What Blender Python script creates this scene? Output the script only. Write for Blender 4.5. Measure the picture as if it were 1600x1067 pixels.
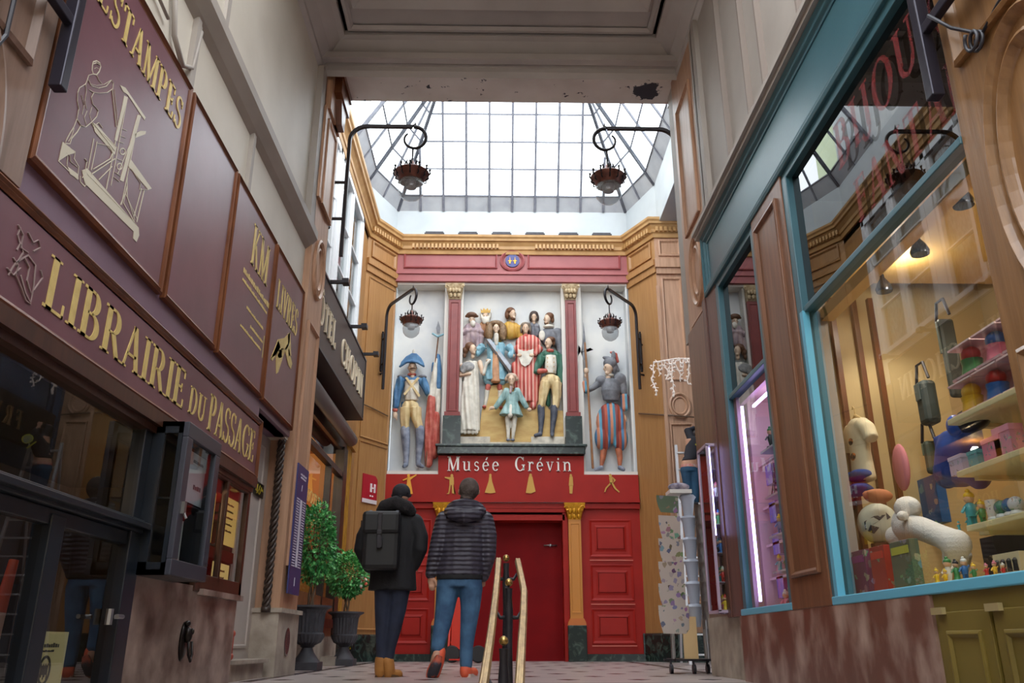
import bpy, math, random
from mathutils import Vector, Matrix, noise
for o in list(bpy.data.objects): bpy.data.objects.remove(o)
SC = bpy.context.scene
COL = SC.collection
PI = math.pi
# ------------------------------------------------------------------ camera, world, exposure
CAM_H, FPX, TH, PSI = .287, 1309., math.atan(.3605), math.radians(.95)
cd = bpy.data.cameras.new('camera'); cam = bpy.data.objects.new('camera', cd); COL.objects.link(cam)
cd.sensor_width = 36; cd.lens = FPX / 1600 * 36; cd.clip_start = .05; cd.clip_end = 200
cam.location = (0, 0, CAM_H); cam.rotation_euler = (PI/2 + TH, 0, -PSI)
SC.camera = cam
W = bpy.data.worlds.new('world'); SC.world = W; W.use_nodes = True
WORLD = 4.6
W.node_tree.nodes['Background'].inputs[0].default_value = (.93, .965, 1, 1)
W.node_tree.nodes['Background'].inputs[1].default_value = WORLD
SC.view_settings.view_transform = 'Standard'; SC.view_settings.look = 'None'
SC.view_settings.exposure = 0.3; SC.view_settings.gamma = 1; SC.view_settings.use_curve_mapping = False
SC.cycles.transparent_max_bounces = 24; SC.cycles.max_bounces = 9; SC.cycles.diffuse_bounces = 5
SC.cycles.sample_clamp_indirect = 6; SC.cycles.caustics_reflective = False; SC.cycles.caustics_refractive = False
def lamp(name, kind, loc, power, col=(1,1,1), rot=None, size=None, spot=None, blend=.6):
    l = bpy.data.lights.new(name, kind); l.energy = power; l.color = col
    if kind == 'AREA' and size: l.shape = 'RECTANGLE'; l.size, l.size_y = size
    elif size: l.shadow_soft_size = size
    if spot: l.spot_size = spot; l.spot_blend = blend
    o = bpy.data.objects.new(name, l); COL.objects.link(o); o.location = loc
    if rot: o.rotation_euler = rot
    return o
# ------------------------------------------------------------------ pixel -> point on a real plane
def ray(u, v):
    x = u-800; y = 533.5-v; c, s = math.cos(TH), math.sin(TH)
    up = y*c+FPX*s; fw = FPX*c-y*s
    return (x*math.cos(PSI)+fw*math.sin(PSI), -x*math.sin(PSI)+fw*math.cos(PSI), up)
def onx(u, v, x): d = ray(u, v); t = x/d[0]; return Vector((x, d[1]*t, CAM_H+d[2]*t))
def ony(u, v, y): d = ray(u, v); t = y/d[1]; return Vector((d[0]*t, y, CAM_H+d[2]*t))
def onz(u, v, z=0): d = ray(u, v); t = (z-CAM_H)/d[2]; return Vector((d[0]*t, d[1]*t, z))
# ------------------------------------------------------------------ frames on walls: p(s, t, n)
class Fr:
    def __init__(f, O, S, T, N): f.O, f.S, f.T, f.N = map(Vector, (O, S, T, N))
    def p(f, s, t, n=0): return f.O + f.S*s + f.T*t + f.N*n
def FL(x=-2.05): return Fr((x,0,0), (0,1,0), (0,0,1), (1,0,0))
def FR(x=2.05): return Fr((x,0,0), (0,1,0), (0,0,1), (-1,0,0))
def FF(y): return Fr((0,y,0), (1,0,0), (0,0,1), (0,-1,0))
def FU(z): return Fr((0,0,z), (1,0,0), (0,1,0), (0,0,1))
def FD(z): return Fr((0,0,z), (1,0,0), (0,1,0), (0,0,-1))
def FAB(a, b):     # vertical frame from plan point a to b; the normal faces the camera side
    a, b = Vector((*a, 0)), Vector((*b, 0)); S = (b-a).normalized()
    return Fr(a, S, (0,0,1), S.cross(Vector((0,0,1))) if S.cross(Vector((0,0,1))).y < 0 else -S.cross(Vector((0,0,1))))
XYZ = Fr((0,0,0), (1,0,0), (0,1,0), (0,0,1))
# ------------------------------------------------------------------ mesh builder
class MB:
    def __init__(s): s.v = []; s.f = []; s.m = []; s.k = 0
    def add(s, vs, fs):
        b = len(s.v); s.v += [Vector(x) for x in vs]
        for f in fs: s.f.append([i+b for i in f]); s.m.append(s.k)
        return s
    def box(s, fr, a0, a1, b0, b1, n0, n1):
        P = [fr.p(a, b, n) for n in (n0, n1) for b in (b0, b1) for a in (a0, a1)]
        return s.add(P, [(0,1,3,2), (4,6,7,5), (0,4,5,1), (2,3,7,6), (0,2,6,4), (1,5,7,3)])
    def cube(s, c, d, R=None):
        c = Vector(c); P = []
        for z in (-.5, .5):
            for y in (-.5, .5):
                for x in (-.5, .5):
                    q = Vector((x*d[0], y*d[1], z*d[2])); P.append(c + (R @ q if R else q))
        return s.add(P, [(0,1,3,2), (4,6,7,5), (0,4,5,1), (2,3,7,6), (0,2,6,4), (1,5,7,3)])
    def extr(s, fr, pts, n0, n1):
        n = len(pts); P = [fr.p(a, b, n0) for a, b in pts] + [fr.p(a, b, n1) for a, b in pts]
        return s.add(P, [list(range(n))[::-1], list(range(n, 2*n))] + [(i, (i+1) % n, (i+1) % n+n, i+n) for i in range(n)])
    def plane(s, fr, a0, a1, b0, b1, n=0):
        return s.add([fr.p(a0,b0,n), fr.p(a1,b0,n), fr.p(a1,b1,n), fr.p(a0,b1,n)], [(0,1,2,3)])
    def strip(s, fr, outer, inner, n0, n1):      # ring between two outlines with the same count
        n = len(outer); P = [fr.p(*q, n0) for q in outer] + [fr.p(*q, n0) for q in inner] + [fr.p(*q, n1) for q in outer] + [fr.p(*q, n1) for q in inner]
        F = []
        for i in range(n):
            j = (i+1) % n
            F += [(2*n+i, 2*n+j, 3*n+j, 3*n+i), (i, j, 2*n+j, 2*n+i), (n+i, 3*n+i, 3*n+j, n+j), (i, n+i, n+j, j)]
        return s.add(P, F)
    def mould(s, fr, a0, a1, b0, b1, prof):       # prof: [(inset, n)], mitred round a rectangle
        P = []
        for q, n in prof: P += [fr.p(a0+q, b0+q, n), fr.p(a1-q, b0+q, n), fr.p(a1-q, b1-q, n), fr.p(a0+q, b1-q, n)]
        F = []
        for i in range(len(prof)-1):
            for j in range(4): k = (j+1) % 4; F.append((i*4+j, i*4+k, (i+1)*4+k, (i+1)*4+j))
        return s.add(P, F)
    def ringm(s, fr, ca, cb, ra, rb, prof, seg=40):  # moulding round an ellipse
        P = []
        for q, n in prof:
            for i in range(seg):
                t = 2*PI*i/seg; P.append(fr.p(ca+(ra-q)*math.cos(t), cb+(rb-q)*math.sin(t), n))
        F = [(i*seg+j, i*seg+(j+1) % seg, (i+1)*seg+(j+1) % seg, (i+1)*seg+j) for i in range(len(prof)-1) for j in range(seg)]
        return s.add(P, F)
    def run(s, path, prof, flip=1):               # horizontal moulding along a plan path, prof: [(out, z)]
        n = len(path); pts = [Vector((*q, 0)) for q in path]; nor = []
        for i in range(n):
            ds = []
            if i: ds.append((pts[i]-pts[i-1]).normalized())
            if i < n-1: ds.append((pts[i+1]-pts[i]).normalized())
            ns = [Vector((d.y, -d.x, 0))*flip for d in ds]
            m = sum(ns, Vector()).normalized(); nor.append(m / max(.3, m.dot(ns[0])))
        P = [pts[i] + nor[i]*o + Vector((0,0,z)) for i in range(n) for o, z in prof]; k = len(prof)
        F = [(i*k+j, i*k+(j+1) % k, (i+1)*k+(j+1) % k, (i+1)*k+j) for i in range(n-1) for j in range(k)]
        F += [list(range(k)), [(n-1)*k+j for j in range(k)][::-1]]
        return s.add(P, F)
    def tube(s, pts, r, seg=8, closed=False, caps=True, flat=1, up=None):
        pts = [Vector(p) for p in pts]; n = len(pts); R = r if isinstance(r, (list, tuple)) else [r]*n
        b = len(s.v); T = []
        for i in range(n):
            a = pts[(i-1) % n] if (i or closed) else pts[i]; c = pts[(i+1) % n] if (i < n-1 or closed) else pts[i]
            d = (c-a); T.append(d.normalized() if d.length > 1e-9 else Vector((0,0,1)))
        u = Vector(up) if up else (Vector((0,0,1)) if abs(T[0].z) < .9 else Vector((1,0,0)))
        u = (u - T[0]*u.dot(T[0])).normalized()
        for i in range(n):
            u = u - T[i]*u.dot(T[i]); u = u.normalized() if u.length > 1e-6 else T[i].orthogonal().normalized()
            w = T[i].cross(u)
            for j in range(seg):
                t = 2*PI*j/seg + PI/seg; s.v.append(pts[i] + (u*math.cos(t)*flat + w*math.sin(t))*R[i])
        for i in range(n if closed else n-1):
            for j in range(seg):
                k = (j+1) % seg; i2 = (i+1) % n
                s.f.append([b+i*seg+j, b+i*seg+k, b+i2*seg+k, b+i2*seg+j]); s.m.append(s.k)
        if caps and not closed:
            s.f.append([b+j for j in range(seg)][::-1]); s.m.append(s.k)
            s.f.append([b+(n-1)*seg+j for j in range(seg)]); s.m.append(s.k)
        return s
    def lathe(s, c, prof, seg=24, sx=1, sy=1, ax=None, flute=None):
        c = Vector(c); P = []
        for i, (r, z) in enumerate(prof):
            for j in range(seg):
                t = 2*PI*j/seg; rr = r*(1 - (.07 if flute and flute(z) and j % 2 else 0)); q = Vector((rr*math.cos(t)*sx, rr*math.sin(t)*sy, z)); P.append(c + (ax @ q if ax else q))
        k = len(prof); F = [(i*seg+j, i*seg+(j+1) % seg, (i+1)*seg+(j+1) % seg, (i+1)*seg+j) for i in range(k-1) for j in range(seg)]
        if prof[0][0] > 1e-5: F.append(list(range(seg))[::-1])
        if prof[-1][0] > 1e-5: F.append([(k-1)*seg+j for j in range(seg)])
        return s.add(P, F)
    def ell(s, c, r, R=None, seg=14, rings=9):
        c = Vector(c); r = (r, r, r) if not isinstance(r, (tuple, list)) else r
        P = [c + ((R @ Vector((0,0,-r[2]))) if R else Vector((0,0,-r[2])))]
        for i in range(1, rings):
            a = -PI/2 + PI*i/rings
            for j in range(seg):
                t = 2*PI*j/seg; q = Vector((r[0]*math.cos(a)*math.cos(t), r[1]*math.cos(a)*math.sin(t), r[2]*math.sin(a))); P.append(c + (R @ q if R else q))
        P.append(c + ((R @ Vector((0,0,r[2]))) if R else Vector((0,0,r[2])))); n = len(P)
        F = [(0, 1+(j+1) % seg, 1+j) for j in range(seg)] + [(n-1, n-1-seg+j, n-1-seg+(j+1) % seg) for j in range(seg)]
        F += [(1+i*seg+j, 1+i*seg+(j+1) % seg, 1+(i+1)*seg+(j+1) % seg, 1+(i+1)*seg+j) for i in range(rings-2) for j in range(seg)]
        return s.add(P, F)
    def loft(s, rings, seg=16, caps=True):        # rings: (centre, rx, ry[, tilt matrix]) horizontal ellipses
        b = len(s.v)
        for rg in rings:
            c = Vector(rg[0])
            for j in range(seg):
                t = 2*PI*j/seg; q = Vector((rg[1]*math.cos(t), rg[2]*math.sin(t), 0)); s.v.append(c + (rg[3] @ q if len(rg) > 3 else q))
        for i in range(len(rings)-1):
            for j in range(seg): s.f.append([b+i*seg+j, b+i*seg+(j+1) % seg, b+(i+1)*seg+(j+1) % seg, b+(i+1)*seg+j]); s.m.append(s.k)
        if caps:
            s.f.append([b+j for j in range(seg)][::-1]); s.m.append(s.k); s.f.append([b+(len(rings)-1)*seg+j for j in range(seg)]); s.m.append(s.k)
        return s
    def mesh(s, name):
        me = bpy.data.meshes.new(name); me.from_pydata([tuple(v) for v in s.v], [], s.f); me.validate(); return me
    def fuse(s, vox, it=4, fac=.5):               # one continuous skin out of overlapping solids
        o = bpy.data.objects.new('tmp', s.mesh('tmp')); COL.objects.link(o)
        m = o.modifiers.new('r', 'REMESH'); m.mode = 'VOXEL'; m.voxel_size = vox; m.adaptivity = 0
        if it: w = o.modifiers.new('s', 'SMOOTH'); w.factor = fac; w.iterations = it
        dg = bpy.context.evaluated_depsgraph_get(); dg.update()
        me = bpy.data.meshes.new_from_object(o.evaluated_get(dg))
        r = MB(); r.v = [v.co.copy() for v in me.vertices]; r.f = [list(p.vertices) for p in me.polygons]; r.m = [0]*len(r.f)
        bpy.data.objects.remove(o); bpy.data.meshes.remove(me); return r
    def build(s, name, mats, parent=None, smooth=False, bevel=0, loc=None, label=None, cat=None, group=None, kind=None, normals=True):
        mats = mats if isinstance(mats, (list, tuple)) else [mats]
        base = WL.get(parent.name) if parent else None
        if loc is None:
            if parent: loc = base
            else:
                xs = [v.x for v in s.v]; ys = [v.y for v in s.v]; zs = [v.z for v in s.v]
                loc = Vector(((min(xs)+max(xs))/2, (min(ys)+max(ys))/2, min(zs)))
        loc = Vector(loc)
        me = bpy.data.meshes.new(name); me.from_pydata([tuple(v-loc) for v in s.v], [], s.f)
        for i, p in enumerate(me.polygons): p.material_index = s.m[i]; p.use_smooth = bool(smooth)
        for m in mats: me.materials.append(m)
        if normals:
            import bmesh
            bm = bmesh.new(); bm.from_mesh(me); bmesh.ops.recalc_face_normals(bm, faces=bm.faces); bm.to_mesh(me); bm.free()
        if smooth and smooth is not True: me.set_sharp_from_angle(angle=math.radians(smooth))
        o = bpy.data.objects.new(name, me); COL.objects.link(o)
        if parent: o.parent = parent; o.location = loc - base
        else: o.location = loc
        WL[o.name] = loc.copy()
        if bevel: b = o.modifiers.new('bevel', 'BEVEL'); b.width = bevel; b.segments = 2; b.limit_method = 'ANGLE'; b.angle_limit = math.radians(40)
        tag(o, label, cat, group, kind); return o
WL = {}
def tag(o, label=None, cat=None, group=None, kind=None):
    if label: o['label'] = label
    if cat: o['category'] = cat
    if group: o['group'] = group
    if kind: o['kind'] = kind
    return o
def thing(name, loc, label, cat, group=None):
    o = bpy.data.objects.new(name, None); COL.objects.link(o); o.location = loc; o.empty_display_size = .1
    WL[o.name] = Vector(loc); return tag(o, label, cat, group)
def dup(root, loc, rz=0, sc=1, label=None, group=None, mats=None):
    def cp(o, par):
        c = o.copy(); COL.objects.link(c)
        if par: c.parent = par
        for ch in o.children: cp(ch, c)
        return c
    r = cp(root, None); r.location = loc; r.rotation_euler = (0, 0, rz); r.scale = (sc, sc, sc) if not isinstance(sc, tuple) else sc
    if label: r['label'] = label
    if group: r['group'] = group
    return r
# ------------------------------------------------------------------ materials
def lin(c): return tuple((x/255/12.92 if x <= 10 else ((x/255+.055)/1.055)**2.4) for x in c)
MATS = {}
def mat(name, rgb, rough=.5, metal=0, rgb2=None, vs=4, st=(1,1,1), lo=.35, hi=.7, bump=0, bs=60, bst=(1,1,1), emit=None, es=1, spec=.5, coat=0, kind='noise', detail=6):
    if name in MATS: return MATS[name]
    m = bpy.data.materials.new(name); m.use_nodes = True; N = m.node_tree.nodes; L = m.node_tree.links; B = N['Principled BSDF']
    B.inputs['Base Color'].default_value = (*lin(rgb), 1); B.inputs['Roughness'].default_value = rough; B.inputs['Metallic'].default_value = metal
    B.inputs['Specular IOR Level'].default_value = spec; B.inputs['Coat Weight'].default_value = coat
    tc = N.new('ShaderNodeTexCoord')
    def tex(scale, stt):
        mp = N.new('ShaderNodeMapping'); mp.inputs['Scale'].default_value = stt; L.new(tc.outputs['Object'], mp.inputs[0])
        if kind == 'voronoi': t = N.new('ShaderNodeTexVoronoi'); t.inputs['Scale'].default_value = scale
        else:
            t = N.new('ShaderNodeTexNoise'); t.inputs['Scale'].default_value = scale; t.inputs['Detail'].default_value = detail
            if kind == 'marble': t.inputs['Distortion'].default_value = 2.2
        L.new(mp.outputs[0], t.inputs[0]); return t
    if rgb2:
        t = tex(vs, st); r = N.new('ShaderNodeValToRGB'); r.color_ramp.elements[0].position = lo; r.color_ramp.elements[1].position = hi
        r.color_ramp.elements[0].color = (*lin(rgb), 1); r.color_ramp.elements[1].color = (*lin(rgb2), 1)
        L.new(t.outputs['Fac'] if 'Fac' in t.outputs else t.outputs[0], r.inputs[0]); L.new(r.outputs[0], B.inputs['Base Color'])
    if bump:
        k0 = kind; kind = 'noise'; t = tex(bs, bst); kind = k0
        b = N.new('ShaderNodeBump'); b.inputs['Strength'].default_value = bump; b.inputs['Distance'].default_value = .01
        L.new(t.outputs['Fac'], b.inputs['Height']); L.new(b.outputs[0], B.inputs['Normal'])
    if emit: B.inputs['Emission Color'].default_value = (*lin(emit), 1); B.inputs['Emission Strength'].default_value = es
    MATS[name] = m; return m
def glassm(name, tint=(235,240,240), ior=1.5, rough=0, dirt=0):
    if name in MATS: return MATS[name]
    m = bpy.data.materials.new(name); m.use_nodes = True; N = m.node_tree.nodes; L = m.node_tree.links; N.clear()
    out = N.new('ShaderNodeOutputMaterial'); mx = N.new('ShaderNodeMixShader'); tr = N.new('ShaderNodeBsdfTransparent'); gl = N.new('ShaderNodeBsdfGlossy')
    tr.inputs[0].default_value = (*lin(tint), 1); gl.inputs['Roughness'].default_value = rough
    fr = N.new('ShaderNodeFresnel'); ge = N.new('ShaderNodeNewGeometry'); mr = N.new('ShaderNodeMapRange')
    mr.inputs['To Min'].default_value = ior; mr.inputs['To Max'].default_value = 1/ior
    L.new(ge.outputs['Backfacing'], mr.inputs['Value']); L.new(mr.outputs[0], fr.inputs['IOR'])
    L.new(fr.outputs[0], mx.inputs[0]); L.new(tr.outputs[0], mx.inputs[1]); L.new(gl.outputs[0], mx.inputs[2])
    if dirt:
        df = N.new('ShaderNodeBsdfDiffuse'); df.inputs[0].default_value = (.7,.7,.7,1); m2 = N.new('ShaderNodeMixShader'); m2.inputs[0].default_value = dirt
        L.new(mx.outputs[0], m2.inputs[1]); L.new(df.outputs[0], m2.inputs[2]); L.new(m2.outputs[0], out.inputs[0])
    else: L.new(mx.outputs[0], out.inputs[0])
    MATS[name] = m; return m
def stripes(name, cols, width, axis='X', rough=.6, off=0, bump=0):
    if name in MATS: return MATS[name]
    m = bpy.data.materials.new(name); m.use_nodes = True; N = m.node_tree.nodes; L = m.node_tree.links; B = N['Principled BSDF']; B.inputs['Roughness'].default_value = rough
    tc = N.new('ShaderNodeTexCoord'); sp = N.new('ShaderNodeSeparateXYZ'); L.new(tc.outputs['Object'], sp.inputs[0])
    a = N.new('ShaderNodeMath'); a.operation = 'MULTIPLY_ADD'; a.inputs[1].default_value = 1/(width*len(cols)); a.inputs[2].default_value = 100.0+off
    L.new(sp.outputs[axis], a.inputs[0]); fr = N.new('ShaderNodeMath'); fr.operation = 'FRACT'; L.new(a.outputs[0], fr.inputs[0])
    r = N.new('ShaderNodeValToRGB'); r.color_ramp.interpolation = 'CONSTANT'; e = r.color_ramp.elements
    for i, c in enumerate(cols):
        el = e[i] if i < 2 else e.new(i/len(cols)); el.position = i/len(cols); el.color = (*lin(c), 1)
    L.new(fr.outputs[0], r.inputs[0]); L.new(r.outputs[0], B.inputs['Base Color'])
    MATS[name] = m; return m
def doodle(name, base, scale, thr=.32, seedoff=0, rough=.4, sat=.7, val=.5):
    if name in MATS: return MATS[name]
    m = bpy.data.materials.new(name); m.use_nodes = True; N = m.node_tree.nodes; L = m.node_tree.links; B = N['Principled BSDF']; B.inputs['Roughness'].default_value = rough
    tc = N.new('ShaderNodeTexCoord'); mp = N.new('ShaderNodeMapping'); mp.inputs['Location'].default_value = (seedoff, seedoff*1.7, seedoff*.3); L.new(tc.outputs['Object'], mp.inputs[0])
    nz = N.new('ShaderNodeTexNoise'); nz.inputs['Scale'].default_value = scale*1.5
    mixv = N.new('ShaderNodeMixRGB'); mixv.inputs[0].default_value = .06; L.new(mp.outputs[0], mixv.inputs[1]); L.new(mp.outputs[0], nz.inputs[0]); L.new(nz.outputs['Color'], mixv.inputs[2])
    v = N.new('ShaderNodeTexVoronoi'); v.inputs['Scale'].default_value = scale; L.new(mixv.outputs[0], v.inputs[0])
    hs = N.new('ShaderNodeHueSaturation'); hs.inputs['Saturation'].default_value = sat; hs.inputs['Value'].default_value = val; L.new(v.outputs['Color'], hs.inputs['Color'])
    lt = N.new('ShaderNodeMath'); lt.operation = 'LESS_THAN'; lt.inputs[1].default_value = thr; L.new(v.outputs['Distance'], lt.inputs[0])
    mx = N.new('ShaderNodeMixRGB'); mx.inputs[1].default_value = (*lin(base), 1); L.new(lt.outputs[0], mx.inputs[0]); L.new(hs.outputs[0], mx.inputs[2]); L.new(mx.outputs[0], B.inputs['Base Color'])
    MATS[name] = m; return m
OAK = mat('oak panelling', (170,126,78), .45, rgb2=(152,108,62), vs=3, st=(9,9,.7), bump=.15, bs=9, bst=(8,8,.6), lo=.3, hi=.75)
OAKR = mat('rosy oak panelling', (190,150,122), .45, rgb2=(168,128,100), vs=3, st=(9,9,.7), bump=.12, bs=9, bst=(8,8,.6))
OAKN = mat('varnished oak of shop pilasters', (146,108,70), .3, rgb2=(118,84,50), vs=3, st=(7,7,.6), bump=.12, bs=8, bst=(8,8,.6), coat=.2)
GOLDW = mat('ochre painted wood', (194,152,98), .45, rgb2=(174,132,80), vs=5, bump=.05)
GROOVE = mat('dark groove paint', (92,56,28), .5)
BROWN = mat('brown shop pilaster', (122,82,58), .35, rgb2=(98,64,44), vs=3, st=(7,7,.6), bump=.1, bs=8, bst=(8,8,.6))
DKBROWN = mat('dark brown wood', (72,44,32), .35, rgb2=(54,32,24), vs=4, st=(6,6,.8))
FRAMEBR = mat('chestnut sign frame', (118,70,42), .32, rgb2=(90,50,30), vs=4, bump=.05)
PURPLE = mat('plum sign paint', (116,76,84), .36, rgb2=(100,64,72), vs=1.6, bump=.12, bs=5)
PURPLE2 = mat('mauve fascia paint', (124,98,116), .4, rgb2=(112,86,104), vs=2, bump=.1, bs=6)
CREAM = mat('cream plaster', (212,205,192), .6, rgb2=(196,188,174), vs=1.2, bump=.15, bs=3)
CREAM2 = mat('grey cream plaster', (170,162,154), .62, rgb2=(156,148,140), vs=1.3, bump=.1, bs=3)
CEILM = mat('ceiling plaster', (190,184,182), .7, rgb2=(172,166,164), vs=1.2, bump=.1, bs=2)
WHITEP = mat('white painted plaster', (190,196,198), .6, rgb2=(176,182,186), vs=1.5, bump=.05)
BLACKM = mat('black painted iron', (34,32,38), .38, metal=.3, rgb2=(52,50,56), vs=14)
STEEL = mat('brushed steel', (170,172,176), .3, metal=.9)
NAVYBL = mat('blue black joinery', (22,27,34), .3, rgb2=(30,37,46), vs=3)
TEAL = mat('teal shopfront paint', (64,106,118), .35, rgb2=(54,94,106), vs=2, bump=.05)
GLETTER = mat('gold leaf lettering', (214,190,120), .45, rgb2=(196,170,104), vs=20)
IVORY = mat('ivory line paint', (200,192,172), .5)
GREENM = mat('dark green marble', (24,40,38), .25, rgb2=(84,104,94), vs=5, kind='marble', lo=.5, hi=.78)
REDMARB = mat('red brown marble', (108,70,58), .28, rgb2=(176,152,140), vs=5, st=(1,1,.6), detail=9, lo=.46, hi=.74, bump=.03)
GREYMARB = mat('worn grey brown marble', (164,146,136), .35, rgb2=(88,70,62), vs=3.6, lo=.36, hi=.66, bump=.1, bs=8)
STONE = mat('pale stone', (178,166,152), .7, rgb2=(140,128,116), vs=5, bump=.25, bs=30)
RED = mat('scarlet joinery', (162,28,18), .5, rgb2=(150,22,14), vs=2, spec=.3)
RED2 = mat('deep red door paint', (126,6,12), .6, rgb2=(112,4,10), vs=2, spec=.15)
BRICKRED = mat('dusty rose entablature', (158,84,84), .45, rgb2=(146,72,74), vs=3)
CRIMSON = mat('oxblood pilaster paint', (132,50,46), .4, rgb2=(118,40,38), vs=6)
GILT = mat('gilded carving', (224,164,38), .35, metal=.35, rgb2=(196,134,24), vs=20)
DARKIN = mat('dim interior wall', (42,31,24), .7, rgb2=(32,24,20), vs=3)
WARMIN = mat('cream shop wall', (206,186,146), .6, rgb2=(192,170,130), vs=2)
GLASS = glassm('shop glass', (225,232,232), 1.75)
GLASSD = glassm('dark tinted shop glass', (84,84,88), 1.8)
CLEAR = glassm('clear lantern glass', (228,232,234), 1.6, dirt=.22)
ROOFG = glassm('roof glass', (246,250,252), 1.3)
# ------------------------------------------------------------------ serif lettering out of polygons
def _arc(cx, cy, rx, ry, a0, a1, wh, wv, seg=14):
    o = []; i = []
    for k in range(seg+1):
        t = math.radians(a0+(a1-a0)*k/seg); c, s = math.cos(t), math.sin(t)
        o.append((cx+rx*c, cy+ry*s)); i.append((cx+(rx-wh)*c, cy+(ry-wv)*s))
    return [(o[k], o[k+1], i[k+1], i[k]) for k in range(seg)]
def _r(x0, y0, x1, y1): return [((x0,y0), (x1,y0), (x1,y1), (x0,y1))]
def _d(x0, y0, x1, y1, w): return [((x0,y0), (x0+w,y0), (x1+w,y1), (x1,y1))]
def glyph(c, T=.15, t=.065, sf=.045):
    S = lambda x, y, w: _r(x-w/2, y if y < .5 else y-sf, x+w/2, y+sf if y < .5 else y)
    V = lambda x, a=0, b=1, w=T: _r(x, a, x+w, b)
    if c == ' ': return .32, []
    if c == 'I': return .34, V(.09)+S(.165,0,.3)+S(.165,1,.3)
    if c == 'L': return .62, V(.09)+S(.165,1,.3)+_r(.02,0,.56,.06)+_r(.51,0,.56,.26)
    if c == 'E': return .64, V(.09)+_r(.02,0,.56,.06)+_r(.51,0,.56,.24)+_r(.02,.94,.53,1)+_r(.48,.78,.53,1)+_r(.2,.48,.44,.54)+_r(.4,.4,.44,.62)
    if c == 'F': return .58, V(.09)+S(.165,0,.3)+_r(.02,.94,.53,1)+_r(.48,.78,.53,1)+_r(.2,.48,.44,.54)+_r(.4,.4,.44,.62)
    if c == 'T': return .66, V(.25)+S(.325,0,.32)+_r(.03,.94,.62,1)+_r(.03,.76,.08,1)+_r(.57,.76,.62,1)
    if c == 'H': return .78, V(.09)+V(.51)+_r(.2,.47,.54,.53)+S(.165,0,.3)+S(.165,1,.3)+S(.585,0,.3)+S(.585,1,.3)
    if c == 'A': return .74, _d(.06,0,.32,1,t)+_d(.52,0,.3,1,T)+_r(.17,.3,.52,.36)+S(.09,0,.22)+S(.6,0,.26)
    if c == 'V': return .74, _d(.3,0,.06,1,T)+_d(.35,0,.6,1,t)+S(.12,1,.26)+S(.62,1,.22)
    if c == 'U': return .76, V(.09,.28)+V(.56,.28,1,t)+S(.165,1,.3)+S(.6,1,.24)+_arc(.357,.29,.268,.29,180,360,T*.8,.09)
    if c == 'N': return .8, V(.1,0,1,t)+V(.6,0,1,t)+_d(.52,0,.08,1,T)+S(.13,0,.24)+S(.1,1,.22)+S(.63,1,.24)
    if c == 'M': return .98, V(.1,0,1,t)+V(.74,0,1,T)+_d(.4,0,.08,1,T)+_d(.42,0,.74,1,t)+S(.13,0,.24)+S(.815,0,.3)+S(.12,1,.22)+S(.82,1,.28)
    if c == 'K': return .76, V(.09)+S(.165,0,.3)+S(.165,1,.3)+_d(.2,.42,.54,1,t)+_d(.55,0,.27,.56,T)+S(.64,0,.26)+S(.58,1,.24)
    if c == 'P': return .66, V(.09)+S(.165,0,.32)+_r(.02,.94,.36,1)+_r(.2,.44,.36,.49)+_arc(.34,.72,.26,.28,-90,90,T,.055)
    if c == 'R': return .74, V(.09)+S(.165,0,.3)+_r(.02,.94,.36,1)+_r(.2,.46,.36,.51)+_arc(.34,.73,.25,.27,-90,90,T,.055)+_d(.52,0,.3,.48,T)+S(.64,0,.22)
    if c == 'B': return .7, V(.09)+_r(.02,.94,.36,1)+_r(.02,0,.36,.055)+_r(.2,.49,.36,.545)+_arc(.34,.76,.22,.24,-90,90,T,.055)+_arc(.34,.275,.28,.275,-90,90,T,.055)
    if c == 'D': return .8, V(.09)+_r(.02,.945,.34,1)+_r(.02,0,.34,.055)+_arc(.32,.5,.4,.5,-90,90,T,.055)
    if c in 'OÔ': return .84, _arc(.41,.5,.38,.51,0,360,T,.055,28)+((_d(.26,1.1,.4,1.26,.07)+_d(.49,1.1,.35,1.26,.07)) if c == 'Ô' else [])
    if c == 'C': return .74, _arc(.42,.5,.39,.51,42,318,T,.055,22)+_r(.66,.72,.7,.99)+_r(.66,.02,.7,.26)
    if c == 'G': return .82, _arc(.42,.5,.39,.51,42,330,T,.055,22)+_r(.66,.72,.7,.99)+_r(.62,.06,.74,.42)+_r(.54,.4,.8,.45)
    if c == 'S': return .58, _arc(.28,.745,.23,.265,25,270,.085,.07)+_arc(.28,.26,.25,.27,-155,90,.09,.075)+_r(.46,.74,.5,.97)+_r(.03,.03,.07,.27)
    if c == 'X': return .74, _d(.52,0,.06,1,T)+_d(.08,0,.54,1,t)+S(.1,0,.24)+S(.6,0,.26)+S(.12,1,.26)+S(.58,1,.24)
    if c == 'J': return .46, V(.2,.1)+S(.275,1,.3)+_arc(.14,.12,.21,.26,-160,0,.09,.08)
    X = .66
    if c in 'eé': return .56, _arc(.27,X/2,.25,X/2,0,318,.11,.05,20)+_r(.05,.33,.5,.375)+((_d(.24,.76,.34,.96,.09)) if c == 'é' else [])
    if c == 'u': return .66, _r(.09,.18,.2,X)+_r(.44,0,.55,X)+_arc(.28,.2,.19,.2,180,300,.1,.07)+_d(.3,.0,.44,.14,.06)+_r(.01,X-.04,.2,X)+_r(.36,X-.04,.55,X)+_r(.44,0,.64,.04)
    if c == 'n': return .7, _r(.09,0,.2,X)+_r(.46,0,.57,.44)+_arc(.35,.42,.22,.24,0,150,.11,.07)+_r(.01,X-.04,.2,X)+_r(.02,0,.27,.04)+_r(.39,0,.64,.04)
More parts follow.
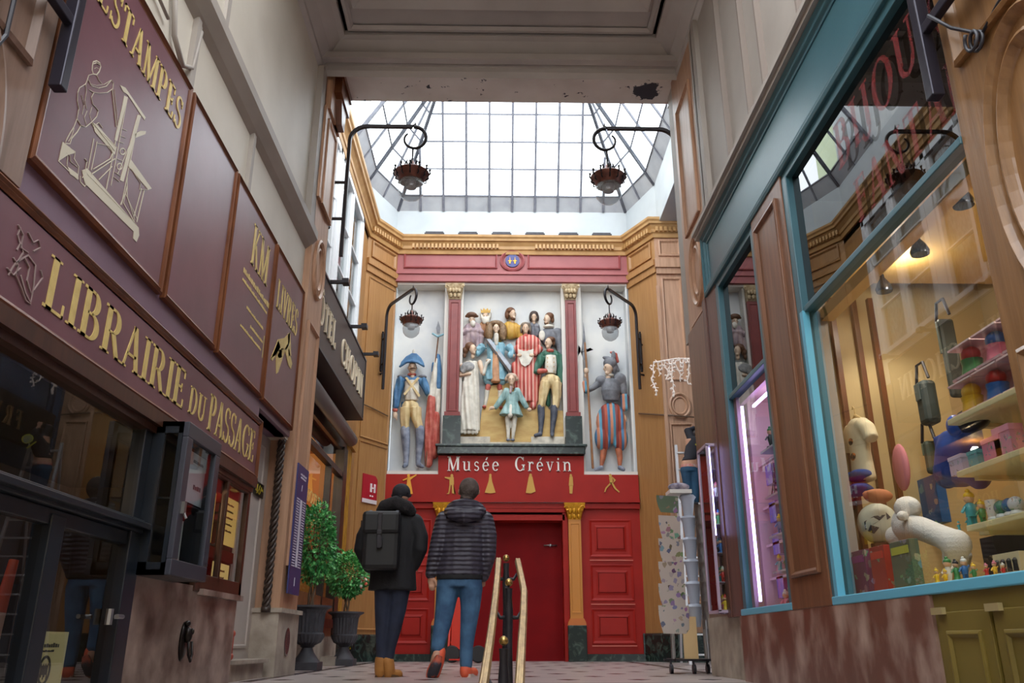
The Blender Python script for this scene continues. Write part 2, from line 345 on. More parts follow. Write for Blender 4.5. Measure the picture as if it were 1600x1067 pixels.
    if c == 'r': return .48, _r(.09,0,.2,X)+_arc(.32,.44,.15,.22,40,160,.07,.08)+_r(.01,X-.04,.2,X)+_r(.02,0,.3,.04)+_r(.36,.5,.45,.62)
    if c == 's': return .46, _arc(.22,.485,.17,.175,20,270,.075,.055)+_arc(.22,.175,.19,.18,-155,90,.075,.055)
    if c == 'v': return .6, _d(.25,0,.06,X,.11)+_d(.28,0,.47,X,.05)+_r(.0,X-.04,.24,X)+_r(.38,X-.04,.58,X)
    if c == 'i': return .32, _r(.1,0,.21,X)+_r(.02,X-.04,.21,X)+_r(.02,0,.29,.04)+_arc(.155,.86,.07,.07,0,360,.07,.07,10)
    if c == 'b': return .6, _r(.08,0,.19,1)+_arc(.3,X/2,.24,X/2,0,360,.1,.06,20)
    if c == '6': return .64, _arc(.32,.32,.28,.32,0,360,.11,.06,22)+_d(.04,.3,.3,1,.12)
    if c == '4': return .66, V(.38,0,1,.12)+_r(.04,.26,.6,.33)+_d(.04,.3,.38,1,.07)
    return .5, _r(.1,0,.4,.1)
def text(mb, fr, s, s0, t0, h, s1=None, n0=0, n1=.006, sp=.04):
    ws = [glyph(c)[0]+sp for c in s]; tot = sum(ws)*h; k = ((s1-s0)/tot) if s1 else 1; x = 0
    for c in s:
        w, ps = glyph(c)
        for q in ps: mb.extr(fr, [(s0+(x+a)*h*k, t0+b*h) for a, b in q], n0, n1)
        x += w+sp
def scribble(mb, fr, s0, t0, w, h, n0, n1, seed=1, words=3, S=1):       # a line of print too small to read
    rr = random.Random(seed); x = s0
    while x < s0+w:
        l = h*rr.uniform(.5, .9); mb.box(fr, x, min(x+l*S, s0+w), t0, t0+h*rr.uniform(.6,1), n0, n1); x += l*1.4
def line(mb, fr, pts, w=.006, n=.004, closed=False):
    mb.tube([fr.p(a, b, n) for a, b in pts], w, 4, closed=closed, flat=1)
PANEL = [(0,0), (.0,.012), (.012,.02), (.024,.012), (.03,.002), (.03,0)]
def raised(mb, fr, a0, a1, b0, b1, n=0, w=.03, d=.02):
    mb.mould(fr, a0, a1, b0, b1, [(0,n), (0,n+d*.6), (w*.4,n+d), (w*.8,n+d*.5), (w,n+.001)])
# ================================================================== SETTING
def struct(mb, name, m, **k): return mb.build(name, m, kind='structure', **k)
YF = 15.2                                     # the museum front
XL, XR = -2.05, 2.05                          # faces of the passage walls
# floors and stairs
TILE = mat('pale floor stone', (176,164,160), .32, rgb2=(150,138,136), vs=2.5, bump=.03, bs=12)
TILED = mat('charcoal floor inset', (70,58,60), .25)
STEPM = mat('worn step stone', (150,138,132), .4, rgb2=(118,108,104), vs=4, bump=.05)
m = MB(); m.box(XYZ, -4.2, 4.2, 6.95, 17.5, -.25, 0); struct(m, 'floor', TILE)
m = MB()
for j in range(11):
    for i in range(9):
        cx, cy = -2.4+i*.6+(.3 if j % 2 else 0), 7.6+j*.72
        m.extr(FU(0), [(cx-.1,cy), (cx,cy-.1), (cx+.1,cy), (cx,cy+.1)], -.002, .0015)
for x in (-2.0, 2.2): m.box(XYZ, x-.05, x+.05, 7.2, 15, -.002, .0015)
struct(m, 'floor_inlay', TILED)
m = MB()
for i in range(8):
    y1 = 6.95-i*.4; z1 = -.15*(i+1); m.box(XYZ, -2.05, 2.05, y1-.4, y1, -1.6, z1); m.box(XYZ, -2.05, 2.05, y1-.43, y1-.36, z1-.04, z1+.002)
m.box(XYZ, -2.05, 2.05, 6.9, 6.96, -.05, .003)
struct(m, 'floor_steps', STEPM)
m = MB(); m.box(XYZ, -3.6, 3.6, -6, 3.75, -1.5, -1.2); struct(m, 'floor_lower', TILE)
# near passage walls
m = MB()
m.box(XYZ, -3.6, -2.16, -6, 2.0, -1.2, 6.6)
m.box(XYZ, -3.6, -2.12, 2.0, 7.0, 1.52, 6.9); m.box(XYZ, -3.6, -2.12, 7.0, 8.3, 2.21, 6.9); m.box(XYZ, -2.2, -2.075, 1.9, 3.2, 1.5, 3.4)
m.box(XYZ, -3.6, -2.12, 6.96, 7.0, -1.2, 1.6)
m.box(XYZ, -3.6, -2.32, 7.0, 9.0, -.2, 2.2)
struct(m, 'wall_left', CREAM)
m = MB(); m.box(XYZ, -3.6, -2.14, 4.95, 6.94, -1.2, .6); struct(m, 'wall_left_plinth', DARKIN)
m = MB(); m.box(XYZ, 2.12, 3.6, 2.0, 8.9, 3.46, 6.9); m.box(XYZ, 2.16, 3.6, -6, 2.0, -1.2, 6.6)
m.box(XYZ, 2.12, 2.2, 5.2, 5.93, -.6, 3.46)
struct(m, 'wall_right', CREAM2)
m = MB(); m.box(XYZ, 2.07, 3.6, 7.2, 8.58, .5, 3.46); struct(m, 'wall_right_core', BROWN)
m = MB(); m.box(XYZ, -3.6, 3.6, -6.3, -6, -1.2, 6); struct(m, 'wall_rear', WARMIN)
# ledges and battens of the upper walls
m = MB(); m.run([(-2.12,2.0), (-2.12,8.32)], [(0,4.34), (.05,4.38), (.12,4.46), (.12,4.55), (.06,4.6), (0,4.6)], flip=1); struct(m, 'trim_1', CREAM2)
m = MB()
for y in (4.75, 6.15): m.box(FL(-2.12), y-.03, y+.03, 3.82, 4.36, 0, .04); m.box(FL(-2.12), y+.05, y+.08, 3.82, 4.36, 0, .025)
m.box(FL(-2.12), 8.12, 8.32, 4.6, 6.62, 0, .07)
for y in (3.3, 5.2): m.box(FL(-2.12), y, y+.07, 4.6, 6.6, 0, .03)
struct(m, 'trim_2', CREAM2)
m = MB()
for y in (3.1, 3.9, 4.7, 5.5, 5.9, 6.55, 7.45): m.box(FR(2.12), y-.014, y+.014, 4.14, 6.6, 0, .05)
struct(m, 'trim_3', mat('taupe batten', (140,128,120), .6))
m = MB(); m.box(FR(2.12), 7.3, 7.54, 4.16, 6.62, 0, .05); struct(m, 'trim_6', CREAM2)
m = MB(); m.tube([(-2.09,4.3,4.3), (-2.09,4.42,3.95), (-2.09,4.6,3.86), (-2.09,4.74,3.95), (-2.09,4.8,4.3)], .018, 8)
m.tube([(-2.1,3.0,4.05), (-2.1,3.9,4.05), (-2.09,4.3,3.98)], .012, 6)
tag(m.build('conduit_pipe', CREAM2, smooth=True), 'cream painted conduit pipe curling on the wall above the plum sign', 'pipe')
# ceiling of the near bay
m = MB()
m.box(XYZ, -2.2, 2.4, 5.0, 8.44, 7.02, 7.12); m.box(XYZ, -2.2, 2.4, 5.0, 5.2, 6.7, 7.1)
m.mould(FD(7.0), -2.12, 2.12, 5.3, 8.3, [(0,.4), (.04,.34), (.04,.28), (.12,.16), (.24,.06), (.3,.04), (.3,-.02), (.4,-.02)])
m.mould(FD(7.0), -1.82, 1.82, 5.6, 8.0, [(.05,0), (.05,.03), (.09,.035), (.12,.0)])
m.mould(FD(7.0), -1.85, 1.85, 5.6, 7.75, [(.15,0), (.2,.06), (.3,.02), (.34,0)])
m.box(XYZ, -2.2, 2.4, 8.18, 8.44, 6.78, 7.4)
m.box(XYZ, -2.2, 2.4, 8.1, 8.2, 6.72, 6.8)
struct(m, 'ceiling', CEILM)
# peeling paint on the arch soffit
def peel():
    mt = mat('peeling soffit paint', (238,232,226), .7, rgb2=(222,214,206), vs=2); N = mt.node_tree.nodes; L = mt.node_tree.links; B = N['Principled BSDF']
    src = B.inputs['Base Color'].links[0].from_socket
    g = N.new('ShaderNodeNewGeometry'); n1 = N.new('ShaderNodeTexNoise'); n1.inputs['Scale'].default_value = 6.5; n1.inputs['Detail'].default_value = 7; n1.inputs['Roughness'].default_value = .65
    L.new(g.outputs['Position'], n1.inputs[0])
    mp = N.new('ShaderNodeMapping'); mp.inputs['Location'].default_value = (-1.82*2.6, -8.76*2.6, -6.78*2.6); mp.inputs['Scale'].default_value = (2.6, 2.6, 2.6); L.new(g.outputs['Position'], mp.inputs[0])
    ln = N.new('ShaderNodeVectorMath'); ln.operation = 'LENGTH'; L.new(mp.outputs[0], ln.inputs[0])
    a = N.new('ShaderNodeMath'); a.operation = 'MULTIPLY_ADD'; a.inputs[1].default_value = 1.1; L.new(n1.outputs['Fac'], a.inputs[0]); L.new(ln.outputs['Value'], a.inputs[2])
    l1 = N.new('ShaderNodeMath'); l1.operation = 'LESS_THAN'; l1.inputs[1].default_value = .98; L.new(a.outputs[0], l1.inputs[0])
    l2 = N.new('ShaderNodeMath'); l2.operation = 'GREATER_THAN'; l2.inputs[1].default_value = .64; L.new(n1.outputs['Fac'], l2.inputs[0])
    mx = N.new('ShaderNodeMath'); mx.operation = 'MAXIMUM'; L.new(l1.outputs[0], mx.inputs[0]); L.new(l2.outputs[0], mx.inputs[1])
    r = N.new('ShaderNodeMixRGB'); L.new(mx.outputs[0], r.inputs[0]); L.new(src, r.inputs[1]); r.inputs[2].default_value = (*lin((62,62,72)), 1); L.new(r.outputs[0], B.inputs['Base Color'])
    return mt
m = MB(); m.box(XYZ, -2.2, 2.5, 8.44, 9.02, 6.78, 7.4); struct(m, 'ceiling_beam', peel())
m = MB(); m.box(XYZ, -3.6, -2.05, 8.9, 9.02, 6.7, 7.4); m.box(XYZ, 2.3, 3.9, 8.9, 9.02, 6.7, 7.4); struct(m, 'wall_above', CREAM)
# ------------------------------------------------------------------ hall walls
CHL, CHR = (-2.5,14.4), (2.96,14.4); FA, FB_ = (-2.03,YF), (2.55,YF)
m = MB()
m.box(XYZ, -2.75, -2.5, 13.35, 14.45, 0, 7.9)
m.box(XYZ, -2.75, -2.5, 9.0, 14.45, 7.5, 7.9)
m.box(XYZ, -2.75, -2.5, 9.0, 9.25, 0, 7.9)
m.box(XYZ, -2.75, -2.5, 9.0, 13.4, 3.4, 4.75)
struct(m, 'wall_hall_left', OAK)
fl = FAB(CHL, FA); wl = (Vector(FA)-Vector(CHL)).length
m = MB(); m.box(fl, 0, wl, .42, 7.66, -.3, 0)
m.mould(fl, .12, wl-.05, 7.22, 7.56, [(0,0), (0,.03), (.03,.035), (.06,.0)])
m.box(fl, -.02, wl, 7.02, 7.14, 0, .07); m.box(fl, -.02, wl, 6.88, 7.02, 0, .035)
m.mould(fl, .1, wl-.02, 3.72, 6.8, [(0,0), (0,.02), (.015,.02), (.03,0)])
m.mould(fl, .1, wl-.02, .5, 3.66, [(0,0), (0,.02), (.015,.02), (.03,0)])
struct(m, 'wall_corner_left', OAK)
fr = FAB(FB_, CHR); wr = (Vector(FB_)-Vector(CHR)).length
m = MB(); m.box(fr, 0, wr, .42, 7.66, -.3, 0)
m.mould(fr, .08, wr-.1, 7.22, 7.56, [(0,0), (0,.03), (.03,.035), (.06,.0)])
m.box(fr, 0, wr+.02, 7.02, 7.14, 0, .07); m.box(fr, 0, wr+.02, 6.88, 7.02, 0, .035)
struct(m, 'wall_corner_right', OAK)
# frontal pilaster bay right of the museum
fp = FF(14.4)
m = MB(); m.box(fp, 2.96, 3.52, .42, 7.66, -.4, 0)
m.mould(fp, 3.03, 3.46, 7.22, 7.56, [(0,0), (0,.03), (.03,.035), (.06,.0)])
m.box(fp, 2.94, 3.56, 6.96, 7.14, 0, .09); m.box(fp, 2.96, 3.54, 6.84, 6.96, 0, .05)
m.mould(fp, 3.05, 3.42, 4.75, 6.76, [(0,0), (0,.03), (.02,.035), (.045,.0)])
m.ringm(fp, 3.235, 4.28, .2, .24, [(0,0), (0,.03), (.025,.04), (.05,.02), (.05,0)])
m.ringm(fp, 3.235, 4.28, .14, .17, [(0,0), (0,.02), (.02,.025), (.04,.0)])
m.mould(fp, 3.03, 3.44, .9, 3.95, [(0,0), (0,.03), (.02,.035), (.045,.0)])
m.box(fp, 2.94, 3.0, .42, 6.6, 0, .04)
struct(m, 'wall_bay_right', OAKR)
m = MB(); m.box(XYZ, 3.52, 3.62, 14.3, 14.9, 0, 7.5); m.box(XYZ, 3.9, 4.1, 9.0, 15.0, 0, 7.9); struct(m, 'wall_hall_right', mat('blue grey hall wall', (70,92,120), .4, rgb2=(54,72,98), vs=1.5))
m = MB(); m.lathe((3.72,14.35,.4), [(.07,0), (.06,.3), (.055,6.0)], 16); tag(m.build('drain_pipe', mat('dark blue pipe', (40,56,80), .35), smooth=40), 'dark blue downpipe standing at the right edge of the hall', 'pipe')
m = MB(); m.lathe((3.62,14.2,6.25), [(.05,0), (.06,.1), (.1,.2), (.12,.32), (.12,.36)], 12); struct(m, 'trim_capital', GILT, smooth=40)
# marble skirting of the hall
m = MB()
m.run([(-2.5,13.3), (-2.5,14.4), (-2.03,YF), (-1.97,YF)], [(-.02,0), (.04,0), (.04,.4), (.02,.43), (-.02,.43)])
m.run([(2.5,YF), (2.55,YF), (2.96,14.4), (3.52,14.4)], [(-.02,0), (.05,0), (.05,.42), (.02,.45), (-.02,.45)])
struct(m, 'baseboard_hall', GREENM)
# cornice all round the hall
prof = [(-.05,7.66), (.03,7.66), (.05,7.69), (.07,7.7), (.08,7.76), (.13,7.83), (.17,7.84), (.18,7.88), (.21,7.91), (.22,7.95), (-.05,7.95)]
m = MB(); m.run([(-2.5,9.0), (-2.5,14.4), (-2.03,YF), (2.55,YF), (2.96,14.4), (3.9,14.4)], prof)
prof2 = [(0,7.6), (.04,7.6), (.06,7.66), (0,7.66)]
m.run([(-2.5,9.0), (-2.5,14.4), (-2.03,YF), (2.55,YF), (2.96,14.4), (3.9,14.4)], prof2)
struct(m, 'trim_cornice', GOLDW)
m = MB()
for a, b in (((-2.5,14.4),(-2.03,YF)), ((-1.75,YF),(.0,YF)), ((.7,YF),(2.3,YF)), ((2.55,YF),(2.96,14.4)), ((2.96,14.4),(3.55,14.4))):
    f = FAB(a, b); l = (Vector(b)-Vector(a)).length; k = int(l/.075)
    for i in range(k): m.box(f, (i+.2)*l/k, (i+.75)*l/k, 7.7, 7.79, .06, .13)
struct(m, 'trim_dentils', GOLDW)
# white attic band above the cornice
m = MB(); m.run([(-2.6,9.0), (-2.6,14.45), (-2.13,15.6), (2.65,15.6), (3.05,14.45), (3.05,9.0)], [(0,7.9), (0,8.8), (-.25,8.8), (-.25,7.9)])
struct(m, 'wall_attic', WHITEP)
m = MB(); m.box(XYZ, -3.6, -2.55, 8.9, 15.9, 7.88, 7.94); m.box(XYZ, 3.05, 4.2, 8.9, 15.9, 7.88, 7.94); m.box(XYZ, -3.6, 4.2, 15.85, 16.2, 3.0, 8.8); m.box(XYZ, -3.6, -1.2, 15.85, 16.2, 0, 3.0); m.box(XYZ, 1.6, 4.2, 15.85, 16.2, 0, 3.0)
m.box(XYZ, -3.6, 4.2, 15.22, 15.75, 7.6, 7.94)
m.box(XYZ, -3.6, 4.2, 15.35, 17.5, 2.9, 3.0)
struct(m, 'wall_back', WHITEP)
# ------------------------------------------------------------------ glass roof
STEELW = mat('pale grey roof iron', (112,114,124), .5, rgb2=(92,94,104), vs=12)
OPAL = mat('grey lower roof panel', (168,170,174), .6, rgb2=(150,152,158), vs=3)
base = [(-2.6,9.0), (-2.6,14.45), (-2.13,15.6), (2.65,15.6), (3.05,14.45), (3.05,9.0)]
def offs(d):
    n = len(base); P = [Vector(q) for q in base]; out = []
    for i in range(n):
        ds = ([(P[i]-P[i-1]).normalized()] if i else []) + ([(P[i+1]-P[i]).normalized()] if i < n-1 else [])
        ns = [Vector((e.y, -e.x)) for e in ds]; mm = sum(ns, Vector((0,0))).normalized(); out.append(P[i] + mm*(d/max(.4, mm.dot(ns[0]))))
    return out
def roofp(i, fr_, d):
    o = offs(d); q = o[i].lerp(o[i+1], fr_); return Vector((q.x, q.y, 8.8+d/.62))
NS = [2, 2, 10, 2, 6]
def roofx(x, d):
    o = offs(d); a, b = o[2], o[3]; t = (x-a.x)/(b.x-a.x); return (t, Vector((x, a.y+(b.y-a.y)*t, 8.8+d/.62)))
base[0] = (-2.6,12.9)
fm = MB(); gm = MB(); om = MB(); D0, D1, D2 = 0, .17, 2.2
for i in range(5):
    for j in range(NS[i]+1):
        big = j in (0, NS[i])
        if i == 2 and not big:
            x = -2.13+4.78*j/10; pts = [q for t, q in (roofx(x, d*.1) for d in range(23)) if 0 <= t <= 1]
            fm.tube([pts[0], pts[-1]], .034, 4); continue
        fm.tube([roofp(i, j/NS[i], d) for d in (D0, D1, 1.2, D2)], .04 if big else .026, 4, caps=False)
    for d in (D1, .46, .75, 1.04, 1.33, 1.62, 1.9): fm.tube([roofp(i, 0, d), roofp(i, 1, d)], .02, 4)
    gm.add([roofp(i,0,D1), roofp(i,1,D1), roofp(i,1,D2), roofp(i,0,D2)], [(0,1,2,3)])
    om.add([roofp(i,0,D0), roofp(i,1,D0), roofp(i,1,D1), roofp(i,0,D1)], [(0,1,2,3)])
struct(fm, 'window_1', STEELW); struct(gm, 'window_2', ROOFG); struct(om, 'trim_4', OPAL)
# what stands outside beyond the glass
m = MB(); m.box(XYZ, -3.2, -2.62, 9.0, 14.4, 8.8, 14)
tag(m.build('brick_tower', mat('white painted brick', (225,228,226), .6, rgb2=(205,210,212), vs=6, bump=.5, bs=12, bst=(1,1,3))), 'white painted brick tower outside the glass roof at upper left', 'tower')
m = MB(); m.box(XYZ, -6.5, -4.2, 17, 19, 0, 15.2); m.k = 1; m.box(XYZ, -4.22, -4.12, 16.94, 17.06, 8, 14.4); m.k = 2; m.box(XYZ, -6.4, -5.2, 16.95, 17, 12, 14.2)
tag(m.build('neighbour_building', [mat('pale green render', (196,206,170), .7), mat('red drain pipe', (214,70,40), .5), mat('grey zinc', (150,152,150), .5)]), 'pale green building with a red edge seen through the roof glass', 'building')
# zinc strips behind the cornice
for i in range(6):
    x = -1.32+i*.68
    m = MB(); m.box(FF(15.3), x-.2, x+.2, 8.09, 8.12, -.05, .06); m.box(FF(15.3), x-.17, x-.14, 7.94, 8.1, 0, .03); m.box(FF(15.3), x+.14, x+.17, 7.94, 8.1, 0, .03)
    m.box(FF(15.3), x-.18, x+.18, 8.12, 8.15, -.03, .05)
    tag(m.build('roof_floodlight', BLACKM), 'flat dark floodlight strip standing on the cornice before the white attic', 'floodlight', 'floodlights along the cornice')
# ------------------------------------------------------------------ wooden piers
f = FL(-2.05)
m = MB(); m.box(XYZ, -2.3, -2.05, 8.3, 9.02, .6, 6.78)
m.box(f, 8.3, 9.02, 5.0, 6.2, 0, .03); m.box(f, 8.36, 8.96, 6.2, 6.78, 0, .06)
m.mould(f, 8.42, 8.9, 4.98, 6.1, [(0,.03), (0,.05), (.02,.05), (.04,.03)])
m.mould(f, 8.4, 8.92, 1.0, 3.55, [(0,0), (0,.025), (.02,.03), (.04,.0)])
m.ringm(f, 8.66, 4.25, .25, .36, [(0,0), (0,.03), (.025,.04), (.05,.02), (.05,0)])
m.ringm(f, 8.66, 4.25, .17, .26, [(0,0), (0,.02), (.02,.025), (.04,.0)])
struct(m, 'wall_pier_left', OAKR)
m = MB(); m.box(XYZ, -2.36, -2.03, 8.22, 9.06, 0, .58); m.box(XYZ, -2.36, -2.0, 8.2, 9.08, .56, .6)
m.k = 1; m.ringm(FL(-2.03), 8.62, .3, .1, .13, [(0,0), (0,.006), (.02,.008), (.1,.003)], 24)
struct(m, 'wall_pier_base', [STONE, TILED])
f = FR(2.1)
m = MB(); m.box(XYZ, 2.1, 2.5, 7.55, 8.6, .5, 6.78); m.box(XYZ, 2.3, 2.6, 8.5, 9.02, 0, 6.78)
m.ringm(f, 8.05, 4.0, .26, .4, [(0,0), (0,.03), (.025,.04), (.05,.02), (.05,0)])
m.ringm(f, 8.05, 4.0, .17, .28, [(0,0), (0,.02), (.02,.025), (.04,.0)])
m.mould(f, 7.75, 8.4, 4.55, 6.2, [(0,0), (0,.025), (.02,.03), (.04,.0)])
m.mould(f, 7.75, 8.4, .8, 3.5, [(0,0), (0,.025), (.02,.03), (.04,.0)])
struct(m, 'wall_pier_right', OAKR)
m = MB(); m.box(XYZ, 2.06, 2.5, 7.18, 8.6, -.1, .52); struct(m, 'wall_pier_base', STONE)
# carved wooden brackets right under the beam
for nm, x0, x1, s in (('bracket_left', -2.05, -1.9, 'left'), ('bracket_right', 2.15, 2.3, 'right')):
    a, b = (x0, x1)
    m = MB(); m.box(XYZ, a, b, 8.46, 9.0, 6.5, 6.78); m.box(XYZ, a-.02, b+.02, 8.44, 9.0, 6.7, 6.78); m.extr(Fr((a,0,0),(0,1,0),(0,0,1),(1,0,0)), [(8.6,6.5),(8.9,6.5),(8.86,6.2),(8.7,6.2)], .02, b-a-.02)
    struct(m, 'trim_'+nm, FRAMEBR)
# ================================================================== LEFT BOOKSHOP
f = FL(-2.05)
SIGNPROF = [(0,-.02), (0,.02), (.01,.026), (.02,.016), (.03,.022), (.042,.014), (.05,.013), (.05,0)]
# big upper sign of four panels
root = thing('shop_sign', (-2.05,5.65,2.26), 'tall plum shop sign of four panels with a printing press drawing and gold lettering', 'sign')
divs = [3.17, 4.7, 5.72, 6.96, 8.1]
for i in range(4):
    a, b = divs[i]+(.02 if i else 0), divs[i+1]-(.0 if i == 3 else .02)
    m = MB(); m.box(f, a+.03, b-.03, 2.31, 3.69, -.05, .012); p = m.build('sign_panel', PURPLE, root)
    m = MB(); m.mould(f, a, b, 2.26, 3.74, SIGNPROF); m.build('panel_frame', FRAMEBR, root)
    t = MB()
    if i == 0:
        A, B_ = onx(150,22,XL), onx(287,196,XL)
        text(t, f, 'ESTAMPES', 3.42, 3.34, .22, 4.6, .012, .017)
        t.build('lettering', GLETTER, p)
        d = MB(); H_ = lambda u, v: (lambda q: (q.y, q.z))(onx(60+u/3.335, 80+v/3.335, XL))
        def ln(pts, w=.007): d.tube([f.p(*H_(*q), .013) for q in pts], w*.62, 4, flat=.4)
        def fill(pts): d.extr(f, [H_(*q) for q in pts], .011, .0145)
        # worker: head, back, arms, legs
        ln([(268,75),(272,55),(290,50),(306,60),(312,80),(304,105),(290,122),(272,118),(266,98),(268,75)]); ln([(278,90),(290,84),(300,92)], .004); ln([(272,66),(288,60),(304,70)], .008)
        ln([(272,118),(248,125),(240,150),(232,170),(200,190),(190,215),(188,260),(196,300),(186,350),(205,385),(232,395),(262,370),(290,340),(298,310),(282,290),(268,275),(262,240),(275,215)], .006)
        ln([(246,150),(262,180),(300,192),(340,182),(366,150),(378,165),(374,195),(345,215),(300,218),(268,212),(250,200)], .006); ln([(255,170),(290,178),(330,172),(362,152)], .004)
        ln([(232,170),(236,210),(228,260),(236,300)], .004); ln([(210,230),(224,280),(214,330)], .004); ln([(240,310),(225,345),(236,385)], .004); ln([(266,290),(252,330),(262,362)], .004); ln([(290,125),(300,150),(318,170)], .005)
        ln([(188,350),(170,395),(148,430),(132,460),(124,480),(150,482),(158,455),(188,420),(208,386)], .006); ln([(262,370),(270,392),(300,372),(320,400)], .006); ln([(172,400),(160,440),(142,470)], .004)
        fill([(112,474),(148,500),(176,530),(140,540),(90,572),(100,520)]); fill([(136,600),(190,640),(194,668),(150,640)])
        ln([(112,474),(90,572),(190,668),(196,600),(172,560),(178,525),(140,500),(112,474)], .006); ln([(130,530),(150,545),(152,575),(190,605)], .005); ln([(138,545),(134,600)], .005)
        # press frame
        fill([(436,232),(452,240),(396,470),(384,462)]); fill([(412,176),(440,190),(546,345),(540,360),(452,226),(430,212)]); fill([(505,330),(522,336),(430,680),(412,672)])
        ln([(436,232),(340,720)], .008); ln([(452,240),(365,700)], .006); ln([(515,330),(420,800)], .007); ln([(500,400),(400,640)], .005)
        fill([(268,372),(290,382),(394,500),(384,540),(280,420)]); fill([(490,430),(520,415),(548,416),(545,432),(490,452)]); fill([(466,560),(578,715),(560,722),(456,600)])
        ln([(268,372),(384,520)], .008); ln([(290,400),(394,500)], .006); ln([(370,195),(392,395)], .008); ln([(382,200),(402,390)], .004)
        for a_, b2 in (((425,405),(448,415)), ((414,440),(440,452)), ((404,470),(432,480)), ((392,560),(425,570)), ((384,630),(414,650)), ((380,655),(408,680))): ln([a_, b2], .006)
        for c_ in ((426,522),(410,600)): ln([(c_[0]+14*math.cos(k*PI/5), c_[1]+16*math.sin(k*PI/5)) for k in range(10)]+[(c_[0]+14,c_[1])], .007)
        fill([(212,622),(240,610),(510,920),(512,960),(498,994),(480,975),(484,940),(228,690)]); ln([(240,640),(500,905)], .006)
        ln([(204,650),(204,680),(226,704),(238,690)], .007); ln([(275,455),(245,612)], .007); ln([(292,470),(262,620)], .006); ln([(292,480),(352,492),(372,530),(360,560),(270,615)], .008); ln([(262,640),(384,560)], .009); ln([(300,670),(370,600)], .007)
        ln([(540,720),(500,890)], .009); ln([(525,715),(484,868)], .007); ln([(450,650),(450,760),(490,880)], .007); ln([(450,700),(430,790),(488,890)], .008); ln([(470,610),(520,690),(515,720),(560,722)], .006); ln([(414,800),(440,740),(500,870)], .006)
        ln([(228,560),(238,575),(226,640),(214,660)], .007)
        d.build('printing_press_drawing', IVORY, p)
    if i == 2:
        text(t, f, 'KM', 6.26, 3.22, .36, 6.78, .012, .017); t.build('lettering', GLETTER, p); t = MB(); scribble(t, f, 6.12, 3.07, .78, .05, .012, .015, 3); scribble(t, f, 6.12, 3.0, .74, .03, .012, .015, 4)
        scribble(t, f, 6.3, 2.83, .5, .025, .012, .015, 5); scribble(t, f, 6.45, 2.72, .38, .025, .012, .015, 6); scribble(t, f, 6.2, 2.64, .6, .025, .012, .015, 7); t.box(f, 6.86, 6.868, 2.6, 2.8, .012, .015)
        t.build('small_print', GLETTER, p)
    if i == 3:
        text(t, f, 'LIVRES', 7.12, 3.18, .28, 7.95, .012, .017); t.build('lettering', GLETTER, p)
        H2 = lambda u, v: (lambda q: (q.y, q.z))(onx(340+u/4.107, 400+v/4.107, XL)); d = MB()
        for pts in ([(330,660),(378,535),(420,525),(455,490),(450,560),(432,600),(400,600)], [(330,660),(342,672),(392,585),(380,540)], [(365,650),(400,590),(425,600),(378,745),(366,755)], [(420,600),(440,560),(468,690),(460,725),(445,700)], [(370,640),(385,655),(400,650),(402,600),(384,600)], [(440,500),(456,490),(462,640),(445,640)]):
            d.extr(f, [H2(*q) for q in pts], .012, .0165)
        d.build('pointing_hand_emblem', GLETTER, p)
# mauve fascia between the boards
m = MB(); m.box(XYZ, -2.2, -2.06, 2.0, 7.02, 2.04, 2.3); m.box(XYZ, -2.3, -2.06, 7.0, 8.12, 2.2, 2.3); m.box(XYZ, -2.2, -2.1, 3.1, 8.12, 2.2, 3.8); struct(m, 'trim_fascia', PURPLE2)
# name board
root = thing('shop_sign', (-2.05,4.5,1.56), 'long plum name board with large gold lettering LIBRAIRIE DU PASSAGE', 'sign')
m = MB(); m.box(f, 1.9, 6.97, 1.62, 2.02, -.05, .02); m.build('sign_panel', PURPLE, root)
m = MB(); m.mould(f, 1.8, 7.02, 1.57, 2.08, [(0,-.02), (0,.032), (.012,.04), (.022,.028), (.032,.034), (.042,.024), (.05,.022), (.05,.018)]); m.build('panel_frame', FRAMEBR, root)
t = MB(); LA, LB = onx(58,492,XL).y, onx(262,648,XL).y
E1 = onx(384,722,XL).y; D0_, D1_ = onx(266,640,XL).y, onx(306,655,XL).y
for w_, a_, z_, h_, b_ in (('LIBRAIRIE',3.47,1.70,.25,5.26), ('DU',5.33,1.71,.18,5.66), ('PASSAGE',5.72,1.69,.26,6.9)):
    t = MB(); text(t, f, w_, a_, z_, h_, b_, .02, .024, .02); t.build('lettering', GLETTER, root)
d = MB(); rr = random.Random(4); H3 = lambda u, v: (lambda q: (q.y, q.z))(onx(u/2.54, 300+v/2.54, XL))
for pts in ([(10,330),(40,280),(90,250),(120,290),(112,380),(100,440),(80,400),(60,330)], [(50,130),(70,170),(60,220),(90,240)], [(90,160),(110,200),(130,190),(138,220),(110,235)], [(40,290),(70,240),(60,200),(45,230)], [(140,310),(148,340),(112,390)], [(5,300),(30,330),(60,300)], [(75,260),(95,300),(85,350),(100,400)], [(60,140),(48,170),(56,200)], [(30,260),(50,290),(40,330),(62,380),(80,430),(100,445)]):
    d.tube([f.p(*H3(*q), .023) for q in pts], .005, 4, flat=.6)
d.build('scroll_ornament', mat('faded line paint', (150,130,128), .5), root)
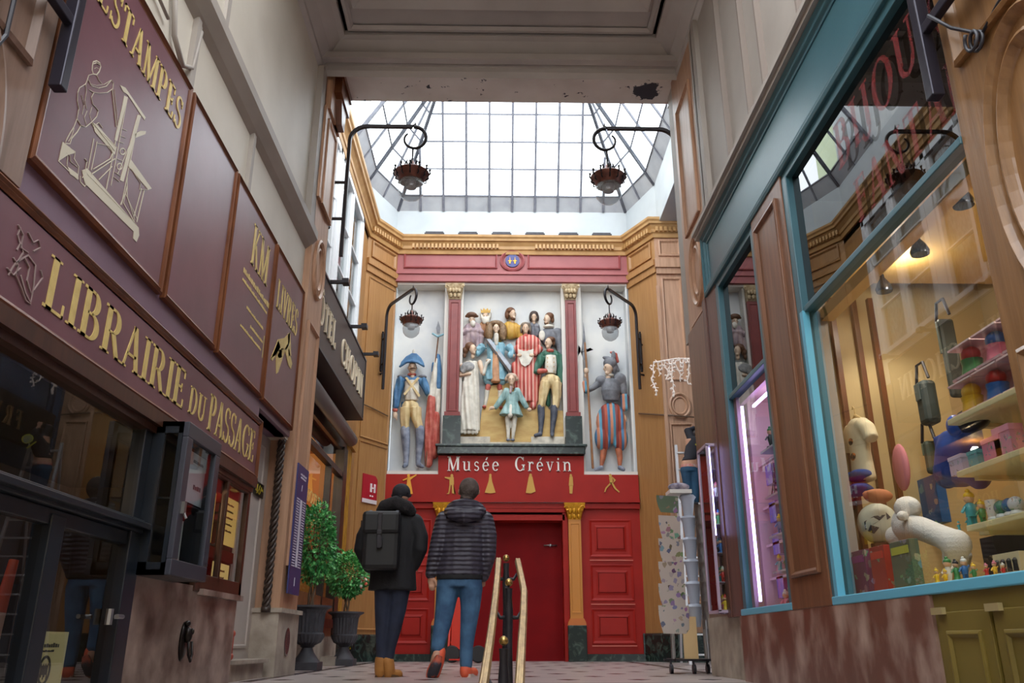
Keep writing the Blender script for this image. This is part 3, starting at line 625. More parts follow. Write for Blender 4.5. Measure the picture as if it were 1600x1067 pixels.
# lintel, frames of the shop window
m = MB(); m.box(f, 1.9, 6.98, 1.5, 1.58, -.1, .05); m.box(f, 1.9, 6.98, 1.46, 1.52, -.1, .02); struct(m, 'trim_lintel', DKBROWN)
m = MB()
m.box(f, 1.9, 4.9, .875, .95, -.08, .03); m.box(f, 1.9, 4.9, .895, .93, .02, .07); m.box(f, 1.9, 4.9, .8, .875, -.06, .0)
m.box(f, 4.76, 4.92, -.9, .95, -.08, .02); m.box(f, 3.92, 4.05, -.9, .85, -.08, .01); m.box(f, 2.9, 2.98, -.9, 1.5, -.08, 0); m.box(f, 1.9, 4.9, -.75, -.6, -.08, .01)
m.box(f, 4.8, 4.9, .95, 1.5, -.08, .0)
struct(m, 'window_3', NAVYBL, bevel=.006)
m = MB(); m.plane(f, 2.0, 4.9, .95, 1.5, -.03); m.plane(f, 2.98, 3.92, -.6, .8, -.03); m.plane(f, 4.05, 4.74, -.6, .8, -.03); struct(m, 'window_4', GLASS)
m = MB(); m.tube([f.p(4.69,.42,.03), f.p(4.69,.42,.07), f.p(4.62,.42,.07)], .012, 8); m.lathe(f.p(4.69,.42,0), [(.02,-.04),(.02,.04)], 8)
m.build('door_handle', STEEL, bpy.data.objects['window_3'], smooth=40)
# shop interior
m = MB(); m.box(XYZ, -3.6, -3.5, 1.9, 7.0, -1.2, 1.6); m.box(XYZ, -3.6, -2.1, 1.8, 1.95, -1.2, 1.6); m.box(XYZ, -3.6, -2.1, 1.9, 7.0, -1.25, -1.2); m.box(XYZ, -3.6, -2.14, 1.9, 7.0, 1.56, 1.6); m.box(XYZ, -3.6, -2.14, 6.9, 6.955, -1.2, 1.5); m.box(XYZ, -3.55, -2.13, 1.95, 6.9, 1.485, 1.515)
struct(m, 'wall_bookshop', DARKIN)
SHELFM = mat('dim bookshop shelf', (120,84,44), .5, rgb2=(94,62,32), vs=3, st=(1,4,4))
for k, (y, lab) in enumerate(((3.1, 'nearest the camera'), (4.35, 'behind the dark door'))):
    root = thing('bookcase', (-3.3,y,-1.2), 'brown wooden bookcase inside the left shop, '+lab, 'bookcase')
    for s_ in (-.5, .5):
        m = MB(); m.box(XYZ, -3.48, -3.1, y+s_-.02, y+s_+.02, -1.2, 1.1); m.build('side_panel', SHELFM, root)
    for z in (-.9, -.45, 0, .4, .8, 1.1):
        m = MB(); m.box(XYZ, -3.48, -3.1, y-.5, y+.5, z-.015, z+.015); m.build('shelf', SHELFM, root)
bookc = [(120,40,30), (40,60,90), (190,170,120), (90,90,60), (150,90,40), (60,50,60), (200,190,170), (120,30,50)]
nb = 0; BM = [mat('book cloth %s' % 'abcdefgh'[i], c, .6) for i, c in enumerate(bookc)]; rr = random.Random(8)
for y0 in (2.65, 3.9):
    for z in (-.45, 0, .4):
        y = y0+.02
        while y < y0+.85:
            w = rr.uniform(.03, .06); h = rr.uniform(.22, .33); m = MB(); m.box(XYZ, -3.42, -3.16, y, y+w*.92, z+.015, z+.015+h)
            m.build('book', rr.choice(BM), label='book standing in a row on a bookcase shelf in the left shop', cat='book', group='books on the bookcases'); y += w
# poster with seal and red-white scroll in the door glass
g = FL(-2.1)
root = thing('paper_poster', (-2.1,4.25,.0), 'cream paper poster with a round seal behind the bookshop door glass', 'poster')
m = MB(); m.box(g, 4.06, 4.38, .02, .34, -.002, .002); m.build('sheet', mat('cream poster paper', (214,196,140), .6), root)
m = MB(); m.ringm(g, 4.2, .17, .055, .065, [(0,.002), (0,.005), (.012,.005), (.012,.002)]); 
for a in range(7): m.box(g, 4.165+a*.01, 4.171+a*.01, .13+.01*(a % 3), .2-.008*(a % 2), .002, .004)
scribble(m, g, 4.1, .27, .2, .02, .002, .004, 2); scribble(m, g, 4.1, .25, .16, .01, .002, .004, 3); m.build('round_seal', mat('poster ink', (60,52,44), .6), root)
m = MB(); m.tube([(-2.3,4.1,.42), (-2.3,4.14,.66)], [.03,.022], 10); m.k = 1; m.tube([(-2.3,4.06,0), (-2.3,4.1,.42)], [.034,.03], 10)
m.build('rolled_banner', [mat('orange red cloth', (190,70,30), .6), mat('pale cloth', (196,150,130), .6)], smooth=40, label='rolled orange and pale banner leaning behind the bookshop door glass', cat='banner')
m = MB(); m.box(XYZ, -3.0, -2.96, 3.2, 3.9, .1, .62); m.build('framed_picture', mat('glowing warm print', (210,170,110), .5, emit=(220,150,80), es=.6), label='glowing warm print inside the left shop above the floor', cat='picture')  # the print emits a warm glow itself, in place of lamp light
# projecting display case
vx = -1.84; y0, y1, z0, z1 = 4.9, onx(345,712,vx).y, .65, 1.535
root = thing('display_case', (-1.95,y0,z0), 'blue black glazed display case hung on the bookshop front, holding a white notice', 'display case')
NB2 = mat('slate display case paint', (58,60,70), .35)
m = MB()
for (ya, yb, za, zb) in ((y0,y1,z0,z0+.09), (y0,y1,z1-.09,z1), (y0,y0+.09,z0+.09,z1-.09), (y1-.09,y1,z0+.09,z1-.09)): m.box(XYZ, vx-.035, vx, ya, yb, za, zb)
dr = m.build('door', NB2, root, bevel=.005)
m = MB(); m.cube((vx+.01, y0+.05, 1.03), (.02,.035,.07)); m.tube([(vx+.015,y0+.05,1.0), (vx+.03,y0+.05,.97)], .008); m.build('lock', STEEL, dr)
m = MB(); m.plane(FL(vx-.018), y0+.09, y1-.09, z0+.09, z1-.09); m.build('pane', GLASS, dr)
m = MB()
for (xa, xb, za, zb) in ((-2.05,vx-.035,z0,z0+.07), (-2.05,vx-.035,z1-.07,z1), (-2.05,-1.98,z0,z1), (vx-.06,vx-.035,z0,z1)):
    m.box(XYZ, xa, xb, y0, y0+.03, za, zb)
m.box(XYZ, -2.05, vx-.035, y0, y1, z0, z0+.03); m.box(XYZ, -2.05, vx-.035, y0, y1, z1-.03, z1); m.box(XYZ, -2.05, vx-.035, y1-.03, y1, z0, z1); m.box(XYZ, -2.05, vx-.05, y0+.03, y1-.03, 1.08, 1.09)
m.box(XYZ, -2.09, -2.05, y0, y1, z0, z1)
m.build('body', NAVYBL, root)
m = MB(); m.add([(-1.98,y0+.015,z0+.07), (vx-.06,y0+.015,z0+.07), (vx-.06,y0+.015,z1-.07), (-1.98,y0+.015,z1-.07)], [(0,1,2,3)]); m.build('side_pane', GLASS, root)
m = MB(); m.box(FL(-1.92), 5.18, 5.5, 1.11, 1.42, -.002, .002); m.k = 1; scribble(m, FL(-1.92), 5.25, 1.36, .18, .02, .002, .004, 5); scribble(m, FL(-1.92), 5.3, 1.2, .14, .03, .002, .004, 6)
m.build('paper_notice', [mat('white notice paper', (214,220,230), .6), mat('grey print', (90,90,100), .6)], label='white printed notice standing inside the display case', cat='notice')
m = MB(); m.box(FL(-1.95), 5.12, 5.3, .7, 1.0, -.002, .002); m.build('paper_card', mat('pale card', (196,200,196), .6), label='pale price card at the bottom of the display case', cat='card')
# lit right hand window of the bookshop
m = MB()
for a, b, c, d_ in ((5.9,6.97,.62,.74), (6.9,6.97,.62,1.5), (6.36,6.4,.7,1.5), (5.9,6.97,1.44,1.5)): m.box(f, a, b, c, d_, -.03, .012)
struct(m, 'window_5', DKBROWN, bevel=.006)
m = MB(); m.plane(f, 5.6, 6.9, .7, 1.5, -.015); struct(m, 'window_6', GLASS)
for k, (ya, yb, za, zb, c, lb) in enumerate(((5.75,6.3,.98,1.34,(226,178,92),'yellow printed sheet, left of two in the lit bookshop window'), (6.45,6.86,1.0,1.36,(232,186,104),'yellow printed sheet, right of two in the lit bookshop window'), (6.4,6.8,.72,.86,(236,196,120),'small cream sheet at the foot of the lit bookshop window'))):
    g = FL(-2.1); m = MB(); m.box(g, ya, yb, za, zb, -.003, 0); m.k = 1
    for q in range(5): scribble(m, g, ya+.05, zb-.06-q*.05, (yb-ya)*.6, .015, 0, .002, q+k*7)
    m.build('print_sheet', [mat('glowing print paper %s' % 'xyz'[k], c, .6, emit=c, es=.35), mat('sepia ink', (120,84,40), .6)], label=lb, cat='print')  # sheets emit their own colour faintly, lamp light put into the paper
m = MB(); m.box(XYZ, -2.5, -2.11, 5.7, 6.88, 1.36, 1.46); m.build('red_valance', mat('red valance cloth', (170,50,36), .6), label='red valance hanging at the top of the lit bookshop window', cat='valance')
m = MB(); m.box(XYZ, -2.5, -2.1, 5.7, 6.88, .88, .96); m.build('wooden_ledge', mat('red brown ledge', (120,50,30), .4), label='red brown ledge between the sheets in the lit bookshop window', cat='ledge')
m = MB(); m.lathe((-2.35,5.9,1.4), [(.0,.02),(.035,.015),(.035,0)], 12); m.build('window_spotlight', mat('warm spot', (255,220,160), .5, emit=(255,210,140), es=12), label='small warm spotlight glowing over the printed sheets', cat='light')
lamp('bookshop_window_light', 'POINT', (-2.35,5.9,1.3), 8, (1,.72,.4), size=.04); lamp('bookshop_room_light', 'POINT', (-2.8,3.6,1.3), 3, (1,.66,.38), size=.15)
# marble dado with bronze mask
m = MB(); m.box(f, 4.92, 6.93, -.8, .655, -.12, 0); m.box(f, 6.0, 6.96, .6, .64, -.1, .04); struct(m, 'wall_dado', GREYMARB)
m = MB(); m.lathe(f.p(5.83,.3,0), [(.001,.02),(.05,.018),(.065,.0)], 20, ax=Matrix(((0,0,1),(1,0,0),(0,1.9,0))))
m.ell(f.p(5.83,.34,.03), (.03,.035,.05)); m.ell(f.p(5.83,.36,.055), (.015,.01,.02)); m.tube([f.p(5.8+.0,.3,.05), f.p(5.795,.22,.06), f.p(5.83,.18,.065), f.p(5.865,.22,.06), f.p(5.86,.3,.05)], .009, 8)
m.ell(f.p(5.83,.41,.02), (.02,.03,.02))
m.build('door_knocker', mat('dark bronze', (40,34,32), .35, metal=.6), smooth=True, label='dark bronze knocker mask on the marble below the display case', cat='knocker')
# recess with number plate, twisted column and step
m = MB(); m.box(XYZ, -2.34, -2.28, 7.0, 8.28, 0, 2.2); m.mould(FL(-2.28), 7.12, 8.1, .25, 2.1, [(0,0), (0,.012), (.02,.014), (.03,0)]); struct(m, 'wall_recess', mat('warm grey paint', (190,180,172), .5, rgb2=(178,168,160), vs=2))
root = thing('number_plate', (-2.27,7.9,1.5), 'small black house number plate 46bis in the grey recess', 'number plate')
q = onx(404,765,-2.27); m = MB(); g = FL(-2.27); m.box(g, q.y-.15, q.y+.15, q.z-.065, q.z+.065, 0, .008); m.build('plate', mat('black enamel', (22,22,20), .3), root)
t = MB(); text(t, g, '46', q.y-.13, q.z-.045, .085, q.y+.05, .008, .011); text(t, g, 'bis', q.y+.055, q.z-.005, .04, q.y+.135, .008, .011); t.build('digits', mat('yellow enamel', (210,190,60), .4), root)
m = MB(); c = Vector((-2.15,8.2,0))
for k in range(3):
    m.tube([(c.x+.022*math.cos(t*.55+k*2.094), c.y+.022*math.sin(t*.55+k*2.094), .6+t*.0165) for t in range(97)], .02, 6)
m.lathe((c.x,c.y,.56), [(.045,0),(.045,.05)], 12)
struct(m, 'trim_twisted_column', mat('dark twisted wood', (58,44,36), .4), smooth=True)
m = MB(); m.box(XYZ, -2.28, -2.1, 7.0, 8.1, 0, .13); m.box(XYZ, -2.28, -2.06, 7.0, 8.12, .13, .16); struct(m, 'floor_threshold', STONE)
m = MB(); m.tube([(-2.1,7.06,.2), (-2.1,7.06,.34)], .02, 8); m.ell((-2.1,7.06,.36), .03); m.ell((-2.1,7.06,.19), .03); m.build('valve_cap', mat('copper red', (170,84,70), .35, metal=.3), smooth=True, label='small coppery valve beside the stone step', cat='valve')
# near pilaster, left
f2 = FL(-2.03)
m = MB(); m.box(XYZ, -2.2, -2.03, 1.9, 3.15, 2.1, 6.6)
m.ringm(f2, 2.62, 2.05, .33, .62, [(0,0), (0,.025), (.03,.035), (.06,.01), (.07,0)]); m.ringm(f2, 2.62, 2.05, .24, .5, [(0,0), (0,.02), (.02,.025), (.04,.0)])
m.mould(f2, 2.2, 3.02, 2.62, 5.5, [(0,0), (0,.02), (.02,.03), (.045,.0)])
struct(m, 'wall_pilaster_left', mat('mauve brown pilaster', (138,112,98), .4, rgb2=(112,88,74), vs=3, st=(6,6,.6)))
m = MB(); m.ell((-1.25,2.15,.02), (.18,.2,.19)); m.lathe((-1.25,2.15,-1.2), [(.09,0),(.07,.3),(.07,1.1)], 16); m.build('newel_post', mat('pale rounded stone', (205,200,200), .5), smooth=40, label='pale rounded newel post blurred at the lower left corner', cat='post')
# ================================================================== HOTEL SIDE
root = thing('hotel_sign', (-2.2,10.9,3.4), 'dark brown box sign with raised cream lettering for the hotel', 'sign')
HS = mat('dark taupe sign', (72,60,54), .45, rgb2=(64,52,48), vs=3)
f = FL(-2.1); m = MB(); m.box(f, 9.1, 12.6, 3.52, 4.5, -.38, 0); m.build('sign_box', HS, root)
m = MB(); m.mould(f, 9.1, 12.6, 3.52, 4.5, [(0,0), (0,.012), (.03,.012), (.03,0)]); m.build('edge_trim', BLACKM, root)
t = MB(); ct_ = mat('cream letters', (230,214,186), .5); text(t, f, 'HÔTEL', 8.75, 3.8, .36, 10.15, 0, .02, .08); t.build('lettering', ct_, root); t = MB(); text(t, f, 'CHOPIN', 10.55, 3.8, .36, 12.4, 0, .02, .08); t.build('lettering', ct_, root)
for k, y in enumerate((9.55, 11.1, 12.3)):
    m = MB(); m.box(f, y-.02, y+.02, 4.48, 4.52, -.1, .2); m.box(f, y-.06, y+.06, 4.47, 4.53, .16, .24); m.build('sign_lamp', BLACKM, label='small black sign lamp on the top edge of the hotel sign', cat='lamp', group='sign lamps on the hotel sign')
m = MB(); m.tube([(-2.3,9.05,3.28), (-2.3,12.9,3.28)], .1, 12); struct(m, 'trim_roller', mat('grey roller housing', (116,108,106), .5), smooth=True)
# door and shop glass of the hotel
DW = mat('carved black oak', (48,36,34), .38, rgb2=(32,24,24), vs=8, bump=.2, bs=20)
f = FL(-2.45)
m = MB()
m.box(XYZ, -2.75, -2.45, 9.25, 13.4, 3.15, 3.5); m.box(f, 9.2, 9.3, .5, 3.2, -.1, .03); m.box(f, 10.05, 10.13, .5, 3.2, -.1, .03); m.box(f, 10.5, 10.58, .5, 3.2, -.1, .03); m.box(f, 13.0, 13.3, 0, 3.2, -.1, .04)
m.box(f, 9.2, 10.6, 2.3, 2.42, -.06, .03); m.box(f, 10.55, 13.1, 2.72, 2.8, -.06, .03); m.box(f, 12.1, 12.18, .5, 2.75, -.06, .03); m.box(f, 9.2, 13.1, .5, .62, -.06, .04)
for k in range(4): m.tube([f.p(9.42+k*.18, 2.42, .01), f.p(9.36+k*.18, 2.7, .02), f.p(9.5+k*.18, 2.85, .02), f.p(9.42+k*.18, 3.15, .01)], .012, 5)
struct(m, 'door_1', DW)
m = MB(); 
for k in range(3): m.tube([(-2.4+.028*math.cos(t*.5+k*2.094), 10.32+.028*math.sin(t*.5+k*2.094), .5+t*.02) for t in range(132)], .026, 6)
struct(m, 'trim_rope_column', DW, smooth=True)
m = MB(); m.plane(f, 9.3, 13.0, .62, 3.15, -.05); struct(m, 'window_7', GLASS)
m = MB(); m.box(XYZ, -3.6, -2.46, 9.2, 13.35, 0, .5); m.box(f, 10.6, 13.0, .38, .9, -.03, .02); struct(m, 'wall_stall_riser', mat('warm brown stall riser', (124,80,50), .4, rgb2=(96,60,38), vs=3, st=(1,4,4)))
m = MB(); m.box(f, 11.0, 13.3, 0, .38, -.05, .05); struct(m, 'baseboard_hotel', STONE)
m = MB(); m.box(XYZ, -2.45, -2.2, 12.2, 13.2, 0, .12); struct(m, 'floor_hotel_step', STONE)
m = MB(); m.box(XYZ, -3.65, -3.55, 9.2, 13.4, 0, 3.2); m.box(XYZ, -3.6, -2.5, 9.2, 13.4, 3.15, 3.2); m.box(XYZ, -3.6, -2.5, 13.3, 13.4, 0, 3.2); struct(m, 'wall_hotel_room', mat('amber hotel wall', (206,150,84), .6, rgb2=(176,120,60), vs=1.2))
[lamp('hotel_room_light', 'POINT', (-3.0,y_,3.0), 20, (1,.72,.42), size=.06) for y_ in (10.2,12.2)]
t = MB(); g = FL(-2.5)
for k, (s_, zz) in enumerate((('HOTEL', 2.05), ('CHOPIN', 1.78))): text(t, g, s_, 11.0, zz, .16, 11.9, 0, .004)
t.build('glass_lettering', mat('pale gold glass lettering', (226,196,120), .5), label='pale gold lettering on the hotel window glass', cat='lettering')
# gilded pilaster strips at the hotel corner
m = MB(); f = FL(-2.5)
for y in (13.45, 13.6, 13.75): m.tube([(-2.47,y,.42), (-2.47,y,3.35)], .045, 8)
m.box(XYZ, -2.52, -2.38, 13.35, 13.9, 3.3, 3.48)
struct(m, 'trim_gilded_strips', mat('old gold strips', (176,128,44), .35, rgb2=(150,104,34), vs=6), smooth=40)
# white casement windows above the sign
WW = mat('white window paint', (222,224,226), .45); LACE = mat('lace curtain', (206,208,210), .8, rgb2=(150,154,160), vs=26, st=(1,1,.4), lo=.4, hi=.6)
f = FL(-2.45)
m = MB()
m.box(XYZ, -2.75, -2.45, 9.1, 13.5, 4.4, 4.85); m.box(f, 9.15, 13.45, 4.85, 4.93, -.1, .08)
for y in (9.15, 11.1, 11.35, 13.35): m.box(f, y, y+.12, 4.9, 7.45, -.1, .03)
m.box(f, 11.2, 11.4, 4.9, 7.45, -.1, .02); m.box(f, 9.15, 13.45, 7.35, 7.45, -.1, .03)
for a, b in ((9.27,11.1), (11.47,13.35)):
    c = (a+b)/2; m.box(f, c-.05, c+.05, 4.9, 7.4, -.08, .025)
    for z in (5.7, 6.5): m.box(f, a, b, z, z+.03, -.07, 0)
    for y in (a, c+.05): m.box(f, y, y+.07, 4.9, 7.4, -.07, 0); 
    for y in (c-.12, b-.07): m.box(f, y, y+.07, 4.9, 7.4, -.07, 0)
struct(m, 'window_8', WW, bevel=.005)
m = MB(); m.plane(f, 9.2, 13.4, 4.9, 7.4, -.05); struct(m, 'window_9', GLASS)
m = MB(); m.box(XYZ, -2.62, -2.6, 9.2, 13.4, 4.9, 7.4); m.build('lace_curtain', LACE, label='pale net curtain behind the white upper windows on the left', cat='curtain')
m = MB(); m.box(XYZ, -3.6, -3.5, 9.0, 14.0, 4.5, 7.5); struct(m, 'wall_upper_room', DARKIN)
# ================================================================== MUSEUM FRONT
f = FF(YF)
def fx(u, v): return ony(u, v, YF).x
def fz(v): return ony(800, v, YF).z
zc, zp0, zp1 = 7.5, fz(443), fz(392)          # entablature
# rose entablature
m = MB(); m.box(f, -2.03, 2.55, zp0-.02, 7.66, -.2, 0)
m.box(f, -2.03, 2.55, zp0, zp0+.07, 0, .1); m.box(f, -2.03, 2.55, zp0+.07, zp0+.16, 0, .07); m.box(f, -2.03, 2.55, zp0+.16, zp0+.22, 0, .1)
xc = .26; zm = fz(408)
for a, b in ((-1.9, xc-.3), (xc+.3, 2.42)): m.mould(f, a, b, zm-.17, zm+.17, [(0,0), (0,.03), (.02,.04), (.04,.01), (.04,0)])
m.ringm(f, xc, zm, .25, .23, [(0,0), (0,.04), (.03,.055), (.07,.02), (.07,0)])
struct(m, 'wall_entablature', BRICKRED)
m = MB(); m.lathe(f.p(xc,zm,0), [(.14,0),(.14,.03),(.0,.035)], 24, ax=Matrix(((1,0,0),(0,0,-1),(0,1,0))))
m.k = 1
for s_ in (-.05, .05):
    m.extr(f, [(xc+s_-.015,zm-.07), (xc+s_+.015,zm-.07), (xc+s_+.01,zm), (xc+s_,zm+.08), (xc+s_-.01,zm)], .03, .045); m.extr(f, [(xc+s_-.045,zm-.01), (xc+s_,zm-.03), (xc+s_+.045,zm-.01), (xc+s_,zm+.01)], .03, .042)
m.build('medallion', [mat('cobalt enamel', (44,52,120), .35), GILT], label='small round cobalt blue medallion with gilt emblem at the centre of the rose entablature', cat='medallion')
# relief bays
PLAST = mat('painted relief plaster', (222,222,218), .6, rgb2=(176,182,190), vs=1.1, bump=.1, bs=3, lo=.4, hi=.75)
m = MB(); zb0, zb1 = fz(741), fz(444)
m.box(f, -2.03, 2.55, zb0-.3, zb1+.1, -.6, -.28)
for u in (610, 984): x = fx(u, 600); m.box(f, x-.03 if u < 800 else x-.0, x+.0 if u < 800 else x+.03, zb0, zb1, -.3, .0)
struct(m, 'wall_relief_back', PLAST)
FRM = mat('white relief frame', (216,212,204), .5)
m = MB()
xa, xb = fx(690,745), fx(913,745)
for (u0,u1) in ((692,722),(879,911)): m.box(f, fx(u0,570), fx(u1,570), zb0, zb1, -.3, -.05)
m.box(f, -2.03, 2.55, zb1-.03, zb1+.05, -.3, .02); m.box(f, -2.03, fx(686,740), zb0-.02, zb0+.05, -.3, .03); m.box(f, fx(912,740), 2.55, zb0-.02, zb0+.05, -.3, .03)
struct(m, 'trim_relief_frame', FRM)
for nm, u0, u1 in (('left', 699, 718), ('right', 885, 902)):
    x0, x1 = fx(u0,570), fx(u1,570); xm = (x0+x1)/2
    root = thing('pilaster', (xm,YF,fz(704)), 'oxblood pilaster with corinthian capital on green marble, %s of the two framing the central relief' % nm, 'pilaster')
    z1, z2, z3 = fz(652), fz(470), fz(448)
    m = MB(); m.box(f, x0, x1, z1, z2, -.05, .06); m.mould(f, x0+.02, x1-.02, z1+.1, z2-.05, [(0,.06),(0,.075),(.02,.075),(.03,.06)]); m.box(f, x0-.03, x1+.03, z1, z1+.08, -.05, .1); m.build('shaft', CRIMSON, root)
    m = MB(); m.box(f, x0-.05, x1+.05, fz(698), z1, -.05, .12); m.build('plinth', GREENM, root)
    m = MB(); w = x1-x0
    m.add([f.p(a,b,n) for b,(e,n) in ((z2,(0,.07)),(z2+.1,(.01,.09)),(z3-.05,(.06,.16)),(z3,(.07,.17))) for a in (x0-e,x1+e)] + [f.p(a,b,-.05) for b in (z2,z3) for a in (x0,x1)], [(0,1,3,2),(2,3,5,4),(4,5,7,6),(6,7,11,10),(0,2,4,6,10,8),(1,9,11,7,5,3)])
    for r_ in range(2):
        for k in range(3+r_): 
            q = x0+w*(k+.5)/(3+r_); m.ell(f.p(q, z2+.07+r_*.09, .11+r_*.03), (.035,.03,.05), seg=8, rings=6)
    for q in (x0-.04, x1+.04): m.tube([f.p(q+.03*math.cos(k*.7), z3-.07+.03*math.sin(k*.7), .16) for k in range(8)], .012, 5)
    m.build('capital', mat('aged gilt capital', (150,124,86), .5, rgb2=(206,186,150), vs=20), root, smooth=30)
# ---- figures in relief
def mk_map(ox, oy, sc):
    def P(u, v, n=0): return ony(ox+u/sc, oy+v/sc, YF+.2-n)
    return P, 15.2/FPX*1.0/sc
CLOTHW = ('coat','robe','dress','waistcoat','breeches','cape','flag','sleeve','surplice')
FACES = []
def folds(m, nm):
    amp = .016 if nm in ('dress','robe','coat','flag_red','cape','breeches') else .008
    for v in m.v:
        w = noise.noise(Vector((v.x*1.3, 0, v.z*1.1)))*2.2
        s_ = math.sin(v.x*62+w*2.4+v.z*3)*.6+math.sin(v.x*31-w*3+v.z*6)*.5
        v.y -= amp*s_
def relief(root, name, P, k, parts, vox=.012, kids=True):
    """parts: (name, material, [('t', [(u,v,n,r)...]) | ('e', u,v,n,ru,rv,rn)])"""
    base = None
    for pn, mt, prim in parts:
        m = MB()
        dn = -.035 if ('hair' in pn or 'wig' in pn) else 0
        for q in prim:
            if dn and q[0] == 'e': q = q[:3]+(q[3]+dn,)+q[4:]
            if q[0] == 't':
                big = max(r for a,b,n,r in q[1]) > 36
                m.tube([P(a,b,n) for a,b,n,r in q[1]], [r*k for a,b,n,r in q[1]], 16 if big else 10, up=(0,1,0), flat=.62 if big else 1)
                for a,b,n,r in (q[1][0], q[1][-1]):
                    if r < 30: m.ell(P(a,b,n), r*k*.98, seg=10, rings=6)
            elif q[0] == 'e': m.ell(P(q[1],q[2],q[3]), (q[4]*k, q[6]*k if len(q) > 6 else q[4]*k, q[5]*k*1.08), seg=16, rings=10)
            elif q[0] == 'p':           # flat carved outline
                n0, n1 = q[2], q[3]; pts = q[1]; A = [P(a,b,n0) for a,b in pts]+[P(a,b,n1) for a,b in pts]; c = len(pts)
                m.add(A, [list(range(c)), list(range(c,2*c))[::-1]]+[(i,(i+1)%c,(i+1)%c+c,i+c) for i in range(c)])
        if len(prim) and prim[0][0] != 'raw': m2 = m.fuse(vox, 1) if vox and not pn.startswith('hard') else m
        if not m2.v: m2 = m
        if m2 is not m and any(w in pn for w in CLOTHW): folds(m2, pn)
        nm = pn.replace('hard_', '')
        if (pn in ('head','face')) and FACES:
            em = MB()
            for (u_,v_,n_,r_,lk) in FACES:
                for s_ in (-1,1):
                    uu = u_+s_*r_*.3+lk*r_*.35; em.ell(P(uu, v_-r_*.12, n_+r_*.74*k-abs(lk)*r_*.12*k), (r_*.11*k, r_*.1*k, r_*.07*k), seg=6, rings=5)
                    em.tube([P(uu-r_*.14, v_-r_*.3, n_+r_*.74*k), P(uu+r_*.14, v_-r_*.32, n_+r_*.72*k)], r_*.04*k, 4)
            eyes = em
            FACES.clear()
        else: eyes = None
        if base is None: base = m2.build(name, mt, root, smooth=True if m2 is not m else 40)
        else:
            ob_ = m2.build(nm, mt, base, smooth=True if m2 is not m else 40)
        if eyes: eyes.build('eyes_and_brows', HAIRD, base)
    return base
def C(name, rgb, rgb2=None, vs=9):
    cloth = not any(w in name for w in ('flesh','hair','boot','steel','stone'))
    return mat(name, rgb, .55, rgb2=rgb2 or tuple(int(c*.8) for c in rgb), vs=vs, bump=1.0 if cloth else .2, bs=9 if cloth else 16, bst=(2.2,2.2,.28) if cloth else (1,1,1))
SKIN = C('relief flesh', (222,196,170), (196,160,132)); WHT = C('relief white', (226,220,206), (196,190,176)); CRM = C('relief cream', (226,204,156), (206,180,128)); BLU = C('relief blue', (84,132,172), (54,96,140)); LBL = C('relief pale blue', (150,190,200), (104,152,172), 12)
HAIR = C('relief brown hair', (120,80,52), (84,54,36)); HAIRD = C('relief dark hair', (66,50,44)); BOOT = C('relief boot', (62,66,78), (96,100,112)); GRY = C('relief steel grey', (128,130,136), (90,92,100)); REDC = C('relief red', (176,72,62), (206,120,104)); TANC = C('relief tan', (204,150,110)); GRN = C('relief green', (58,110,90)); MAUV = C('relief mauve', (182,160,158), (150,130,140)); OCH = C('relief ochre', (206,164,72), (176,130,50)); LBOOT = C('relief pale boot', (150,156,172), (80,88,106), 6); BRNR = C('relief brown robe', (160,110,70)); WIG = C('relief wig brown', (142,112,78), (96,70,46), 30); PGRN = C('relief pale green coat', (160,188,184), (120,156,156))
REDS = stripes('relief red stripes', [(190,84,74), (214,150,136), (176,64,56), (222,170,156)], .035)
SLASH = stripes('slashed breeches stripes', [(176,84,62), (70,120,160), (196,130,100), (88,150,176), (130,50,44)], .05)
ROCK = mat('relief sandy rock', (206,176,112), .6, rgb2=(184,146,84), vs=3, st=(1,1,3), bump=.3, bs=6, bst=(1,1,4))
def face(u, v, n, r=22, look=0, beard=None, sc=1): # prims of a head with nose, brow, chin, ears
    r *= sc; FACES.append((u,v,n,r,look))
    return [('e',u,v,n,r*.78,r*1.1,r*.8), ('e',u+look*r*.8,v+r*.12,n+.0+(.035 if not look else .0)*r/22,r*.14,r*.26,r*.2), ('e',u+look*r*.35,v+r*.85,n+.02*r/22,r*.4,r*.3,r*.4), ('e',u-r*.75,v+r*.1,n,r*.12,r*.22,r*.15), ('e',u+r*.75,v+r*.1,n,r*.12,r*.22,r*.15), ('t',[(u,v+r*.9,n-.02,r*.42),(u,v+r*1.7,n-.02,r*.5)])]
root = thing('relief_panel', (fx(800,690),YF+.2,fz(697)), 'large central painted relief crowded with historical figures in costume', 'relief')
P, k = mk_map(700, 440, 3.81)
m = MB()
def slab(pts, n0, n1): c = len(pts); m.add([P(a,b,n0) for a,b in pts]+[P(a,b,n1) for a,b in pts], [list(range(c)), list(range(c,2*c))[::-1]]+[(i,(i+1)%c,(i+1)%c+c,i+c) for i in range(c)])
slab([(60,960),(690,960),(695,900),(560,880),(560,850),(520,840),(500,800),(470,780),(200,770),(190,860),(60,900)], -.04, .1)
slab([(200,770),(250,620),(380,600),(560,620),(600,760),(690,770),(690,900),(560,880),(300,800)], -.04, .06)
m.build('rock_ground', ROCK, root)
m = MB(); slab([(50,975),(695,975),(695,955),(50,955)], -.04, .22); slab([(50,955),(250,955),(250,922),(50,922)], -.04, .2); slab([(495,955),(695,955),(695,922),(495,922)], -.04, .2); m.build('stone_step', C('relief stone', (214,206,190)), root)
FIG = lambda name, parts, **kw: relief(root, name, P, k, parts, **kw)
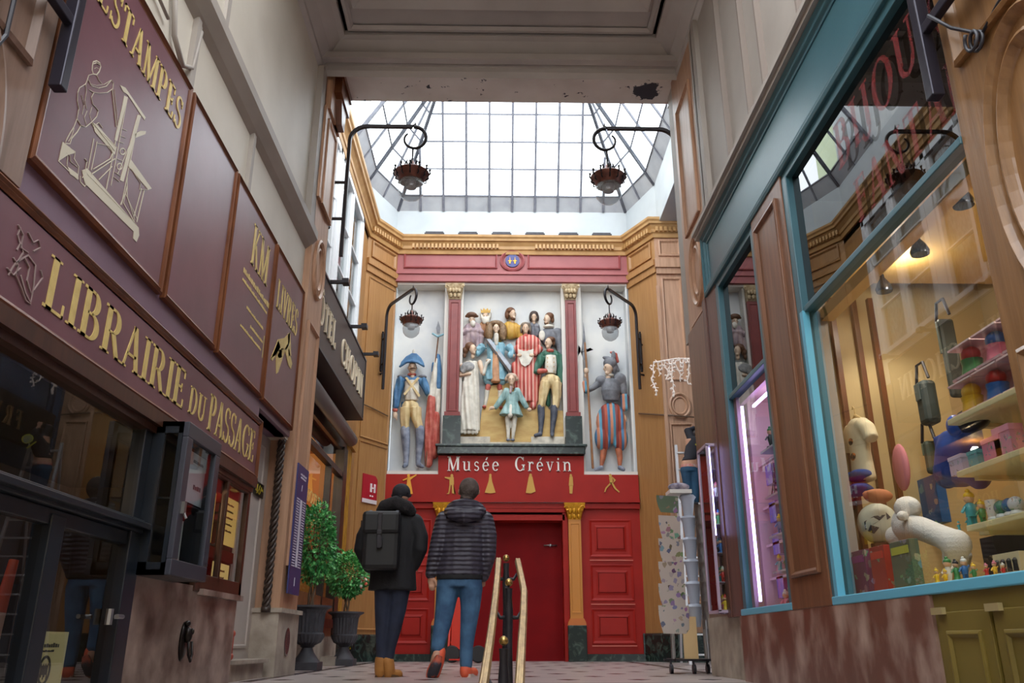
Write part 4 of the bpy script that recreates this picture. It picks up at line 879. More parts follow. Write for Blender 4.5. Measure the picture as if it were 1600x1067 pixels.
# back row
FIG('bearded_man_in_cap', [('robe', MAUV, [('e',150,310,-.02,75,75,40),('t',[(110,330,.0,38),(110,400,.0,30)]),('t',[(190,330,.0,30),(185,400,.0,24)]),('t',[(95,300,.04,22),(150,290,.07,16),(200,300,.04,18)])]), ('head', SKIN, face(142,225,.06,24)), ('cap', HAIR, [('e',140,200,.07,36,20,26),('t',[(108,206,.06,9),(175,206,.06,9)])]), ('beard', WHT, [('e',148,250,.09,18,22,14)])])
FIG('bearded_king', [('robe', BRNR, [('e',222,285,-.03,50,55,30)]), ('head', SKIN, face(223,208,.03,24)), ('beard', WHT, [('e',224,228,.05,26,28,16),('e',200,200,.02,10,28,12),('e',248,200,.02,10,28,12)]), ('hard_crown', OCH, [('p',[(196,186),(250,186),(254,160),(243,172),(236,156),(224,168),(212,156),(205,172),(195,160)],.0,.07)])])
FIG('bearded_man_in_gold', [('coat', OCH, [('e',372,290,-.02,66,58,36),('t',[(320,280,.0,26),(312,340,.0,22)]),('t',[(425,280,.0,24),(430,330,.0,20)])]), ('head', SKIN, face(385,192,.05,27,.8)), ('hair', HAIR, [('e',372,176,.05,32,24,30),('e',352,196,.04,16,30,22)]), ('beard', HAIR, [('e',388,222,.05,16,14,20)])])
FIG('dark_haired_woman', [('dress', GRY, [('e',512,290,-.02,42,52,26),('t',[(490,265,.02,14),(535,265,.02,14)])]), ('head', SKIN, face(512,212,.04,21)), ('hair', HAIRD, [('e',512,196,.02,29,24,20),('e',490,215,.02,9,24,12),('e',534,215,.02,9,24,12)])])
FIG('man_in_grey_armour', [('armour', GRY, [('e',605,330,-.02,66,62,36),('t',[(655,310,.02,30),(665,390,.0,24),(672,440,.0,20)]),('e',650,300,.03,34,26,26)]), ('head', SKIN, face(590,222,.05,26,-.8)), ('hair', HAIR, [('e',604,206,.05,30,24,28),('e',622,226,.04,12,22,16)]), ('ruff', WHT, [('e',600,268,.04,38,12,26),('e',560,320,.06,22,34,10)]), ('beard', HAIR, [('e',584,246,.05,14,12,16)])])
# tall man in the long wig
FIG('man_in_blue_coat_and_wig', [('coat', LBL, [('t',[(285,370,.06,60),(285,430,.07,56),(285,500,.07,58),(283,590,.06,70)]),('e',245,560,.05,44,60,30),('e',320,560,.05,44,60,30),('t',[(205,385,.06,30),(176,425,.06,24),(186,400,.1,20)]),('t',[(200,390,.06,26),(178,430,.08,18)]),('t',[(355,385,.06,30),(385,415,.08,24),(372,440,.12,22)])]), ('waistcoat', TANC, [('t',[(284,430,.13,22),(284,520,.14,26),(284,600,.13,30)])]), ('head', SKIN, face(287,278,.16,24)), ('wig', WIG, [('e',246,300,.12,28,58,26),('e',326,300,.12,28,58,26),('e',286,250,.1,48,20,28)]+[('e',236+((i*37)%100),250+i*11,.15+.02*(i%2),13,11,9) for i in range(10) if abs(236+((i*37)%100)-286) > 26]), ('cravat', WHT, [('t',[(288,318,.17,16),(288,350,.18,15),(288,372,.17,12)])]), ('breeches', REDC, [('t',[(240,625,.05,20),(236,645,.05,17)]),('t',[(305,625,.05,20),(310,645,.05,17)])]), ('stockings', WHT, [('t',[(234,650,.05,17),(228,700,.05,13),(222,735,.05,10)]),('t',[(311,650,.05,17),(310,700,.05,13),(312,740,.05,10)])]), ('hand', SKIN, [('e',382,440,.13,18,12,12),('e',240,470,.16,16,12,10)]), ('shoe', REDC, [('e',216,745,.07,14,9,18),('e',316,750,.07,14,9,18)]), ('hard_sword_belt', HAIRD, [('p',[(216,342),(226,336),(376,540),(366,548)],.1,.2)]), ('hard_sash', C('relief sash', (190,196,206)), [('p',[(228,340),(252,340),(376,500),(368,530)],.1,.185)])])
# cardinal
FIG('man_in_striped_red_robe', [('robe', REDS, [('t',[(470,400,.02,62),(465,480,.03,74),(470,600,.04,78),(478,720,.04,66)]),('t',[(400,500,.04,28),(410,620,.05,26),(430,700,.04,20)]),('t',[(540,500,.04,28),(520,620,.06,26),(505,740,.06,26)])]), ('cape', REDS, [('e',478,370,.06,84,58,44),('t',[(410,400,.1,24),(425,430,.13,16)]),('t',[(545,400,.1,24),(520,430,.13,16)])]), ('head', SKIN, face(462,278,.12,26)), ('hair', C('relief grey brown hair', (132,116,100)), [('e',462,260,.09,34,20,24),('e',436,285,.09,10,26,14),('e',488,285,.09,10,26,14)]), ('collar', REDC, [('e',464,322,.12,18,14,12)]), ('surplice', WHT, [('t',[(456,520,.12,16),(456,600,.13,16),(458,660,.12,16)])]), ('hard_white_scroll', WHT, [('p',[(416,400),(450,412),(470,412),(510,400),(505,450),(485,490),(458,506),(435,490),(420,450)],.15,.2)]), ('hand', SKIN, [('e',425,438,.2,17,12,9),('e',498,438,.2,17,12,9)])])
# lady in white
FIG('lady_in_long_white_dress', [('dress', WHT, [('t',[(140,480,.1,46),(140,540,.12,48),(138,600,.12,50),(134,720,.13,58),(130,890,.14,64)])]+[('t',[(92+i*19,600,.17,7),(84+i*21,760,.19,9),(78+i*23,900,.2,11)]) for i in range(5)]), ('head', SKIN, face(148,402,.15,27,.7)), ('hair', HAIR, [('e',130,385,.13,32,26,26),('e',104,410,.1,20,22,20),('e',98,440,.1,12,16,12)]), ('arm', SKIN, [('t',[(190,480,.14,16),(206,545,.18,14),(212,550,.18,13)]),('t',[(85,500,.14,16),(76,560,.16,13),(130,548,.22,11)])]), ('glove', WHT, [('t',[(210,548,.18,14),(228,490,.2,11),(250,468,.2,9)])]), ('feather_fan', C('relief feather grey', (168,166,164), (120,120,120), 20), [('e',118,505,.21,44,30,12),('e',92,520,.2,24,26,10)])])
# general in green
FIG('general_in_green_coat', [('coat', GRN, [('t',[(560,450,.1,30),(536,500,.12,26),(526,540,.14,22),(560,535,.2,18)]),('t',[(655,440,.08,34),(668,520,.08,26),(665,600,.07,22)]),('e',610,440,.08,72,34,32),('t',[(592,640,.04,20),(594,730,.04,18)])]), ('waistcoat', WHT, [('t',[(612,440,.15,34),(612,500,.16,38),(610,548,.15,36)])]), ('head', SKIN, face(598,365,.17,28,-.5)), ('hair', HAIR, [('e',612,346,.16,30,20,26),('e',628,362,.14,12,22,16)]), ('collar', REDC, [('e',608,412,.15,26,12,20)]), ('cuff_and_hand', REDC, [('t',[(545,533,.22,18),(580,530,.25,14)])]), ('breeches', CRM, [('e',612,590,.14,62,40,38),('t',[(582,600,.15,36),(566,680,.15,28),(556,742,.15,21)]),('t',[(644,600,.15,36),(648,680,.14,29),(640,742,.14,22)])]), ('boot', BOOT, [('t',[(553,748,.15,24),(556,800,.14,22),(553,870,.14,15),(550,900,.15,14)]),('t',[(632,748,.14,24),(630,800,.14,22),(622,870,.14,15),(620,905,.15,14)]),('t',[(550,908,.17,14),(520,915,.22,11)]),('t',[(620,908,.17,14),(620,914,.24,12)])]), ('hard_buttons', OCH, [('p',[(590+d_,450+j*26),(595+d_,450+j*26),(595+d_,456+j*26),(590+d_,456+j*26)],.2,.225) for j in range(4) for d_ in (0,38)])])
# child musician
FIG('child_in_pale_coat', [('coat', PGRN, [('t',[(382,660,.2,40),(380,720,.21,38),(378,760,.21,58),(376,798,.21,76)]),('t',[(350,650,.2,22),(318,700,.22,19),(285,745,.24,17)]),('t',[(412,650,.2,22),(440,700,.22,19),(466,745,.24,17)])]), ('waistcoat', WHT, [('t',[(374,740,.28,12),(370,796,.3,18)])]), ('head', SKIN, face(378,585,.26,27)), ('powdered_hair', C('relief powdered hair', (206,180,158)), [('e',378,566,.24,36,22,28),('e',348,580,.23,13,13,14),('e',408,580,.23,13,13,14)]), ('jabot', MAUV, [('t',[(376,628,.26,10),(372,660,.28,8)])]), ('hand', SKIN, [('e',262,752,.26,18,11,11),('t',[(258,752,.26,6),(246,764,.26,5)]),('e',484,762,.26,16,12,11)]), ('stockings', WHT, [('t',[(354,812,.2,18),(358,870,.2,14),(358,930,.2,10)]),('t',[(396,812,.2,18),(392,870,.2,14),(386,930,.2,10)])]), ('shoe', LBOOT, [('e',358,942,.23,13,8,16),('e',386,942,.23,13,8,16)])])
# left soldier
root = thing('relief_panel', (fx(650,740),YF+.2,fz(738)), 'painted relief of a blue coated soldier in a cocked hat with a tricolour flag', 'relief')
P, k = mk_map(600, 440, 3.442)
relief(root, 'soldier', P, k, [
 ('coat', BLU, [('e',145,535,.08,66,30,32),('t',[(92,530,.1,28),(74,600,.1,23),(64,670,.11,18)]),('t',[(205,530,.1,26),(230,580,.1,22),(238,600,.1,20)]),('t',[(120,650,.04,30),(110,760,.02,16)])]),
 ('waistcoat', WHT, [('t',[(150,535,.14,40),(150,590,.15,42),(150,640,.14,38)])]), ('face', SKIN, face(153,462,.15,31)), ('hand', SKIN, [('e',60,718,.12,14,19,11),('t',[(66,730,.12,5),(68,745,.12,4)])]),
 ('moustache', HAIR, [('t',[(140,468,.24,4),(155,464,.255,5),(170,468,.24,4)])]), ('collar', REDC, [('e',150,500,.13,26,10,20)]), ('cuff', REDC, [('e',60,690,.11,16,12,14)]),
 ('bicorne_hat', BLU, [('p',[(83,460),(92,432),(118,402),(150,384),(176,386),(202,412),(216,440),(216,456),(196,446),(172,434),(148,430),(118,436),(98,450)],.1,.25),('t',[(86,456,.22,7),(118,434,.25,8),(150,428,.26,8),(180,434,.25,8),(214,454,.22,7)])]), ('pompon', WHT, [('e',160,378,.2,9,17,9)]),
 ('epaulette', GRY, [('e',95,512,.12,26,12,20)]), ('epaulette', GRY, [('e',208,512,.12,24,12,20)]),
 ('breeches', CRM, [('e',142,670,.13,48,34,30),('t',[(118,680,.14,34),(112,740,.14,28),(114,790,.14,22)]),('t',[(170,680,.14,34),(176,740,.14,28),(190,785,.14,22)])]),
 ('boot', LBOOT, [('t',[(114,795,.14,27),(118,860,.14,24),(120,940,.14,17),(118,975,.15,15)]),('t',[(194,795,.14,27),(194,860,.14,24),(186,940,.14,17),(184,975,.15,15)]),('t',[(118,984,.16,14),(108,994,.22,11)]),('t',[(184,984,.16,14),(206,994,.22,11)])]),
 ('hard_cross_belt', CRM, [('p',[(112,516),(124,512),(196,612),(188,622)],.2,.245),('p',[(180,512),(192,518),(112,612),(104,602)],.2,.24)])])
relief(root, 'flag', P, k, [
 ('flag_white', WHT, [('t',[(282,420,.08,12),(272,500,.1,17),(258,600,.1,22),(252,640,.1,24)]),('t',[(290,560,.06,14),(290,660,.06,16),(284,730,.06,14)])]),
 ('flag_blue', BLU, [('t',[(290,400,.06,14),(294,470,.07,18),(292,570,.07,15)]),('t',[(266,440,.06,9),(262,480,.07,9)])]), ('flag_red', REDC, [('t',[(255,630,.12,24),(246,760,.12,28),(244,900,.12,28),(240,980,.12,22)]),('t',[(280,720,.08,22),(276,860,.08,26),(270,930,.08,24)])]),
 ('hard_pole', HAIR, [('t',[(292,300,.09,4),(262,560,.13,4),(225,990,.2,4)])]), ('hard_spear_tip', GRY, [('p',[(292,210),(304,250),(300,280),(286,280),(280,250)],.07,.1)]), ('ribbon', LBL, [('t',[(262,280,.12,7),(290,296,.12,7),(318,284,.12,7)])])])
# right guard
root = thing('relief_panel', (fx(948,740),YF+.2,fz(738)), 'painted relief of a helmeted guard holding a halberd in striped breeches, right of the centre', 'relief')
P, k = mk_map(890, 440, 3.442)
relief(root, 'guard', P, k, [
 ('breastplate', GRY, [('t',[(222,530,.12,50),(222,590,.15,56),(222,640,.13,44)]),('e',170,535,.12,34,30,30),('e',270,525,.12,38,34,30),('t',[(160,545,.12,22),(125,570,.12,18),(95,585,.12,16)]),('t',[(285,540,.1,24),(292,600,.1,20)])]),
 ('face', SKIN, face(208,466,.16,32,-.5)), ('helmet', GRY, [('e',218,440,.13,40,34,36),('t',[(184,408,.14,9),(205,412,.17,14),(240,440,.15,14),(262,478,.12,9)]),('e',236,400,.13,14,30,8),('e',240,460,.11,20,36,24)]),
 ('plume', REDC, [('t',[(222,380,.1,7),(248,390,.1,11),(258,430,.08,9)])]), ('sleeve', SLASH, [('t',[(88,585,.13,18),(80,545,.13,15)])]), ('sleeve', SLASH, [('t',[(296,620,.1,24),(298,680,.12,20)])]),
 ('hand', SKIN, [('e',90,480,.17,15,18,12),('e',88,505,.15,11,15,9),('e',294,740,.13,15,24,12),('t',[(286,750,.13,5),(284,770,.13,4)]),('t',[(296,756,.13,5),(296,776,.13,4)])]),
 ('breeches', SLASH, [('e',225,760,.1,86,110,48),('e',180,840,.1,48,70,40),('e',270,840,.1,46,70,40),('e',222,680,.1,56,24,34)]), ('stockings', C('relief orange hose', (190,112,80)), [('t',[(184,900,.1,20),(178,950,.1,16),(172,985,.1,11)]),('t',[(264,900,.1,20),(270,950,.1,16),(270,985,.1,11)])]),
 ('shoe', LBOOT, [('t',[(172,1000,.14,13),(140,1010,.16,10)]),('t',[(270,1000,.14,13),(290,1010,.18,11)])]), ('hard_ruff', WHT, [('e',214,505,.14,26,10,20)])])
relief(root, 'halberd', P, k, [('hard_shaft', BRNR, [('t',[(82,330,.14,6),(96,520,.18,6),(125,1000,.2,7)])]), ('hard_blade', GRY, [('p',[(62,380),(72,300),(74,215),(84,300),(88,360),(128,366),(110,356),(90,380),(84,420),(74,420),(60,376),(44,400),(46,340),(58,356)],.12,.15)])])
# marble shelf, red sign and band
m = MB(); m.box(f, fx(684,705), fx(913,705), fz(712), fz(698), -.3, .17); m.box(f, fx(681,705), fx(916,705), fz(701), fz(697), -.3, .21); struct(m, 'trim_marble_shelf', GREENM, bevel=.01)
root = thing('museum_sign', (fx(800,770),YF,fz(786)), 'scarlet fascia with white lettering Musée Grévin above the doors', 'sign')
m = MB(); m.extr(f, [(-2.03,fz(786)), (2.55,fz(786)), (2.55,fz(742)), (fx(912,740),fz(742)), (fx(912,714),fz(713)), (fx(685,714),fz(713)), (fx(685,740),fz(742)), (-2.03,fz(742))], -.1, .06); bd = m.build('fascia_board', RED, root)
m = MB(); m.box(f, -2.03, 2.55, fz(786), fz(782), 0, .12); m.box(f, -2.03, 2.55, fz(795), fz(787), -.05, .07); m.build('lip_moulding', RED, root)
for w_, a_, b_ in (('Musée', 699, 784), ('Grévin', 804, 897)):
    t = MB(); text(t, f, w_, fx(a_,735), fz(737), fz(715)-fz(737), fx(b_,735), .06, .085, .19); t.build('lettering', mat('white enamel letters', (240,236,228), .45), root)
# golden silhouettes
Gd = mat('matt gold silhouette', (190,146,66), .45, metal=.2); Go = mat('bright gold silhouette', (224,160,50), .45, metal=.2)
def sil(u, v, h, shp, mt, lab):
    x = fx(u, v); z = fz(v); s_ = h; m = MB()
    for q in shp:
        if q[0] == 'c': m.extr(f, [(x+(q[1]+q[3]*math.cos(a*PI/6))*s_, z+(q[2]+q[3]*1.1*math.sin(a*PI/6))*s_) for a in range(12)], .06, .085)
        else: m.extr(f, [(x+a*1.12*s_, z+b*s_) for a, b in q[1]], .06, .08)
    m.build('gold_silhouette', mt, label=lab, cat='silhouette')
sil(638,773,.36, [('c',.0,.92,.07), ('p',[(-.06,.85),(.06,.85),(.1,.62),(.22,.0),(-.14,.0),(-.06,.55)]), ('p',[(.05,.82),(.34,.98),(.36,.93),(.08,.7)]), ('p',[(-.05,.82),(-.26,.7),(-.24,.65),(-.02,.74)])], Go, 'bright gold silhouette of a dancer in a long dress raising one arm')
sil(705,773,.36, [('c',.02,.92,.07), ('p',[(-.08,.85),(.1,.85),(.12,.5),(.1,.45),(-.08,.45)]), ('p',[(-.08,.84),(-.3,.86),(-.3,.8),(-.08,.72)]), ('p',[(-.08,.46),(-.01,.46),(-.08,.0),(-.2,.0),(-.12,.06)]), ('p',[(.02,.46),(.1,.46),(.14,.0),(.22,.0),(.04,.04)])], Gd, 'gold silhouette of a standing man pointing left on the red fascia')
sil(766,772,.36, [('c',.0,.92,.06), ('p',[(-.05,.86),(.05,.86),(.08,.6),(.24,.04),(.0,.0),(-.24,.04),(-.08,.6)])], Gd, 'gold silhouette of a woman in a wide bell skirt, left of centre')
sil(829,772,.36, [('c',.0,.92,.07), ('p',[(-.08,.86),(.08,.86),(.14,.5),(.22,.1),(.0,.0),(-.22,.04),(-.14,.5)])], Gd, 'gold silhouette of a cloaked figure, right of centre')
sil(892,772,.36, [('c',.0,.92,.06), ('p',[(-.06,.86),(.08,.86),(.1,.4),(-.1,.4)]), ('p',[(-.08,.42),(.09,.42),(.05,.0),(-.07,.0)])], Gd, 'gold silhouette of a slim standing figure above the right gilded column')
sil(955,770,.34, [('c',-.04,.9,.08), ('p',[(-.1,.8),(.08,.84),(.06,.5),(-.06,.45)]), ('p',[(.06,.84),(.22,.66),(.08,.5),(.12,.64)]), ('p',[(-.06,.52),(.06,.55),(-.24,.2),(-.3,.02),(-.36,.02),(-.28,.26)]), ('p',[(-.02,.52),(.08,.5),(.22,.22),(.38,.04),(.34,.0),(.14,.18)])], Gd, 'gold outline of a leaping dancer, last on the right of the red fascia')
# lower storey: red joinery
zt = fz(795)
xo0, xo1 = fx(700,900), fx(884,900)
m = MB()
m.box(f, -2.03, xo0, .12, zt, -.12, 0); m.box(f, xo1, 2.55, .12, zt, -.12, 0); m.box(f, xo0, xo1, 2.42, zt, -.12, 0)
m.box(f, xo0-.02, xo0+.06, 0, 2.5, -.4, .03); m.box(f, xo1-.04, xo1+.05, 0, 2.5, -.4, .03); m.box(f, xo0, xo1, 2.36, 2.46, -.4, .03); m.box(f, xo0-.02, xo1+.05, 2.5, 2.58, 0, .06)
for a, b in ((fx(922,900), fx(990,900)), (-1.78, fx(672,900))):
    for c, d_ in ((1.72,2.38), (.98,1.6), (.28,.86)):
        m.mould(f, a, b, c, d_, [(0,0), (0,.012), (.015,.016), (.05,.0)]); m.mould(f, a+.1, b-.1, c+.1, d_-.1, [(0,0), (.04,.012), (.05,.012)]); m.box(f, a+.14, b-.14, c+.14, d_-.14, 0, .012)
struct(m, 'wall_museum_joinery', RED)
m = MB(); 
for c in (1.66, .92, .24): m.box(f, fx(922,900), fx(990,900), c-.0, c+.016, .02, .04)
struct(m, 'trim_pink_mould', mat('pinkish panel edge', (206,112,96), .4))  # thin pinkish strip below each right hand panel
m = MB(); xm_ = (xo0+xo1)/2
m.box(f, xo0, xo1, 0, 2.4, -.4, -.3); m.box(f, xm_+.1, xm_+.11, 0, 2.4, -.3, -.295)
struct(m, 'door_2', RED2)
m = MB(); q = ony(860,852,YF+.27); m.tube([(q.x-.12,q.y,q.z), (q.x+.12,q.y,q.z)], .014, 8); m.ell((q.x,q.y,q.z), .03); m.build('door_handle', STEEL, bpy.data.objects['door_2'], smooth=True)
m = MB(); m.box(XYZ, xo0-.1, xo1+.1, YF+.41, YF+.5, 0, 2.4); m.box(XYZ, xo0, xo1, YF, YF+.45, 2.4, 2.5); struct(m, 'ceiling_porch', RED2)
for nm, u in (('left', 691), ('right', 899)):
    xm = fx(u, 900)
    root = thing('gilded_column', (xm,YF,0), 'ochre column with gilded corinthian capital at the %s of the museum doorway' % nm, 'column')
    m = MB(); m.box(f, xm-.16, xm+.16, 0, .58, -.02, .16); m.build('marble_base', GREENM, root, bevel=.01)
    m = MB(); m.box(f, xm-.11, xm+.11, .68, 2.36, 0, .12); m.mould(f, xm-.09, xm+.09, .78, 2.3, [(0,.12),(0,.13),(.015,.13),(.025,.115)]); m.build('shaft', mat('ochre column paint', (196,128,50), .4), root)
    m = MB(); m.extr(f, [(xm-.16,.58),(xm+.16,.58),(xm+.15,.63),(xm+.12,.69),(xm-.12,.69),(xm-.15,.63)], 0, .15); m.build('base_mould', mat('orange base moulding', (196,110,48), .4), root)
    m = MB(); zz = 2.36; m.add([f.p(xm+a*e, b, n) for b, e, n in ((zz,.11,.12),(zz+.14,.13,.14),(zz+.24,.18,.2),(zz+.29,.19,.21)) for a in (-1,1)]+[f.p(xm+a*.12, b, 0) for b in (zz,zz+.29) for a in (-1,1)], [(0,1,3,2),(2,3,5,4),(4,5,7,6),(6,7,11,10),(0,2,4,6,10,8),(1,9,11,7,5,3)])
    for r_ in range(2):
        for q in range(3): m.ell(f.p(xm-.08+q*.08, zz+.06+r_*.09, .14+r_*.03), (.035,.03,.05), seg=8, rings=6)
    for a in (-1,1): m.tube([f.p(xm+a*(.14+.04*math.cos(j*.7)), zz+.2+.04*math.sin(j*.7), .19) for j in range(8)], .014, 5)
    m.build('capital', GILT, root, smooth=30)
m = MB(); m.run([(fx(912,1000),YF), (2.5,YF)], [(-.1,0), (.06,0), (.06,.12), (-.1,.12)]); m.run([(-2.0,YF), (xo0-.15,YF)], [(-.1,0), (.06,0), (.06,.12), (-.1,.12)]); struct(m, 'baseboard_museum', GREENM)
# plaques on the left corner
g = Fr(fl.O, fl.S, fl.T, fl.N)
def oncorner(u, v):
    d = Vector(ray(u, v)); o = Vector((0,0,CAM_H)); t = (fl.O-o).dot(fl.N)/d.dot(fl.N); q = o+d*t; return (q-fl.O).dot(fl.S), q.z
a, b = oncorner(564,784); c, d_ = oncorner(589,745)
root = thing('hotel_plaque', fl.p((a+c)/2, b, 0), 'crimson hotel rating plaque with a white letter H on the wooden corner', 'plaque')
PR = mat('crimson plaque', (170,34,50), .3)
m = MB(); m.extr(fl, [(a,b), (c,b), (c,d_-.06), (c-.06,d_), (a,d_)], 0, .02); m.build('plate', PR, root)
m = MB(); m.box(fl, a, c, b, b+.07, .02, .024); m.build('white_footer', mat('plaque white', (214,206,208), .4), root)
t = MB(); h = (d_-b)*.3; x = c-.2
for q in ((x,.05), (x+.1,.05)): t.box(fl, q[0], q[0]+.045, b+.2, b+.2+h, .02, .03)
t.box(fl, x, x+.145, b+.2+h*.42, b+.2+h*.58, .02, .03)
for k_ in (0,.06): t.box(fl, x-.0+k_, x+.03+k_, b+.12, b+.145, .02, .028)
t.build('lettering', mat('plaque letter white', (235,228,228), .4), root)
a, b = oncorner(562,848); c, d_ = oncorner(574,815)
m = MB(); m.box(fl, a, c, b, b+(d_-b)*.6, 0, .015); m.k = 1; m.box(fl, a, c, b+(d_-b)*.6, d_, 0, .015); m.k = 2; m.ell(fl.p((a+c)/2, b+(d_-b)*.8, .016), (.03,.01,.04)); m.build('warning_sticker', [mat('yellow sticker', (226,190,30), .4), BLACKM, mat('sticker white', (210,210,210), .5)], label='small yellow and black notice on the corner behind the left man', cat='sticker')
m = MB(); q = (-1.98); m.box(fl, .1, .2, .2, .3, .05, .06); m.build('yellow_tag', mat('yellow tag', (230,200,20), .4), label='small yellow tag on the green marble skirting', cat='tag')
m = MB()
for k_ in range(5): m.tube([fl.p(-.1+k_*.06,.1,.06), fl.p(-.05+k_*.05,.25,.08), fl.p(.1+k_*.03,.34,.07), fl.p(.15+k_*.02,.18,.08)], .008, 5)
m.build('cable_tangle', BLACKM, label='tangle of black cables hanging before the marble skirting at left', cat='cable')
# ================================================================== RIGHT SHOP FRONT
f = FR(2.05)
m = MB(); m.box(f, 1.9, 7.5, 4.06, 4.16, -.1, .1); m.box(f, 1.9, 7.5, 4.1, 4.14, -.1, .13); struct(m, 'trim_5', CREAM2)
m = MB(); m.box(f, 1.9, 7.44, 3.46, 4.08, -.1, .02)
m.mould(f, 1.8, 7.46, 3.44, 4.08, [(0,-.05), (0,.06), (.03,.07), (.05,.05), (.08,.055), (.1,.03), (.12,.03), (.12,.02)])
m.box(f, 1.9, 7.46, 3.38, 3.46, -.1, .035)
struct(m, 'trim_teal_fascia', TEAL, bevel=.004)
m = MB()
for y in (5.17, 5.98, 7.1): m.box(f, y-(.04 if y != 5.98 else .05), y+(.05 if y != 5.98 else .03), .5, 3.4, -.06, .04)
for a, b, z in ((3.13,5.2,2.37), (5.95,7.1,2.32)): m.box(f, a, b, z-.02, z+.02, -.05, .03)
TEALL = mat('bright turquoise sill paint', (96,172,200), .35)
struct(m, 'window_10', TEAL, bevel=.005)
m = MB(); m.box(f, 3.13, 5.21, .5, .55, -.12, .05); m.box(f, 5.94, 7.2, .5, .55, -.12, .05); struct(m, 'trim_sill', TEALL, bevel=.006)
m = MB()
m.box(f, 5.115, 5.165, .55, 2.36, .0, .045)
m.box(f, 7.08, 7.12, .55, 2.3, .0, .03)
struct(m, 'trim_turquoise_stiles', TEALL)
m = MB(); m.plane(f, 1.9, 5.15, 2.39, 3.42, -.01); m.plane(f, 5.95, 7.1, 2.34, 3.42, -.01); struct(m, 'window_11', glassm('upper dark glass', (80,82,86), 2.0))
m = MB(); m.plane(f, 1.9, 5.15, .55, 2.36, -.01); m.plane(f, 5.95, 7.1, .55, 2.31, -.01); struct(m, 'window_12', glassm('lower shop glass', (232,236,236), 1.85))
# faded red lettering on the upper pane
g = Fr((2.035,0,0), (0,-1,0), (0,0,1), (-1,0,0)); t = MB()
text(t, g, 'BIJOUX', -4.35, 2.95, .3, -3.05, 0, .002, .06); RP = None
def _pl(): 
    mm = bpy.data.materials.new('faded red glass paint'); mm.use_nodes = True; N = mm.node_tree.nodes; B = N['Principled BSDF']; B.inputs['Base Color'].default_value = (*lin((150,40,44)), 1); B.inputs['Roughness'].default_value = .5; B.inputs['Alpha'].default_value = .26; return mm
RP = _pl(); t.build('window_lettering', RP, label='faded red upper line of lettering on the dark upper pane of the right shop', cat='lettering')
t = MB(); text(t, g, 'FANTAISIE', -4.2, 2.52, .26, -2.6, 0, .002, .06); t.build('window_lettering', RP, label='faded red lower line of lettering on the dark upper pane of the right shop', cat='lettering')
# pilaster between the two windows
m = MB(); m.box(f, 5.22, 5.93, .5, 3.46, -.1, .05); m.mould(f, 5.32, 5.84, .7, 3.32, [(0,.05), (0,.07), (.02,.075), (.04,.05), (.05,.045)]); struct(m, 'wall_pilaster_shop', BROWN, bevel=.004)
m = MB(); m.box(f, 7.14, 7.55, .5, 3.5, -.1, .04); m.box(XYZ, 2.0, 2.1, 7.5, 7.62, .5, 3.46); struct(m, 'wall_pilaster_end', mat('dark rosy brown', (104,66,56), .4, rgb2=(84,52,44), vs=3, st=(5,5,.6)))
m = MB(); m.box(f, 4.03, 7.25, -.9, .5, -.12, .046); struct(m, 'wall_marble_dado', REDMARB)
m = MB(); m.ringm(f, 7.2, .3, .05, .07, [(0,.03), (0,.04), (.02,.045), (.04,.03)], 16); m.build('dado_hook', BLACKM, label='dark iron ring on the edge of the right marble dado', cat='ring')
# olive cabinet doors
OLIVE = mat('olive cabinet paint', (116,100,44), .42, rgb2=(100,86,36), vs=3)
root = thing('shop_cabinet', (2.1,3.0,-.9), 'olive painted cabinet with panelled doors below the right shop window', 'cabinet')
m = MB(); m.box(f, 2.02, 4.03, -.9, .5, -.06, .03); m.build('carcass', OLIVE, root)
for a, b in ((2.6,3.06), (3.09,3.53), (3.56,3.98)):
    m = MB(); m.box(f, a, b, -.7, .42, .03, .045); m.mould(f, a+.07, b-.07, .02, .34, [(0,.045), (0,.055), (.015,.06), (.03,.046)]); m.mould(f, a+.07, b-.07, -.6, -.08, [(0,.045), (0,.055), (.015,.06), (.03,.046)])
    d = m.build('door', OLIVE, root, bevel=.003)
    m = MB(); m.cube((1.995, b-.03, .425), (.02,.1,.03)); m.build('latch', mat('pale brass latch', (190,176,130), .35, metal=.5), d)
# near pilaster, right, with carved ovals
f2 = FR(2.03)
m = MB(); m.box(f2, 1.9, 3.13, .5, 6.6, -.15, 0)
m.ringm(f2, 2.62, 2.02, .34, .62, [(0,0), (0,.03), (.02,.045), (.04,.02), (.05,.0)]); m.ringm(f2, 2.62, 2.02, .26, .5, [(0,0), (0,.03), (.02,.04), (.045,.01), (.05,0)])
m.mould(f2, 2.15, 3.04, 2.68, 5.4, [(0,0), (0,.025), (.02,.035), (.05,.005), (.06,0)])
m.mould(f2, 2.15, 3.04, .62, 1.36, [(0,0), (0,.025), (.02,.035), (.05,.005), (.06,0)])
struct(m, 'wall_pilaster_right', OAKN, bevel=.002)
m = MB(); m.tube([f2.p(3.0,2.93,.12), f2.p(2.95,2.82,.06), f2.p(2.88,2.74,.02), f2.p(2.84,2.7,.02)], .008, 6)
m.tube([f2.p(2.84+.035*math.cos(a*.55), 2.66+.045*math.sin(a*.55), .02+.004*a*.5) for a in range(26)], .008, 6); m.tube([f2.p(2.84,2.66,.03), f2.p(2.7,2.72,.02), f2.p(2.4,2.78,.02)], .008, 6)
m.build('cable_coil', mat('grey rubber cable', (44,44,54), .45), smooth=True, label='coil of dark cable hanging on the near right oak pilaster', cat='cable')
